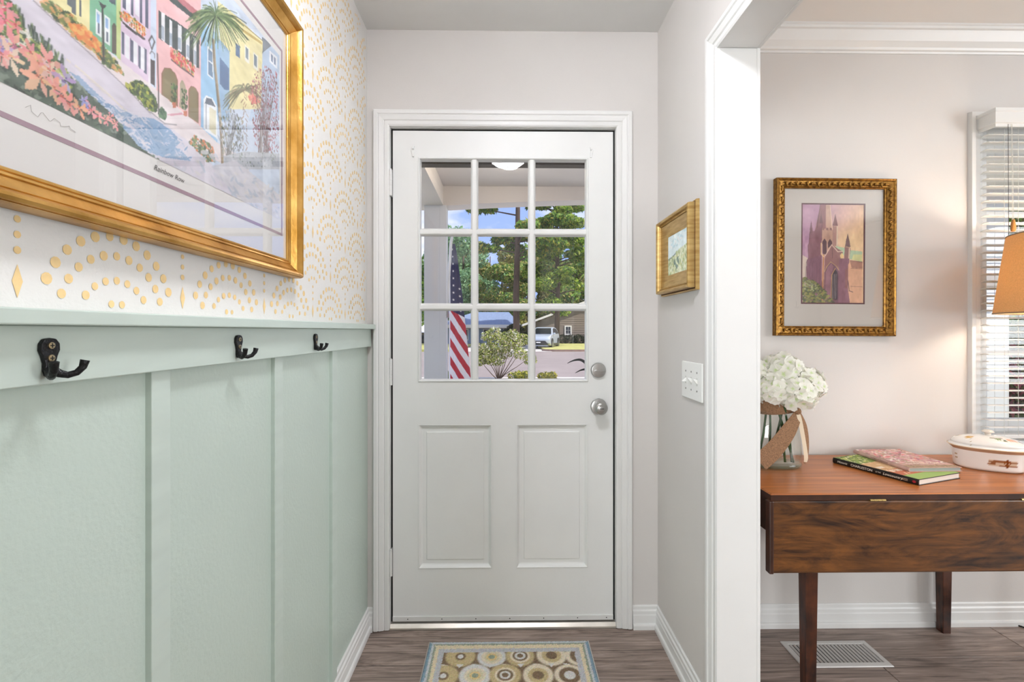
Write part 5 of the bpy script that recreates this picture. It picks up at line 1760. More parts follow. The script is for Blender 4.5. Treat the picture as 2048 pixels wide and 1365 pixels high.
# ================================================================== THINGS IN THE DINING ROOM
# ------------------------------------------------------------------ framed church painting
cp = thing('framed_painting', 'ornate dark gold framed watercolour of a gothic church on dining wall', 'framed picture', (1.357, YF, 1.526))
cp.rotation_euler = (0, math.radians(.35), 0)
fc = lambda u, v, d: (u, -d, v)          # local: u right, v up, d out of the wall
CW, CH = .248, .3235                      # half outer size
inw, inh = CW - .040, CH - .040
BF = [(0, 0), (0, .015), (.003, .017), (.005, .0155), (.0065, .018), (.010, .0195), (.020, .0245), (.027, .0260), (.030, .0245), (.032, .0275), (.036, .030), (.039, .0285), (.040, .024), (.040, 0)]
MB().mitred([(-inw, -inh), (-inw, inh), (inw, inh), (inw, -inh)], True, BF, fc).build('frame', 'bronze_gold', cp, smooth=28, local=True)
orn = None
def ornament(x, z, ang):
    global orn
    if orn is None:
        m = MB()
        n, k = 9, 5
        vs, fs = [], []
        for i in range(n):
            t = i / (n - 1)
            c = Vector((-.010 + .020 * t, .006 * math.sin(t * math.pi * 1.6) - .002))
            w = .0056 * math.sin(math.pi * min(1, t * .92 + .06)) + .0006
            for q in range(k):
                a = math.pi * q / (k - 1)
                vs.append((c.x, -(.0065 * math.sin(a) * (1.2 - t * .5)), c.y + w * math.cos(a)))
        for i in range(n - 1):
            for q in range(k - 1):
                fs.append((i * k + q, i * k + q + 1, (i + 1) * k + q + 1, (i + 1) * k + q))
        m.add(vs, fs)
        o = m.build('acanthus_leaf', 'bronze_gold', cp, smooth=True, local=True)
        orn = o.data
    else:
        o = link('acanthus_leaf', orn, cp)
    o.location = (x, -.0232, z)
    o.rotation_euler = (0, ang, 0)
c_ = .0195
for i in range(20):
    x = -CW + .03 + (2 * CW - .06) * (i + .5) / 20
    ornament(x, CH - .0235, math.radians(-35 if i % 2 else 30))
    ornament(x, -CH + .0235, math.radians(35 if i % 2 else -30))
for i in range(26):
    z = -CH + .03 + (2 * CH - .06) * (i + .5) / 26
    ornament(-CW + .0235, z, math.radians(60 if i % 2 else 120))
    ornament(CW - .0235, z, math.radians(-60 if i % 2 else -120))
aw, ah = .1335, .2085
az = .017
MB().mitred([(-aw, az - ah), (-aw, az + ah), (aw, az + ah), (aw, az - ah)], True, [(0, .004), (0, .0062), (.0012, .0068), (.075, .0068), (.086, .0068), (.086, .004)], fc).build('mat_board', 'mat_board_grey', cp, local=True)
MB().box(-inw - .002, inw + .002, -.0036, -.001, -inh - .002, inh + .002).build('backing', 'mat_board_grey', cp, local=True)
pw, ph = aw - .0055, ah - .0055
MB().mitred([(-pw, az - ph), (-pw, az + ph), (pw, az + ph), (pw, az - ph)], True, [(0, .004), (0, .0056), (.006, .0056), (.006, .004)], fc).build('inner_mat', 'mat_plum', cp, local=True)
cc = Canvas(735, 1180, 4.4, (236, 206, 176), 9)
# sky: lilac on the left and top to peach on the right
tx, ty = cc.X / 735, cc.Y / 1180
lil, pea, yel = np.array((188, 150, 190.)), np.array((240, 206, 178.)), np.array((250, 226, 170.))
w_ = np.clip(1.25 * (1 - tx) + .55 * (ty - .55) - .15, 0, 1)[..., None]
cc.C = lil * w_ + pea * (1 - w_)
g_ = np.exp(-(((tx - .72) / .3) ** 2 + ((ty - .62) / .16) ** 2))[..., None]
cc.C = cc.C * (1 - .5 * g_) + yel * .5 * g_
Pn = lambda pts: [(x - 125, 1275 - y) for x, y in pts]
def cpoly(c, pts, a=.95): cc.poly(Pn(pts), c, a)
def cline(c, w, pts, a=.9): cc.line(Pn(pts), w, c, a)
cpoly((236, 240, 214), [(125, 700), (190, 740), (180, 980), (125, 970)], .6)
cpoly((150, 104, 116), [(338, 95), (405, 95), (405, 400), (300, 400), (270, 440)])          # spire, shaded side
cpoly((206, 172, 160), [(405, 95), (455, 95), (480, 390), (405, 390)])
cline((90, 62, 76), 5, [(338, 95), (300, 380)])
cline((250, 232, 220), 6, [(455, 95), (470, 240), (482, 392)])
cpoly((142, 100, 118), [(212, 440), (230, 380), (260, 420), (355, 330), (360, 730), (200, 760), (192, 590), (205, 560)])
cpoly((126, 88, 106), [(232, 300), (245, 380), (242, 440), (212, 440), (214, 400), (224, 360)])
cpoly((120, 84, 100), [(348, 190), (372, 320), (330, 320)])
cpoly((196, 160, 150), [(355, 380), (490, 395), (490, 600), (430, 640), (355, 560)])
for x in (365, 410, 455): cpoly((150, 110, 116), [(x, 372), (x + 24, 374), (x + 24, 404), (x, 402)])
cpoly((96, 70, 84), [(372, 690), (366, 540), (390, 500), (420, 545), (415, 690)])
cpoly((96, 70, 84), [(430, 620), (432, 550), (455, 505), (485, 545), (480, 580)])
cpoly((178, 140, 140), [(490, 350), (550, 352), (548, 600), (490, 585)])
cline((250, 240, 224), 9, [(543, 358), (541, 590)])
cpoly((136, 96, 106), [(522, 215), (540, 300), (552, 350), (485, 345), (505, 290)])
cpoly((176, 206, 184), [(520, 590), (620, 610), (700, 640), (845, 655), (845, 780), (700, 750), (560, 660)])
cpoly((230, 226, 160), [(740, 690), (845, 690), (845, 778), (720, 752)], .7)
cpoly((150, 108, 116), [(480, 575), (610, 660), (600, 900), (560, 1275), (370, 1275), (400, 700)])
cline((236, 214, 204), 10, [(400, 712), (478, 578), (552, 660), (610, 655)])
cpoly((146, 106, 112), [(632, 600), (705, 612), (690, 760), (630, 760)])
cline((240, 220, 206), 12, [(690, 620), (684, 750)])
cpoly((118, 90, 100), [(670, 445), (690, 520), (706, 606), (640, 598), (650, 520)])
cpoly((138, 98, 124), [(180, 760), (360, 700), (365, 1275), (165, 1275)])
for x in (215, 250, 300, 335): cline((116, 80, 106), 6, [(x, 790), (x - 4, 1240)], .6)
cpoly((120, 84, 110), [(400, 900), (420, 830), (470, 770), (540, 830), (570, 900), (560, 1275), (395, 1275)])
cline((196, 164, 120), 9, [(395, 900), (420, 840), (468, 782), (530, 830), (572, 890)])
cpoly((176, 130, 150), [(410, 900), (440, 840), (475, 800), (500, 840), (480, 960), (470, 1275), (400, 1275)], .55)
cpoly((54, 44, 62), [(480, 1230), (482, 940), (520, 870), (550, 900), (550, 1240)])
for x in (492, 512, 532): cline((200, 190, 200), 5, [(x, 930), (x - 2, 1225)])
cline((222, 180, 120), 8, [(475, 1235), (480, 940), (522, 862)])
cpoly((140, 96, 124), [(570, 740), (690, 740), (700, 1275), (560, 1275)])
cpoly((150, 100, 90), [(640, 880), (672, 860), (670, 1100), (640, 1100)], .5)
cpoly((230, 184, 160), [(700, 770), (845, 780), (845, 1275), (700, 1275), (676, 1100), (676, 820)])
cpoly((176, 130, 120), [(695, 765), (848, 780), (848, 860), (720, 855)])
cline((110, 76, 80), 6, [(700, 765), (848, 782)])
cline((150, 104, 100), 5, [(710, 860), (848, 866)])
cline((150, 104, 100), 5, [(710, 1075), (848, 1080)])
cline((96, 66, 78), 8, [(676, 1010), (692, 1130), (735, 1145)])
cline((206, 150, 96), 14, [(382, 700), (376, 900), (366, 1275)])
cline((240, 214, 170), 12, [(352, 560), (354, 690), (382, 720)])
cpoly((240, 214, 160), [(580, 700), (600, 672), (620, 700), (610, 740), (585, 738)])
cline((80, 58, 74), 4, [(486, 625), (486, 740)])
for p in ([(212, 440), (205, 560), (192, 590), (200, 740), (175, 790), (165, 1000)], [(360, 330), (358, 520)], [(232, 300), (214, 400)], [(522, 210), (490, 345)], [(670, 445), (640, 600)]): cline((86, 60, 80), 4, p)
cc.dabs([(96, 110, 66), (130, 140, 84), (76, 92, 70), (160, 160, 96), (110, 116, 104)], 420, 34, 26, Pn([(100, 990), (180, 970), (290, 1030), (340, 1080), (420, 1150), (480, 1230), (520, 1290), (100, 1290)]), 31)
cc.dabs([(180, 190, 150), (150, 160, 130)], 60, 20, 16, Pn([(130, 1000), (240, 1020), (320, 1080), (320, 1150), (150, 1120)]), 32)
cc.wash(7, 12)
cc.C *= np.array((1.03, 1.0, .93))
a3 = cc.build('artwork', lambda u, v: ((u - 367.5) / 735 * 2 * pw, np.full_like(u, -.0044), az + (v - 590) / 1180 * 2 * ph), 'print', None)
a3.parent = cp
a3['label'] = 'watercolour of a stone church with spire and pinnacles at sunset'
m = MB()
for x, h in ((-.158, .006), (-.154, .028), (-.150, .004), (-.146, .007), (-.138, .005)):
    m.box(x, x + .0012, -.0071, -.0069, az - ah - .018, az - ah - .018 + h)
m.build('signature', 'ink_faint', cp, local=True)
MB().box(-inw - .001, inw + .001, -.0098, -.0088, -inh - .001, inh + .001).build('glass', 'picture_glass', cp, local=True)

# ------------------------------------------------------------------ window blind
bl = thing('window_blind', 'white slatted blind with boxed valance over the dining window', 'blind', (1.955, YF, .79))
BX0, BX1 = 1.951, 2.90
VT, VB_ = 2.112, 2.040
VAL = [(0, 0), (.004, 0), (.004, .012), (.0105, .015), (.0105, .057), (.0145, .060), (.0145, .072), (0, .072)]
m = MB().mitred([(BX0 + .012, YF - .0015), (BX0 + .012, YF - .078), (BX1 - .012, YF - .078), (BX1 - .012, YF - .0015)][::-1], False, VAL, lambda u, v, d: (u, v, VB_ + d))
m.build('valance', 'blind_white', bl)
MB().box(BX0 + .018, BX1 - .018, YF - .07, YF - .02, VB_ + .02, VB_ + .065).build('head_rail', 'blind_white', bl)
sl = None
nsl = 41
for k in range(nsl):
    z = 2.022 - k * .0297
    if sl is None:
        m = MB()
        prof = [(-.0175, -.0030), (-.009, -.0003), (0, .0006), (.009, -.0003), (.0175, -.0030), (.0175, -.0052), (.009, -.0026), (0, -.0016), (-.009, -.0026), (-.0175, -.0052)]
        m.prism(prof, lambda u, v, t: (t, u, v), BX0 + .006, BX1 - .006)
        o = m.build('slat', 'blind_white', None)
        o.parent = bl
        sl = o.data
    else:
        o = link('slat', sl, bl)
    o.location = (-1.955, -.041, z - .79)
    o.rotation_euler = (math.radians(-4), 0, 0)
MB().box(BX0 + .006, BX1 - .006, YF - .057, YF - .025, .786, .802).build('bottom_rail', 'blind_white', bl, bevel=.003)
m = MB()
for x in (2.018, 2.075, 2.42, 2.78):
    m.tube([(x, YF - .0605, .80), (x, YF - .0605, 2.045)], .0007, 5).tube([(x, YF - .0225, .80), (x, YF - .0225, 2.045)], .0007, 5)
m.build('ladder_cord', 'cord_white', bl)
m = MB().tube([(2.021, YF - .084, 2.05), (2.021, YF - .088, 1.655)], .0009, 5).tube([(2.0265, YF - .082, 2.05), (2.0265, YF - .0875, 1.655)], .0009, 5)
m.build('pull_cord', 'cord_white', bl)
MB().lathe([(.0025, 1.668), (.005, 1.664), (.0075, 1.648), (.0085, 1.634), (.0075, 1.622), (.004, 1.619)], 14, lambda a, b, h: (2.024 + a, YF - .088 + b, h)).build('tassel', 'tassel_wood', bl, smooth=40)
MB().lathe([(.002, 1.54), (.005, 1.535), (.0055, 1.52), (.004, 1.512)], 14, lambda a, b, h: (2.008 + a, YF - .086 + b, h)).tube([(2.008, YF - .084, 2.05), (2.008, YF - .086, 1.535)], .0008, 5).build('tassel', 'lamp_metal', bl, smooth=40)

# ------------------------------------------------------------------ drop-leaf table
tb = thing('drop_leaf_table', 'dark wooden drop leaf table with its front leaf folded down', 'table', (1.36, 1.69, 0))
TX0, TX1, TY0, TY1, TZ = .829, 1.945, 1.454, 1.908, .715
EDGE = [(0, -.011), (.0, .0), (.007, .0102), (.011, .011)]
m = MB()
m.frustum((TX0 + .003, TX1 - .003, TY0 + .003, TY1 - .003, TZ - .022), (TX0, TX1, TY0, TY1, TZ - .018))
m.frustum((TX0, TX1, TY0, TY1, TZ - .018), (TX0, TX1, TY0, TY1, TZ - .004))
m.frustum((TX0, TX1, TY0, TY1, TZ - .004), (TX0 + .004, TX1 - .004, TY0 + .004, TY1 - .004, TZ))
m.build('table_top', ['table_top_wood'], tb)
MB().box(TX0 - .001, TX1 + .001, TY0 - .0012, TY0 + .002, TZ - .0215, TZ - .004).box(TX0 - .001, TX0 + .002, TY0, TY1, TZ - .0215, TZ - .004).build('top_edge', 'table_dark_wood', tb)
m = MB()
prof = [(1.452, .690), (1.457, .693), (1.470, .693), (1.474, .689), (1.474, .470), (1.470, .4655), (1.456, .4655), (1.452, .470)]
m.prism(prof, lambda u, v, t: (t, u, v), TX0 - .004, TX1 + .004)
m.build('drop_leaf', 'table_leaf_wood', tb, bevel=.003)
MB().box(TX0 - .0055, TX0 + .008, 1.450, 1.476, .4645, .692).build('leaf_edge', 'table_dark_wood', tb, bevel=.003)
MB().box(TX0 + .045, TX0 + .065, 1.512, 1.88, .555, TZ - .0225).build('apron', 'table_dark_wood', tb)
MB().box(TX1 - .065, TX1 - .045, 1.512, 1.88, .555, TZ - .0225).build('apron', 'table_dark_wood', tb)
MB().box(TX0 + .06, TX1 - .06, 1.500, 1.518, .555, TZ - .0225).build('apron', 'table_dark_wood', tb)
MB().box(TX0 + .06, TX1 - .06, 1.872, 1.89, .555, TZ - .0225).build('apron', 'table_dark_wood', tb)
wood_material('table_leg_wood', '5E3018', '1C0B07', (14, 14, 3), .35, .3)
for x in (.966, 1.762):
    for y in (1.498, 1.866):
        MB().frustum((x + .006, x + .038, y + .004, y + .036, 0), (x, x + .044, y, y + .040, .56)).build('leg', 'table_leg_wood', tb, bevel=.002)
for x in (1.14, 1.62):
    h = MB()
    for k in range(4):
        h.lathe([(.0034, x + k * .0125), (.0034, x + k * .0125 + .0115)], 10, lambda a, b, t: (t, 1.4515 + a, .694 + b))
    h.build('hinge', 'hinge_brass', tb)

# ------------------------------------------------------------------ vase with hydrangeas
VX, VY = 1.015, 1.752
vs_ = thing('glass_vase', 'clear oval glass vase tied with a burlap ribbon', 'vase', (VX, VY, TZ))
el = lambda a, b, h: (a, b * .62, h)
outp = [(.088, 0), (.094, .004), (.0965, .012), (.097, .05), (.094, .11), (.086, .16), (.072, .20), (.058, .225), (.052, .25), (.056, .275), (.062, .285)]
inp = [(.059, .284), (.053, .274), (.049, .25), (.055, .226), (.069, .20), (.083, .16), (.091, .11), (.094, .05), (.090, .024), (.06, .019), (.002, .018)]
MB().lathe(outp + inp, 48, el, cap=True).build('glass_body', 'vase_glass', vs_, smooth=45, local=True)
MB().lathe([(.0925, .006), (.0955, .0115), (.0925, .016), (.06, .014), (.001, .0135)], 48, el).build('thick_base', 'vase_base_glass' if 'vase_base_glass' in MATS else glass_material('vase_base_glass', (.86, .95, .90), 1.5), vs_, smooth=45, local=True)
# ribbon: band round the neck, a small knot and two long tails
n = 40
vsb, fsb = [], []
for i in range(n):
    t = 2 * math.pi * i / n
    for (r, z) in ((.063, .205), (.0555, .232), (.054, .252), (.058, .272)):
        rr2 = r + .0045 + .0012 * math.sin(5 * t + z * 90)
        vsb.append((rr2 * math.cos(t), rr2 * .66 * math.sin(t), z + .006 * math.sin(t + 1)))
for i in range(n):
    for q in range(3):
        fsb.append((i * 4 + q, ((i + 1) % n) * 4 + q, ((i + 1) % n) * 4 + q + 1, i * 4 + q + 1))
rb = MB().add(vsb, fsb).build('burlap_band', 'burlap', vs_, smooth=True, local=True, fix=False)
so = rb.modifiers.new('thickness', 'SOLIDIFY')
so.thickness = .0016
MB().ribbon([(.054, -.050, .214), (.040, -.058, .185), (.012, -.068, .150), (-.022, -.075, .110), (-.060, -.078, .070), (-.10, -.078, .036)], [.020, .040, .054, .060, .064, .066], (.74, -.10, -.66), .0014).build('ribbon_tail', 'burlap', vs_, smooth=50, local=True)
MB().ribbon([(.056, -.046, .214), (.070, -.042, .190), (.086, -.038, .155), (.094, -.037, .11), (.092, -.042, .06), (.080, -.050, .022)], [.018, .030, .036, .036, .028, .010], (.85, .5, .1), .0014).build('ribbon_tail', 'burlap', vs_, smooth=50, local=True)
MB().ribbon([(.052, -.052, .214), (.056, -.058, .19), (.063, -.060, .15), (.072, -.060, .10), (.080, -.058, .05), (.080, -.054, .03)], [.012, .014, .014, .013, .014, .01], (.9, -.2, .1), .0012).build('ribbon_edge', 'cream_lining', vs_, smooth=50, local=True)
MB().lathe([(.004, -.014), (.013, -.008), (.015, 0), (.012, .009), (.004, .013)], 14, lambda a, b, h: (.054 + a * .9, -.050 + b * .7, .214 + h)).build('ribbon_knot', 'burlap', vs_, smooth=True, local=True)

fl_mesh = {}
def floret_mesh(var):
    if var in fl_mesh:
        return fl_mesh[var]
    r = random.Random(40 + var)
    V, F, Cc = [], [], []
    for p in range(4):
        a0 = p * math.pi / 2 + r.uniform(-.15, .15)
        L, Wd = .0235 * r.uniform(.88, 1.1), .0128 * r.uniform(.9, 1.1)
        b = len(V)
        cup = r.uniform(.15, .45)
        for i in range(5):
            t = i / 4
            wv = Wd * math.sin(math.pi * min(.98, .10 + .80 * t)) ** .7
            for q in (-1, -.4, .4, 1):
                x, y = t * L, q * wv
                z = .002 + cup * x * t + .004 * abs(q) * t - .007 * t * t * t + r.uniform(-.0007, .0007)
                V.append((x * math.cos(a0) - y * math.sin(a0), x * math.sin(a0) + y * math.cos(a0), z))
                g = max(0, 1 - t * 3.6)
                Cc.append(lin((int(250 - 40 * g), int(249 - 16 * g), int(240 - 80 * g))))
        for i in range(4):
            for q in range(3):
                F += [b + i * 4 + q, b + i * 4 + q + 1, b + (i + 1) * 4 + q + 1, b + (i + 1) * 4 + q]
    o = fast_mesh('floret', np.array(V), np.array(F), 4, 'petal', None, np.array(Cc), True)
    fl_mesh[var] = o
    return o
hr = random.Random(77)
heads = [((-.085, .005, .355), .070, 'hydrangea bloom at the left of the vase, half hidden by the jamb'),
         ((.015, -.02, .372), .074, 'tallest white hydrangea bloom at the top of the bouquet'),
         ((.100, -.005, .325), .072, 'white hydrangea bloom leaning out on the right of the bouquet'),
         ((.030, -.075, .300), .072, 'white hydrangea bloom at the front of the bouquet above the ribbon'),
         ((.02, .085, .335), .066, 'white hydrangea bloom at the back of the bouquet'),
         ((-.05, -.060, .315), .060, 'small white hydrangea bloom at the front left of the bouquet')]
for hi, (c, R, lb) in enumerate(heads):
    t = thing('hydrangea_stem', lb, 'flower', (VX + c[0] * .15, VY + c[1] * .3, TZ + .022), group='white hydrangeas in the glass vase')
    top = Vector((c[0] * .85, c[1] * .7, c[2] - .038))
    foot = Vector(((-.05, .02, -.03, .045, .0, .06)[hi] , (.0, -.02, .015, .0, .02, -.01)[hi], 0))
    neck = Vector((c[0] * .18, c[1] * .25, .215))
    MB().tube([foot, foot.lerp(neck, .5) + Vector((.004, 0, 0)), neck, top], [.0042, .0040, .0038, .004], 8).build('stem', 'stem_green', t, smooth=True, local=True)
    n = 64
    for k in range(n):
        ph = math.acos(1 - 1.72 * (k + .5) / n)
        th = k * 2.39996 + hi
        d = Vector((math.sin(ph) * math.cos(th), math.sin(ph) * math.sin(th), math.cos(ph)))
        src = floret_mesh(k % 4)
        o = link('floret', src.data, t)
        rad = R * hr.uniform(.86, 1.04)
        o.location = top + Vector((d.x * rad, d.y * rad, d.z * rad * .85))
        q = d.to_track_quat('Z', 'Y').to_euler()
        o.rotation_euler = (q.x + hr.uniform(-.35, .35), q.y + hr.uniform(-.35, .35), q.z)
        o.rotation_euler.rotate_axis('Z', hr.uniform(0, 3))
        s = hr.uniform(.85, 1.2)
        o.scale = (s, s, s)
for o in fl_mesh.values():
    bpy.data.objects.remove(o)

# ------------------------------------------------------------------ books
def book(name, label, loc, rotz, W, L, T, spine_mat, cover_canvas, block='book_pages'):
    """local: spine along +y at x=0, pages open towards +x, foot at y=0"""
    b = thing(name, label, 'book', loc, rotz)
    ct = .0022
    MB().box(.002, W - .003, .003, L - .003, ct, T - ct).build('pages', block, b, local=True)
    MB().box(0, W, 0, L, 0, ct).build('back_cover', spine_mat, b, local=True, bevel=.0006)
    MB().box(0, W, 0, L, T - ct, T).build('front_cover', spine_mat, b, local=True, bevel=.0006)
    pr = [(.001, 0), (-.0022, T * .2), (-.003, T * .5), (-.0022, T * .8), (.001, T), (.004, T), (.002, T * .8), (.0012, T * .5), (.002, T * .2), (.004, 0)]
    MB().prism(pr, lambda u, v, t: (u, t, v), 0, L).build('spine', spine_mat, b, local=True, smooth=40)
    a = cover_canvas.build('cover_picture', lambda u, v: (.002 + u * (W - .003), .001 + v * (L - .002), np.full_like(u, T + .0003)), 'print', None)
    a.parent = b
    return b
k1 = Canvas(1, 1, .012, (176, 150, 112), 5)
k1.poly([(0, 0), (1, 0), (1, .16), (0, .16)], (158, 186, 108))
k1.poly([(0, .16), (1, .16), (1, .42), (0, .36)], (196, 116, 84))
k1.poly([(.05, .3), (.3, .3), (.3, .36), (.05, .36)], (236, 226, 206))
k1.poly([(0, .36), (1, .42), (1, .7), (0, .66)], (206, 170, 126))
k1.poly([(.04, .44), (.2, .44), (.2, .5), (.04, .5)], (226, 214, 196))
k1.poly([(0, .66), (1, .7), (1, 1), (0, 1)], (120, 140, 70))
k1.dabs([(170, 190, 90), (90, 116, 60), (220, 214, 130), (240, 232, 200)], 160, .06, .03, [(0, .66), (1, .7), (1, 1), (0, 1)], 2)
k1.dabs([(226, 180, 130), (180, 110, 80), (240, 214, 180)], 90, .09, .02, [(0, .2), (1, .2), (1, .66), (0, .66)], 3)
ang = math.atan2(.093, .268)
bk = book('hardcover_book', 'thick black-spined hardcover book about a historic city, bottom of the stack', (1.358, 1.522, TZ), ang, .222, .286, .0204, 'book_black', k1)
sp_ = lambda y0, s=1: (lambda u, v, d: (-.0032 - d, y0 - u, .0102 + v))
text_mesh('Historic', .0115, sp_(.268), bk, 'spine_title', 'lettering_cream', align='LEFT', shear=.25)
text_mesh('CHARLESTON', .0120, sp_(.218), bk, 'spine_title', 'lettering_cream', align='LEFT')
text_mesh('& THE', .0062, sp_(.131), bk, 'spine_title', 'lettering_cream', align='LEFT')
text_mesh('Lowcountry', .0125, sp_(.108), bk, 'spine_title', 'lettering_cream', align='LEFT', shear=.3)
MB().lathe([(.0042, -.0031), (.0042, -.0034)], 20, lambda a, b, h: (h, .012 + a * 1.3, .0102 + b)).build('publisher_mark', 'book_red', bk, local=True)
m = MB()
for z in (.0078, .0122):
    for q in range(5):
        m.box(-.0034, -.0031, .031 + q * .0036, .0335 + q * .0036, z - .0011, z + .0011)
m.build('author_line', 'book_tan', bk, local=True)
k2 = Canvas(1, 1, .012, (196, 160, 150), 6)
k2.dabs([(206, 150, 160), (176, 110, 130), (230, 200, 190), (150, 120, 110), (214, 120, 120), (236, 226, 220), (170, 150, 120)], 300, .16, .035, [(0, .2), (1, .2), (1, 1), (0, 1)], 4)
k2.poly([(0, 0), (1, 0), (1, .12), (0, .12)], (166, 140, 116))
k2.dabs([(190, 160, 130), (140, 116, 96)], 60, .1, .02, [(0, 0), (1, 0), (1, .14), (0, .14)], 5)
b2 = book('picture_book', 'thin pink floral picture book lying on top of the black one', (1.396, 1.602, TZ + .0204 + .0006), math.radians(1.5), .190, .250, .0146, 'book_pink', k2, 'book_grey')
text_mesh('GARDENS of', .0150, lambda u, v, d: (.094 + u, .075 + v, .0150 + d), b2, 'cover_title', 'lettering_cream')
text_mesh('CHARLESTON', .0190, lambda u, v, d: (.094 + u, .050 + v, .0150 + d), b2, 'cover_title', 'lettering_cream')
text_mesh('Gardens of Charleston', .0085, lambda u, v, d: (-.0032 - d, .124 - u, .0073 + v), b2, 'spine_title', 'lettering_dark')

# ------------------------------------------------------------------ oval casserole dish
cd = thing('casserole_dish', 'white oval lidded casserole dish painted with fruit and herbs', 'casserole', (1.789, 1.715, TZ), math.radians(-33))
AX, AY = .102, .070
def oval(n, ax, ay, p=2.35):
    out = []
    for k in range(n):
        t = 2 * math.pi * k / n
        c, s = math.cos(t), math.sin(t)
        r = (abs(c) ** p + abs(s) ** p) ** (-1 / p)
        out.append((ax * r * c, ay * r * s))
    return out
def oval_surface(name, rows, colour, n=200):
    """rows: (scale outward in x, in y, z); colour(theta, row index, x, y, z) -> sRGB"""
    V, F, Cc = [], [], []
    for ri, (ax, ay, z) in enumerate(rows):
        for k, (x, y) in enumerate(oval(n, ax, ay)):
            V.append((x, y, z))
            Cc.append(lin(colour(2 * math.pi * k / n, ri / (len(rows) - 1), x, y, z)))
    for i in range(len(rows) - 1):
        for k in range(n):
            F += [i * n + k, i * n + (k + 1) % n, (i + 1) * n + (k + 1) % n, (i + 1) * n + k]
    o = fast_mesh(name, np.array(V), np.array(F), 4, 'ceramic', cd, np.array(Cc), True)
    return o
white = (240, 236, 230)
def body_col(t, r, x, y, z):
    # a bundle of brown stalks tied with a bow on the near flank, ribs as faint lines
    u = (t - 4.95) * .092
    c = white
    if z < .076 and .010 < z:
        v = z - .036
        if abs(u) < .040:
            for k, off in enumerate((-.010, -.004, .003, .009)):
                if abs(v - off * (1 - .3 * abs(u) / .04) - .10 * u * (k - 1.5) * .5) < .0016 and u > -.038 + k % 2 * .008:
                    c = (150, 96, 60)
            if abs(v) < .011 and abs(u) < .036 and c == white:
                c = (214, 190, 164)
        if abs(u - .012) < .003 and abs(v) < .015: c = (120, 62, 26)
        if abs(math.hypot(u - .012, v - .002) - .008) < .0016: c = (140, 76, 30)
        u2 = (t - 3.55) * .092
        if abs(u2) < .008 and abs(abs(v - .006) - .006) < .0025: c = (170, 140, 90)
    return c
rows = [(.080, .050, 0), (.088, .058, .001), (.094, .0625, .006)] + [(.095 + .006 * q / 14, .0635 + .005 * q / 14, .008 + .062 * q / 14) for q in range(15)]
oval_surface('dish', rows, body_col)
trim_c = lambda t, r, x, y, z: (206, 178, 148)
oval_surface('dish_rim', [(.101, .0685, .069), (.107, .0745, .076), (.113, .0805, .081), (.1135, .081, .083), (.110, .078, .0835)], lambda t, r, x, y, z: (196, 166, 138) if r < .7 else (232, 206, 172))
def lid_col(t, r, x, y, z):
    c = white
    for (fx, fy, rad, cc_) in ((-.058, -.030, .011, (206, 158, 60)), (-.030, -.040, .0, white), (.016, -.040, .008, (120, 140, 90)), (.034, -.046, .006, (90, 106, 80)), (.058, -.030, .012, (230, 186, 160)), (.048, -.034, .009, (226, 170, 140)), (.078, -.022, .007, (130, 130, 140)), (-.080, .012, .008, (176, 150, 90)), (.02, .036, .010, (206, 158, 60)), (-.04, .038, .009, (150, 160, 100))):
        if rad and math.hypot(x - fx, (y - fy) * 1.25) < rad * (1 + .22 * math.sin(7 * math.atan2(y - fy, x - fx))):
            c = cc_
    if abs((x + .056) - (y + .047) * .2) < .0011 and -.058 < y < -.038: c = (150, 120, 60)
    if abs((y + .034) - (x - .01) * .15) < .001 and -.004 < x < .03: c = (110, 104, 84)
    return c
lid_rows = [(.109, .077, .0835), (.105, .073, .087), (.0985, .0665, .0895)]
for q in range(1, 17):
    t = q / 16 * math.pi / 2
    lid_rows.append((.0985 * math.cos(t) + .004, .0665 * math.cos(t) + .004, .0895 + .033 * math.sin(t)))
lid = oval_surface('lid', lid_rows, lid_col)
MB().lathe([(.009, .120), (.0085, .128), (.011, .131), (.0175, .1335), (.018, .136), (.015, .1395), (.008, .142), (.0005, .1425)], 28, lambda a, b, h: (a, b, h)).build('knob', material('lid_knob', 'E4DACE', .25, coat=.3), lid, smooth=40, local=True)

# ------------------------------------------------------------------ floor lamp
fl_ = thing('floor_lamp', 'floor lamp with a glowing amber fabric shade beside the blind', 'lamp', (2.045, 1.62, 0))
I_ = lambda a, b, h: (a, b, h)
MB().lathe([(.082, 0), (.082, .012), (.076, .020), (.03, .028), (.016, .04)], 40, I_).build('base', 'lamp_metal', fl_, smooth=40, local=True)
MB().lathe([(.0095, .03), (.0095, 1.30), (.012, 1.302), (.012, 1.33)], 20, I_).build('pole', 'lamp_metal', fl_, smooth=40, local=True)
MB().lathe([(.2347, 1.288), (.1990, 1.578), (.1975, 1.578), (.2332, 1.288), (.2347, 1.288)], 72, I_, cap=False).build('shade', 'lamp_shade', fl_, smooth=40, local=True)
m = MB()
for r, z in ((.2340, 1.289), (.1983, 1.577)):
    m.tube([(r * math.cos(2 * math.pi * k / 60), r * math.sin(2 * math.pi * k / 60), z) for k in range(61)], .0026, 6, cap=False)
m.build('shade_rim', 'shade_trim', fl_, local=True)
m = MB()
for k in range(3):
    a = 2 * math.pi * k / 3
    m.tube([(0, 0, 1.570), (.198 * math.cos(a), .198 * math.sin(a), 1.575)], .0015, 6)
m.build('spider', 'lamp_metal', fl_, local=True)
material('bulb_glow', 'FFF0DC', .3, alpha_emit=82.0)
MB().lathe([(.013, 1.37), (.015, 1.39), (.026, 1.42), (.031, 1.445), (.028, 1.468), (.016, 1.484), (.002, 1.489)], 24, I_).build('bulb', 'bulb_glow', fl_, smooth=True, local=True)
MB().lathe([(.014, 1.33), (.014, 1.37)], 16, I_).build('socket', 'lamp_metal', fl_, local=True)
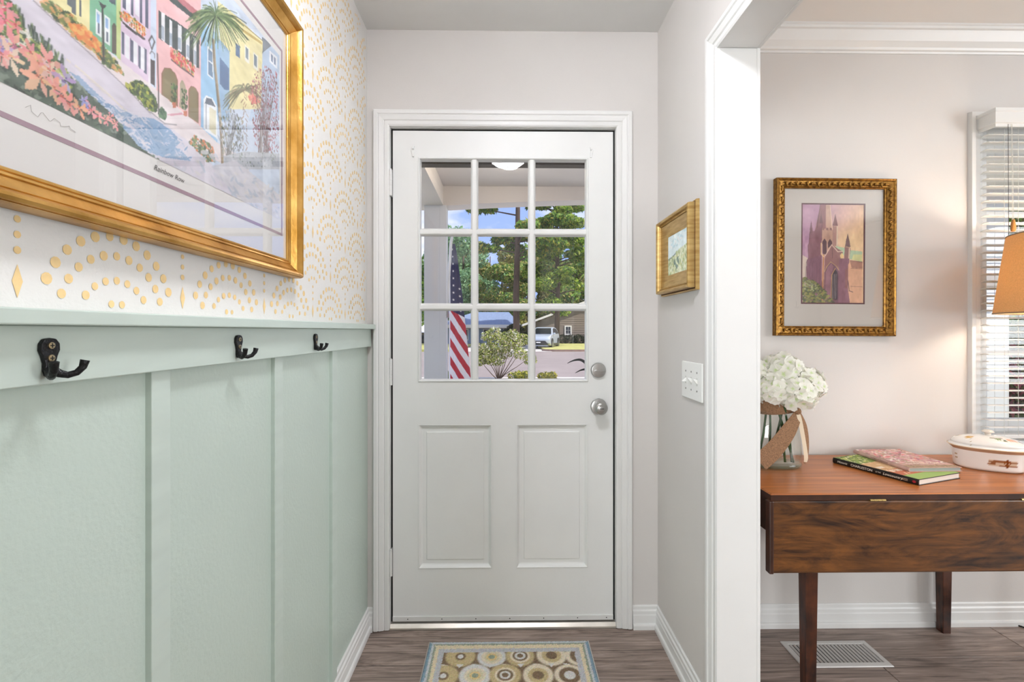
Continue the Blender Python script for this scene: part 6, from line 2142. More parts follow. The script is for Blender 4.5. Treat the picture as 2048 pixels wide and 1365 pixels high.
MB().tube([(.05, .06, .006), (.09, .16, .004), (.10, .25, .004), (.085, .285, .004), (.07, .298, .004), (.10, .305, .0045), (.20, .296, .004), (.5, .285, .005)], .003, 8).build('cord', 'car_black', fl_, smooth=True, local=True)

# ------------------------------------------------------------------ floor register
rg = thing('floor_register', 'white metal floor vent register under the table', 'floor vent', (1.248, 1.76, 0))
RX0, RX1, RY0, RY1 = 1.080, 1.416, 1.688, 1.832
MB().mitred([(RX0, RY0), (RX1, RY0), (RX1, RY1), (RX0, RY1)], True, [(0, .0004), (.002, .0035), (.019, .005), (.021, .0032), (.021, .0004)], lambda u, v, d: (u, v, d)).build('rim', 'register_white', rg)
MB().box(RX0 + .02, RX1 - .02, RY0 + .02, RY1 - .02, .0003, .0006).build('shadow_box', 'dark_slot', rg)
sm = None
for k in range(20):
    x = RX0 + .029 + k * (RX1 - RX0 - .058) / 19
    if sm is None:
        o = MB().prism([(-.0044, .0012), (-.0030, .0010), (.0034, .0044), (.0020, .0046)], lambda u, v, t: (u, t, v), -.0515, .0515).build('louvre', 'register_white', None)
        o.parent = rg
        sm = o.data
    else:
        o = link('louvre', sm, rg)
    o.location = (x - 1.248, 0, 0)
MB().box(1.150, 1.162, 1.757, 1.763, .004, .0075).build('damper_lever', 'register_white', rg)

# ================================================================== OUTSIDE
GZ = -.15
S(MB().box(-60, 60, 2.08, 130, GZ - 1.2, GZ - .03).build('ground', 'lawn'), 'grass ground around the street')
S(MB().box(-60, 60, 13.4, 31.0, GZ - .3, GZ).build('road', 'asphalt'), 'sunlit pinkish grey street beyond the front yard')
S(MB().box(-60, 60, 13.1, 13.4, GZ - .3, GZ + .05).build('kerb', 'concrete'), 'near pale concrete kerb of the street')
dv = MB()
dv.box(-3.2, 3.1, 31.0, 46.0, GZ - .3, GZ + .004)
S(dv.build('driveway', 'concrete'), 'pale concrete driveway under the parked car')
gr = MB()
gr.add([(3.6 + .9 * math.cos(t), 32.2 + .9 * math.sin(t), z) for z in (GZ, GZ + .12) for t in [math.pi + math.pi / 2 * k / 8 for k in range(9)]] +
       [(p[0], p[1], z) for z in (GZ, GZ + .12) for p in ((60, 31.3), (60, 46), (2.7, 46))], [])
pl = [(3.6 + .9 * math.cos(t), 32.2 + .9 * math.sin(t)) for t in [math.pi + math.pi / 2 * k / 8 for k in range(9)]] + [(60, 31.3), (60, 47), (2.7, 47)]
S(MB().prism(pl, lambda u, v, t: (u, v, t), GZ - .2, GZ + .13).build('lawn_patch', material('far_lawn', 'B9B56A', .95, vary=.2, vscale=2)), 'yellow green lawn beside the driveway')
S(MB().mitred(pl[:10], False, [(0, -.2), (0, .12), (-.17, .12), (-.2, -.2)], lambda u, v, d: (u, v, GZ + d)).build('kerb', 'curb_brown'), 'brown kerb curving around the far lawn')
S(MB().prism([(-60, 31.2), (-3.4, 31.2), (-3.0, 32), (-3.0, 47), (-60, 47)], lambda u, v, t: (u, v, t), GZ - .2, GZ + .13).build('lawn_patch', 'far_lawn'), 'far lawn on the left of the driveway')
S(MB().box(-4.0, 4.0, 12.2, 13.1, GZ - .3, GZ + .02).build('planting_bed', 'mulch'), 'mulched planting bed along the street')

S(MB().box(-5, 7, 4.0, 12.2, GZ - .3, GZ + .01).build('bounce_slab', 'concrete'), 'pale slab added before the porch to bounce sunlight up')  # unseen reflector: sunlit pale ground added to lighten the porch ceiling and post
# ------------------------------------------------------------------ porch
S(MB().box(-.75, 3.6, 2.08, 4.0, -.4, -.06).build('porch_floor', 'concrete'), 'concrete porch floor outside the front door')
S(MB().box(-.95, 4.6, 2.08, 4.25, 2.376, 2.5).build('porch_ceiling', 'porch_paint'), 'pale painted porch ceiling')
m = MB()
pts = [(-.95, 2.375), (5.0, 2.375)] + [(5.0 - 5.45 * k / 20, 2.220 + .075 * math.sin(math.pi * min(1, (k / 20) * 1.0)) ** .8) for k in range(21)] + [(-.45, 2.220), (-.95, 2.220)]
m.prism(pts, lambda u, v, t: (u, t, v), 3.74, 3.90)
S(m.build('porch_beam', 'porch_paint'), 'shallow arched porch beam seen through the top panes')
S(MB().box(-.72, -.49, 2.08, 3.74, 2.22, 2.375).box(-.95, -.72, 2.08, 3.9, 2.30, 2.375).build('porch_side_beam', 'porch_paint'), 'side beam running from the house to the porch post')
S(MB().box(-.50, .49, 2.085, 2.13, 1.962, 2.09).build('door_head', 'door_head_shade'), 'outer door head above the glass panes, shade put into its dark colour')  # dark brown stands in for shade on the outer door frame
po = thing('porch_post', 'square white porch post behind the left door panes', 'post', (-.555, 3.80, -.06))
MB().box(-.642, -.470, 3.735, 3.88, -.06, 2.221).build('shaft', 'post_white', po, bevel=.004)
MB().box(-.517, -.466, 3.731, 3.74, -.06, 2.221).build('corner_board', 'post_white', po, bevel=.002)
MB().box(-.66, -.45, 3.715, 3.90, -.06, .09).build('base_block', 'post_white', po, bevel=.004)
p2 = thing('porch_post', 'square white porch post outside the dining window', 'post', (3.96, 3.80, -.06))
MB().box(3.87, 4.055, 3.72, 3.88, -.06, 2.25).build('shaft', 'post_white', p2, bevel=.004)
MB().box(3.85, 4.075, 3.70, 3.90, -.06, .09).build('base_block', 'post_white', p2, bevel=.004)

pl_ = thing('porch_fill_light', 'warm dome light added under the porch ceiling to brighten the porch', 'ceiling light', (.03, 2.97, 2.376))  # lamp added to lift the dim porch beam, ceiling and post
MB().lathe([(.075, 0), (.075, -.02), (.068, -.028)], 32, I_).build('canopy', 'post_white', pl_, smooth=40, local=True)
material('porch_fill_glow', 'FFF0E0', .3, alpha_emit=17.0)
MB().lathe([(.068, -.026), (.098, -.045), (.096, -.072), (.080, -.098), (.05, -.118), (.014, -.126)], 36, I_).build('glass_dome', 'porch_fill_glow', pl_, smooth=True, local=True)

pl2 = copy_tree(pl_)  # another added dome, whitening the porch seen through the blind
pl2.location = (2.9, 2.97, 2.376)
pl2['label'] = 'second dome light added to brighten the porch outside the dining window'

# ------------------------------------------------------------------ flag
fg = thing('flag', 'american flag hanging folded from a white pole on the porch post', 'flag', (-.46, 4.02, .55))
MB().tube([(-.472, 3.80, 1.38), (-.462, 4.02, 1.97), (-.452, 4.06, 2.06)], .0125, 12).lathe([(.012, 0), (.018, .012), (.02, .022), (.014, .036), (.002, .042)], 14, lambda a, b, h: (-.452 + a, 4.06 + b, 2.055 + h)).build('pole', 'post_white', fg, smooth=40)
MB().box(-.471, -.458, 3.76, 3.84, 1.33, 1.43).build('bracket', 'metal_nickel', fg, bevel=.003)
FT, FB = 1.97, .60
def flag_pt(u, t):
    """u 0..1 across the folded drape, t 0..1 from the top down"""
    z = FT + (FB - FT) * t
    w = .045 + .165 * min(1, t * 1.05) ** .8
    x = -.487 + .012 * (1 - t) + u * w
    y = 4.03 + (.020 * math.sin(u * 6.5 + t * 1.3) + .006 * math.sin(u * 19 + 2 * t)) * min(1, .15 + t)
    return x, y, z - .05 * u * t
V, F, Cc = [], [], []
NU, NT = 60, 340
for j in range(NT + 1):
    t = j / NT
    for i in range(NU + 1):
        u = i / NU
        x, y, z = flag_pt(u, t)
        V.append((x + .46, y - 4.02, z - .55))
        xx, zz = x + .49, FT - z
        edge = .56 + .9 * xx * .55
        if zz < edge:
            c = (36, 40, 84)
            if u < .10 + .10 * max(0, .2 - t): c = (240, 240, 244)
        else:
            k = ((zz - 1.55 * xx) / .155) % 1
            c = (196, 30, 56) if k < .5 else (244, 240, 242)
            if u < .07: c = (246, 244, 246)
        Cc.append(lin(c))
for j in range(NT):
    for i in range(NU):
        a = j * (NU + 1) + i
        F += [a, a + 1, a + NU + 2, a + NU + 1]
cl = fast_mesh('cloth', np.array(V), np.array(F), 4, 'flag_cloth', fg, np.array(Cc), True)
material('star_white', 'F4F0F2', .7)
def star(u, t, r, ang):
    c = Vector(flag_pt(u, t))
    du = (Vector(flag_pt(u + .02, t)) - c).normalized()
    dt = (c - Vector(flag_pt(u, t + .01))).normalized()
    nn = du.cross(dt).normalized()
    if nn.y > 0: nn = -nn
    c = c + nn * .003
    vs = []
    for k in range(10):
        a = ang + math.pi / 2 + k * math.pi / 5
        rr_ = r if k % 2 == 0 else r * .4
        vs.append(c + du * rr_ * math.cos(a) + dt * rr_ * math.sin(a))
    MB().add(vs, [tuple(range(10))]).build('star', 'star_white', cl)
root_loc_cache = None
for k in range(8):
    star(.46 - .02 * k, .035 + k * .0445, .013, .2)
for k in range(4):
    star(.84 - .02 * k, .275 + k * .045, .013, .25)

# ------------------------------------------------------------------ strap-leaved plant on the porch
pp = thing('potted_plant', 'dark strap leaved potted plant on the porch at right of the door', 'potted plant', (.78, 2.95, -.06))
MB().lathe([(.13, 0), (.17, .28), (.185, .30), (.185, .34), (.165, .34), (.155, .30), (.0, .29)], 28, I_).build('pot', 'terracotta', pp, smooth=40, local=True)
r = random.Random(9)
for k in range(22):
    a = 2 * math.pi * k / 22 + r.uniform(-.1, .1)
    if k < 3: a = math.pi + (-.18, .1, .3)[k]
    L, H = r.uniform(.26, .36), r.uniform(.60, .80)
    if k < 3: L, H = (.385, .345, .30)[k], (.80, .745, .70)[k]
    path = [(L * q * math.cos(a), L * q * math.sin(a), .30 + H * math.sin(min(1, q * 1.05) * math.pi * .58)) for q in (0, .15, .3, .45, .6, .75, .88, 1)]
    MB().ribbon(path, [.03, .034, .036, .036, .032, .024, .014, .002], (-math.sin(a), math.cos(a), 1.1), .002).build('leaf', 'strap_leaf', pp, smooth=60, local=True)

# ------------------------------------------------------------------ foliage
def leaf_cloud(rng, blobs, n, size, cols, flat=.5, squash=1.0, aspect=1.0):
    """n small leaf quads scattered through ellipsoids (cx,cy,cz,rx,ry,rz); returns verts, faces, colours"""
    vol = np.array([b[3] * b[4] * b[5] for b in blobs])
    pick = rng.choice(len(blobs), n, p=vol / vol.sum())
    B = np.array(blobs)[pick]
    d = rng.normal(0, 1, (n, 3))
    d /= np.linalg.norm(d, axis=1)[:, None]
    rad = rng.uniform(.45, 1, n) ** .6
    P = B[:, :3] + d * B[:, 3:] * rad[:, None]
    nrm = d * .6 + rng.normal(0, .6, (n, 3)) + np.array([0, 0, .35])
    nrm /= np.linalg.norm(nrm, axis=1)[:, None]
    a = np.cross(nrm, rng.normal(0, 1, (n, 3)))
    a /= np.linalg.norm(a, axis=1)[:, None]
    b = np.cross(nrm, a)
    s = size * rng.uniform(.6, 1.3, n)[:, None]
    V = np.stack([P - a * s * aspect, P + b * s * .5, P + a * s * aspect, P - b * s * .5], 1).reshape(-1, 3)
    F = np.arange(4 * n)
    ci = np.array([lin(c) for c in cols])[rng.integers(0, len(cols), n)]
    ci = ci * rng.uniform(.75, 1.2, n)[:, None]
    C = np.repeat(np.clip(ci, 0, 1), 4, 0)
    return V, F, C

GREENS = [(110, 146, 65), (136, 175, 77), (86, 125, 59), (166, 200, 89), (97, 134, 82)]
OLIVE = [(166, 166, 92), (194, 179, 104), (134, 146, 77), (209, 196, 125), (112, 134, 67)]
GREY = [(142, 181, 136), (166, 205, 155), (119, 157, 119), (187, 217, 164), (104, 140, 97)]
PINE = [(86, 125, 56), (116, 157, 67), (146, 181, 74), (67, 101, 50), (202, 194, 86)]
def tree_proto(seed, H, spread, cols, n=17000, size=.19, trunk_r=.22, low=.05):
    rng = np.random.default_rng(seed)
    blobs = []
    for k in range(16):
        h = H * (low + (1 - low) * rng.uniform(.02, .95))
        w = spread * (1 - .55 * abs(h / H - .45)) * rng.uniform(.3, .8)
        a = rng.uniform(0, 6.28)
        q = rng.uniform(.45, .75)
        blobs.append((w * math.cos(a), w * math.sin(a), h, spread * .5 * q, spread * .5 * q, H * .17 * q))
    V, F, C = leaf_cloud(rng, blobs, n, size, cols)
    t = thing('leafy_tree', None, 'tree')
    fo = fast_mesh('foliage', V, F, 4, 'leaf_attr', t, C)
    fo['kind'] = 'stuff'
    MB().tube([(0, 0, 0), (.1, 0, H * .3), (-.05, .1, H * .6), (0, 0, H * .85)], [trunk_r, trunk_r * .8, trunk_r * .5, .05], 10).build('trunk', 'bark', t, smooth=True, local=True)
    return t
protos = [tree_proto(1, 13.5, 5.0, GREENS), tree_proto(2, 12.0, 4.6, OLIVE), tree_proto(3, 14.5, 5.2, GREY), tree_proto(4, 9.0, 4.4, GREENS + OLIVE, 15000)]
LB = ['dense mid green tree in the row beyond the houses', 'olive brown tree in the row beyond the houses', 'grey green tree in the row beyond the houses', 'lower bushy green tree in the row beyond the houses']
used = [False] * 4
def plant(kind, x, y, s=1.0, rz=0.0, label=None):
    o = protos[kind] if not used[kind] else copy_tree(protos[kind])
    used[kind] = True
    o.location = (x, y, GZ)
    o.rotation_euler = (0, 0, rz)
    o.scale = (s, s, s)
    tag(o, label or LB[kind], 'tree', 'trees beyond the houses')
    return o
for kind, x, y, s, rz, lb in [
        (2, -5.6, 64, 1.12, .3, 'grey green tree behind the flag'), (1, -2.2, 70, 1.22, 1.2, 'olive brown tree low behind the shrub and blue roof'), (3, -12.5, 62, 1.25, 2, 'bushy green tree far left beyond the white roofed house'),
        (0, -13.5, 78, 1.1, .8, 'tall mid green tree farthest left in the row'), (1, 3.2, 66, 1.0, 3, 'olive tree just right of the pine trunk'), (0, 1.2, 82, 1.2, 2.2, 'tall green tree behind the pine trunk'),
        (3, 8.2, 64, 1.3, 1.4, 'bushy green tree above the gable roof'), (0, 10.6, 74, 1.15, 4, 'tall dark green tree at the right of the panes'), (2, 16.5, 66, 1.1, 5, 'grey green tree beyond the right edge of the door glass'),
        (2, -8.6, 80, 1.2, 5.1, 'tall grey green tree left of the flag'), (3, -.4, 60, 1.1, 5.6, 'low bushy green tree rising over the blue grey roof'), (0, 30, 30, .9, .7, 'green tree outside the dining window'), (3, 25, 22, .9, 1.9, 'bushy tree nearest the dining window'), (1, 38, 40, 1.0, 2.9, 'olive tree far outside the dining window')]:
    plant(kind, x, y, s, rz, lb)

# tall pine standing in the middle panes
pn = thing('pine_tree', 'tall pine with a bare trunk seen in the middle panes', 'tree', (.95, 38, GZ))
MB().tube([(0, 0, -.1), (-.05, 0, 4), (.05, 0, 8), (.1, 0, 12), (.05, 0, 16)], [.28, .25, .22, .17, .06], 12).build('trunk', 'bark', pn, smooth=True, local=True)
rng_n = np.random.default_rng(12)
blobs, br = [], MB()
for k in range(30):
    h = 7.2 + 8.6 * rng_n.uniform(0, 1)
    a = rng_n.uniform(0, 6.28)
    L = (4.6 - .26 * (h - 7)) * rng_n.uniform(.35, 1)
    tip = (L * math.cos(a), L * math.sin(a), h + .35)
    br.tube([(.08, 0, h - .4), (L * .5 * math.cos(a), L * .5 * math.sin(a), h), tip], [.07, .05, .02], 6)
    blobs.append((*tip, .95, .95, .42))
    blobs.append((L * .65 * math.cos(a), L * .65 * math.sin(a), h + .2, .7, .7, .35))
br.build('branches', 'bark', pn, smooth=True, local=True)
V, F, C = leaf_cloud(rng_n, blobs, 20000, .15, PINE, aspect=1.5)
o = fast_mesh('needles', V, F, 4, 'leaf_attr', pn, C); o['kind'] = 'stuff'
# bright pine filling the right panes
pn2 = thing('pine_tree', 'broad sunlit pine filling the right hand panes', 'tree', (4.4, 40, GZ))
MB().tube([(0, 0, -.1), (.1, 0, 5), (0, 0, 10), (0, 0, 14)], [.24, .2, .15, .05], 12).build('trunk', 'bark', pn2, smooth=True, local=True)
rng_n = np.random.default_rng(15)
blobs, br = [], MB()
for k in range(46):
    h = 2.6 + 11 * rng_n.uniform(0, 1)
    a = rng_n.uniform(0, 6.28)
    L = (3.9 - .16 * (h - 3)) * rng_n.uniform(.35, 1)
    tip = (L * math.cos(a), L * math.sin(a), h + .35)
    br.tube([(0, 0, h - .4), (L * .5 * math.cos(a), L * .5 * math.sin(a), h), tip], [.06, .045, .02], 6)
    blobs.append((*tip, .85, .85, .40))
    blobs.append((L * .6 * math.cos(a), L * .6 * math.sin(a), h + .2, .7, .7, .35))
br.build('branches', 'bark', pn2, smooth=True, local=True)
V, F, C = leaf_cloud(rng_n, blobs, 26000, .14, [(150, 184, 66), (176, 200, 80), (104, 142, 52), (196, 200, 100), (86, 116, 52)], aspect=1.3)
o = fast_mesh('needles', V, F, 4, 'leaf_attr', pn2, C); o['kind'] = 'stuff'
# tree close on the left beyond the post
lt = thing('leafy_tree', 'green tree showing left of the porch post', 'tree', (-8.2, 40, GZ))
rng_n = np.random.default_rng(18)
V, F, C = leaf_cloud(rng_n, [(0, 0, 4.5, 2.3, 2.3, 3.2), (.6, .5, 6.2, 1.6, 1.6, 1.6), (-.8, 0, 3.4, 1.8, 1.8, 2.2)], 5000, .2, GREENS)
o = fast_mesh('foliage', V, F, 4, 'leaf_attr', lt, C); o['kind'] = 'stuff'
MB().tube([(0, 0, 0), (0, 0, 5)], [.2, .1], 10).build('trunk', 'bark', lt, smooth=True, local=True)

# flowering shrub by the kerb, with bare arching stems
sh = thing('flowering_shrub', 'pale flowering shrub with arching stems at the street edge', 'shrub', (-.18, 12.75, GZ + .02))
r = random.Random(5)
tips = []
for x, z, bow in [(-.46, .92, -.12), (-.30, 1.26, -.06), (-.10, 1.36, 0), (.14, 1.22, .04), (.40, 1.30, .22), (.66, 1.18, .30), (.58, .82, .28), (-.52, .62, -.25), (.20, .80, .10), (-.22, .70, -.05), (.86, .62, .2)]:
    y = r.uniform(-.22, .22)
    p = [(0, 0, 0), (bow * .5 + x * .10, y * .3, z * .28), (x * .55 + bow * .3, y * .7, z * .62), (x, y, z)]
    MB().tube(p, [.016, .012, .008, .004], 6).build('stem', 'bark_thin', sh, smooth=True, local=True)
    tips.append((x, y, z))
rng_n = np.random.default_rng(23)
blobs = [(a, b, c - .06, .20, .20, .17) for a, b, c in tips] + [(-.3, 0, .74, .34, .24, .30), (.02, 0, .98, .34, .24, .26), (.42, 0, 1.02, .26, .2, .22), (-.1, 0, .55, .30, .22, .16)]
V, F, C = leaf_cloud(rng_n, blobs, 3400, .032, [(170, 178, 84), (142, 156, 70), (190, 192, 110), (112, 130, 58)], aspect=1.5)
o = fast_mesh('leaves', V, F, 4, 'leaf_attr', sh, C); o['kind'] = 'stuff'
V, F, C = leaf_cloud(rng_n, [b for b in blobs if b[2] > .7], 1500, .030, [(240, 236, 214), (236, 222, 196), (246, 244, 232), (226, 206, 176)])
o = fast_mesh('blossoms', V, F, 4, 'leaf_attr', sh, C); o['kind'] = 'stuff'
def low_shrub(x, y, w, h, cols, label, n=900, size=.03):
    t = thing('low_shrub', label, 'shrub', (x, y, GZ + .02))
    rn = np.random.default_rng(int(abs(x) * 100) + 7)
    V, F, C = leaf_cloud(rn, [(w * q, 0, h * (.5 + .1 * (k % 2)), w * .45, w * .4, h * .5) for k, q in enumerate((-.55, -.1, .3, .6))], n, size, cols, aspect=1.4)
    o = fast_mesh('leaves', V, F, 4, 'leaf_attr', t, C); o['kind'] = 'stuff'
    MB().tube([(0, 0, -.02), (0, 0, h * .6)], [.02, .01], 6).build('stem', 'bark_thin', t, local=True)
low_shrub(.40, 12.55, .34, .27, [(186, 186, 70), (150, 160, 62), (96, 116, 60), (206, 200, 90)], 'low yellow green shrub beside the flowering one')
low_shrub(1.12, 12.6, .26, .24, [(196, 186, 60), (160, 160, 58), (120, 126, 56)], 'low golden shrub at the foot of the right pane')
low_shrub(-1.55, 12.7, .3, .25, [(120, 140, 66), (90, 112, 54)], 'low green shrub left of the flag')
low_shrub(4.6, 4.6, .55, 1.15, [(120, 60, 70), (150, 84, 90), (70, 80, 50), (96, 104, 60), (60, 44, 44)], 'reddish hedge outside the dining window', 3500, .035)
low_shrub(6.3, 6.0, .9, 1.5, [(70, 84, 44), (52, 66, 36), (96, 106, 56)], 'dark green hedge outside the dining window', 3500, .05)

# ------------------------------------------------------------------ houses across the street
h1 = thing('house', 'tan sided house with a gable wall behind the parked car', 'house', (8.4, 47, GZ))
gp = [(2.35, -.2), (14.5, -.2), (14.5, 1.8), (8.4, 4.05), (2.35, 1.8)]
MB().prism(gp, lambda u, v, t: (u, t, v + GZ + .1), 47.0, 54.0).build('walls', 'siding_tan', h1)
sd = None
for k in range(18):
    z = GZ + .12 + k * .22
    half = 6.07 if z < 1.7 else max(.3, 6.07 - (z - 1.75) * 2.72)
    MB().prism([(46.975, z), (47.0, z), (47.0, z + .215), (46.993, z + .215)], lambda u, v, t: (t, u, v), 8.42 - half, 8.42 + half).build('siding_board', 'siding_tan', h1)
for s, nm in ((-1, 'roof_slope'), (1, 'roof_slope')):
    a, b = (8.4, 4.20), (8.4 + s * 6.7, 1.70)
    MB().add([(a[0], 46.6, a[1]), (b[0], 46.6, b[1]), (b[0], 54.5, b[1]), (a[0], 54.5, a[1]), (a[0], 46.6, a[1] + .14), (b[0], 46.6, b[1] + .14), (b[0], 54.5, b[1] + .14), (a[0], 54.5, a[1] + .14)],
             [(0, 1, 2, 3), (4, 5, 6, 7), (0, 1, 5, 4), (1, 2, 6, 5), (2, 3, 7, 6), (3, 0, 4, 7)]).build(nm, 'roof_slate', h1)
    MB().add([(a[0], 46.55, a[1] - .05), (b[0], 46.55, b[1] - .05), (b[0], 46.6, b[1] - .05), (a[0], 46.6, a[1] - .05), (a[0], 46.55, a[1] + .16), (b[0], 46.55, b[1] + .16), (b[0], 46.6, b[1] + .16), (a[0], 46.6, a[1] + .16)],
             [(0, 1, 2, 3), (4, 5, 6, 7), (0, 1, 5, 4), (1, 2, 6, 5), (2, 3, 7, 6), (3, 0, 4, 7)]).build('rake_board', 'fascia', h1)
wf_ = MB().mitred([(6.08, .92), (6.55, .92), (6.55, 1.62), (6.08, 1.62)], True, [(0, 0), (0, .06), (-.12, .06), (-.12, 0)], lambda u, v, d: (u, 46.97 - d, v)).build('window', 'fascia', h1)
MB().box(6.08, 6.55, 46.94, 46.96, .92, 1.62).build('pane', 'dark_glass', wf_)
MB().box(6.305, 6.325, 46.92, 46.94, .92, 1.62).box(6.08, 6.55, 46.92, 46.94, 1.26, 1.28).build('muntin', 'fascia', wf_)
h2 = thing('house', 'house with a blue grey roof and white porch columns in the centre panes', 'house', (-1.8, 45, GZ))
MB().box(-6.2, 1.1, 45, 52, GZ, 1.75).build('walls', 'siding_blue', h2)
MB().add([(-6.6, 44.0, 1.72), (1.55, 44.0, 1.72), (1.55, 53, 1.72), (-6.6, 53, 1.72), (-3.2, 48.4, 3.15), (.4, 48.4, 3.15)], [(0, 1, 5, 4), (1, 2, 5), (2, 3, 4, 5), (3, 0, 4), (0, 3, 2, 1)]).build('roof', 'roof_blue', h2)
MB().box(-6.6, 1.55, 43.95, 44.0, 1.50, 1.80).build('fascia', 'fascia', h2)
MB().box(-6.5, 1.45, 44.02, 44.9, 1.46, 1.54).build('porch_soffit', material('soffit', 'C9AE88', .8), h2)
for x in (-4.9, -2.6, -.62, 1.1):
    MB().box(x - .15, x + .15, 44.1, 44.4, GZ, 1.5).build('porch_column', 'fascia', h2)
for x in (-4.0, -1.6, .35):
    w_ = MB().box(x - .5, x + .5, 44.93, 45.0, .3, 1.4).build('window', 'fascia', h2)
    MB().box(x - .42, x + .42, 44.90, 44.94, .38, 1.32).build('pane', 'dark_glass', w_)
h3 = thing('house', 'white roofed house just showing left of the porch post', 'house', (-11.2, 46, GZ))
MB().box(-16, -7.4, 46, 53, GZ, 1.1).build('walls', 'siding_tan', h3)
MB().add([(-16.5, 45.2, 1.05), (-6.6, 45.2, 1.05), (-6.6, 54, 1.05), (-16.5, 54, 1.05), (-14, 49.5, 2.3), (-8.6, 49.5, 2.3)], [(0, 1, 5, 4), (1, 2, 5), (2, 3, 4, 5), (3, 0, 4), (0, 3, 2, 1)]).build('roof', 'fascia', h3)
for x in (-15, -12, -9, -7.8):
    MB().box(x - .45, x + .45, 45.94, 46.0, .0, .8).build('window', 'dark_glass', h3)
hd = thing('hedge', 'dark clipped hedge below the gable wall', 'hedge', (5.6, 46, GZ))
rng_n = np.random.default_rng(31)
V, F, C = leaf_cloud(rng_n, [(x, 0, .45, .8, .5, .6) for x in (-1.9, -1.0, -.1, .8, 1.7, 2.6, 3.4)], 4000, .09, [(40, 54, 34), (54, 70, 42), (30, 42, 30)])
o = fast_mesh('leaves', V, F, 4, 'leaf_attr', hd, C); o['kind'] = 'stuff'
dk = thing('dark_shrub', 'dark spiky shrub in front of the blue roofed house', 'shrub', (.75, 41.5, GZ))
V, F, C = leaf_cloud(rng_n, [(-.6, 0, .8, .7, .6, .8), (.2, 0, 1.0, .8, .6, 1.0), (.8, 0, .7, .6, .5, .7), (.1, 0, 1.6, .7, .5, .4)], 2600, .11, [(44, 58, 36), (58, 76, 44), (34, 46, 32), (76, 92, 52)], aspect=1.8)
o = fast_mesh('leaves', V, F, 4, 'leaf_attr', dk, C); o['kind'] = 'stuff'

# ------------------------------------------------------------------ parked car
car = thing('car', 'silver crossover car parked on the driveway across the street', 'car', (3.1, 37.0, GZ + .004), math.radians(-106))
# local: +x is the nose... side profile swept across the width, narrowed at the roof
prof_low = [(-2.2, .42), (-2.25, .62), (-2.22, 1.02), (-2.0, 1.12), (1.0, 1.12), (1.75, 1.06), (2.12, .95), (2.24, .74), (2.2, .42), (1.9, .26), (-1.95, .26)]
def car_body(prof, w_at, name, mat, n=8):
    vs, fs = [], []
    k = len(prof)
    for q in range(n + 1):
        s = -1 + 2 * q / n
        for x, z in prof:
            w = w_at(x, z)
            tuck = 1 - .045 * abs(s) ** 4 * (1 if abs(x) > 1.6 else .2)
            vs.append((x * tuck, s * w, z))
    for q in range(n):
        for i in range(k):
            fs.append((q * k + i, q * k + (i + 1) % k, (q + 1) * k + (i + 1) % k, (q + 1) * k + i))
    fs.append(tuple(range(k))[::-1])
    fs.append(tuple(n * k + i for i in range(k)))
    return MB().add(vs, fs).build(name, mat, car, smooth=40, local=True, bevel=.04)
car_body(prof_low, lambda x, z: .91 - .10 * max(0, abs(x) - 1.7) ** 1.2 - (.05 if z > .9 else 0), 'body', 'car_paint')
car_body([(-2.05, 1.1), (-1.75, 1.46), (-1.35, 1.60), (-.4, 1.66), (.15, 1.61), (1.0, 1.1)], lambda x, z: .84 - .34 * max(0, z - 1.1), 'cabin', 'car_paint')
MB().add([(.98, -.72, 1.15), (.98, .72, 1.15), (.26, .58, 1.575), (.26, -.58, 1.575), (.90, -.72, 1.12), (.90, .72, 1.12), (.2, .58, 1.55), (.2, -.58, 1.55)], [(0, 1, 2, 3), (7, 6, 5, 4), (0, 3, 7, 4), (1, 5, 6, 2), (0, 4, 5, 1), (3, 2, 6, 7)]).build('windscreen', 'car_glass', car, local=True)
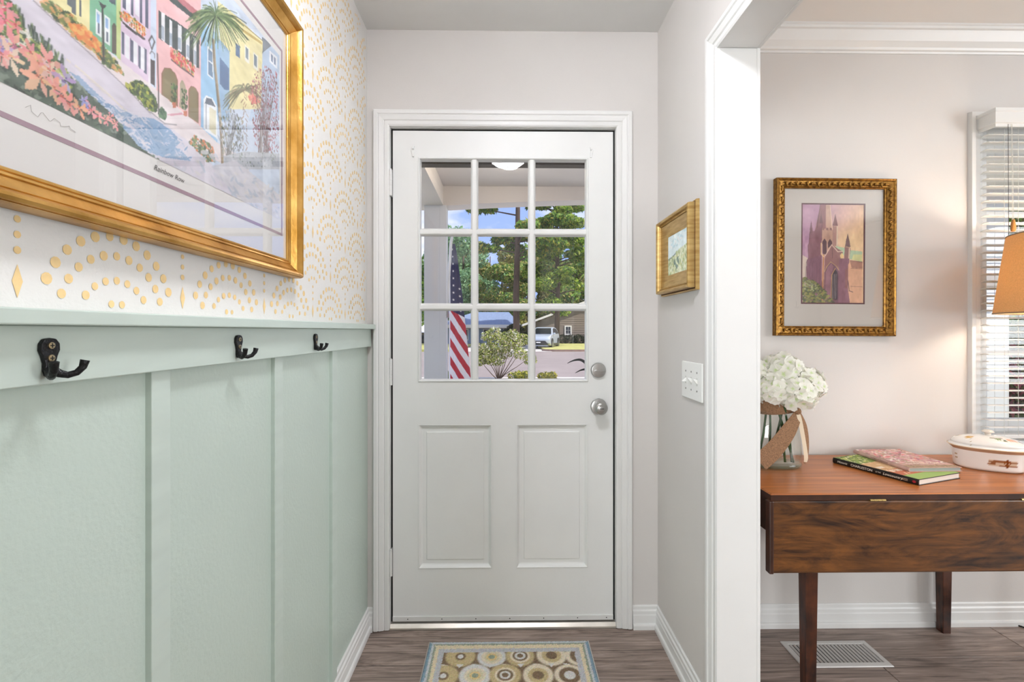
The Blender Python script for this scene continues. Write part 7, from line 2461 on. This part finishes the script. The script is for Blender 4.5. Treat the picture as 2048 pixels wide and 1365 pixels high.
for s in (-1, 1):
    for a in ([(.82, 1.15), (.2, 1.52), (-.35, 1.57), (-.35, 1.14)], [(-.45, 1.14), (-.45, 1.57), (-1.3, 1.52), (-1.72, 1.22), (-1.68, 1.15)]):
        MB().add([(x, s * (.855 - .34 * max(0, z - 1.1)), z) for x, z in a] + [(x, s * (.80 - .34 * max(0, z - 1.1)), z) for x, z in a],
                 [tuple(range(len(a))), tuple(range(len(a), 2 * len(a)))[::-1]] + [(i, (i + 1) % len(a), len(a) + (i + 1) % len(a), len(a) + i) for i in range(len(a))]).build('side_window', 'car_glass', car, local=True)
    MB().box(.72, .86, min(s * .86, s * 1.02), max(s * .86, s * 1.02), 1.10, 1.22).build('mirror', 'car_paint', car, local=True, bevel=.03)
    MB().add([(2.14, s * .46, .90), (1.94, s * .87, .98), (1.98, s * .87, .86), (2.19, s * .48, .80), (2.0, s * .46, .90), (1.8, s * .80, .98), (1.86, s * .80, .86), (2.0, s * .48, .80)], [(0, 1, 2, 3), (7, 6, 5, 4), (0, 3, 7, 4), (1, 5, 6, 2), (0, 4, 5, 1), (3, 2, 6, 7)]).build('headlight', 'headlight', car, local=True)
    for x in (1.38, -1.38):
        w_ = MB().lathe([(.36, -.1), (.36, .1), (.24, .115)], 28, lambda a, b, h: (x + a, s * (.82 + h), .36 + b)).build('wheel', 'car_black', car, smooth=40, local=True)
        MB().lathe([(.235, .10), (.22, .12), (.06, .13), (.01, .132)], 24, lambda a, b, h: (x + a, s * (.82 + h), .36 + b)).build('rim', 'car_rim', w_, smooth=40, local=True)
        MB().lathe([(.43, -.02), (.43, .10), (.37, .105)], 28, lambda a, b, h: (x + a, s * (.815 + h), .38 + max(b, -.14))).build('arch_cladding', 'car_black', car, local=True)
    MB().box(-1.0, 1.0, min(s * .86, s * .925), max(s * .86, s * .925), .26, .42).build('sill_cladding', 'car_black', car, local=True)
MB().add([(2.25, -.50, .62), (2.25, .50, .62), (2.25, .74, .36), (2.25, -.74, .36), (2.1, -.50, .62), (2.1, .50, .62), (2.1, .74, .36), (2.1, -.74, .36)], [(0, 1, 2, 3), (7, 6, 5, 4), (0, 3, 7, 4), (1, 5, 6, 2), (0, 4, 5, 1), (3, 2, 6, 7)]).build('grille', 'car_black', car, local=True)
MB().box(2.24, 2.28, -.16, .16, .46, .55).build('number_plate', 'white_plastic', car, local=True)
MB().box(2.14, 2.25, -.72, .72, .22, .30).build('bumper_lip', 'car_rim', car, local=True)
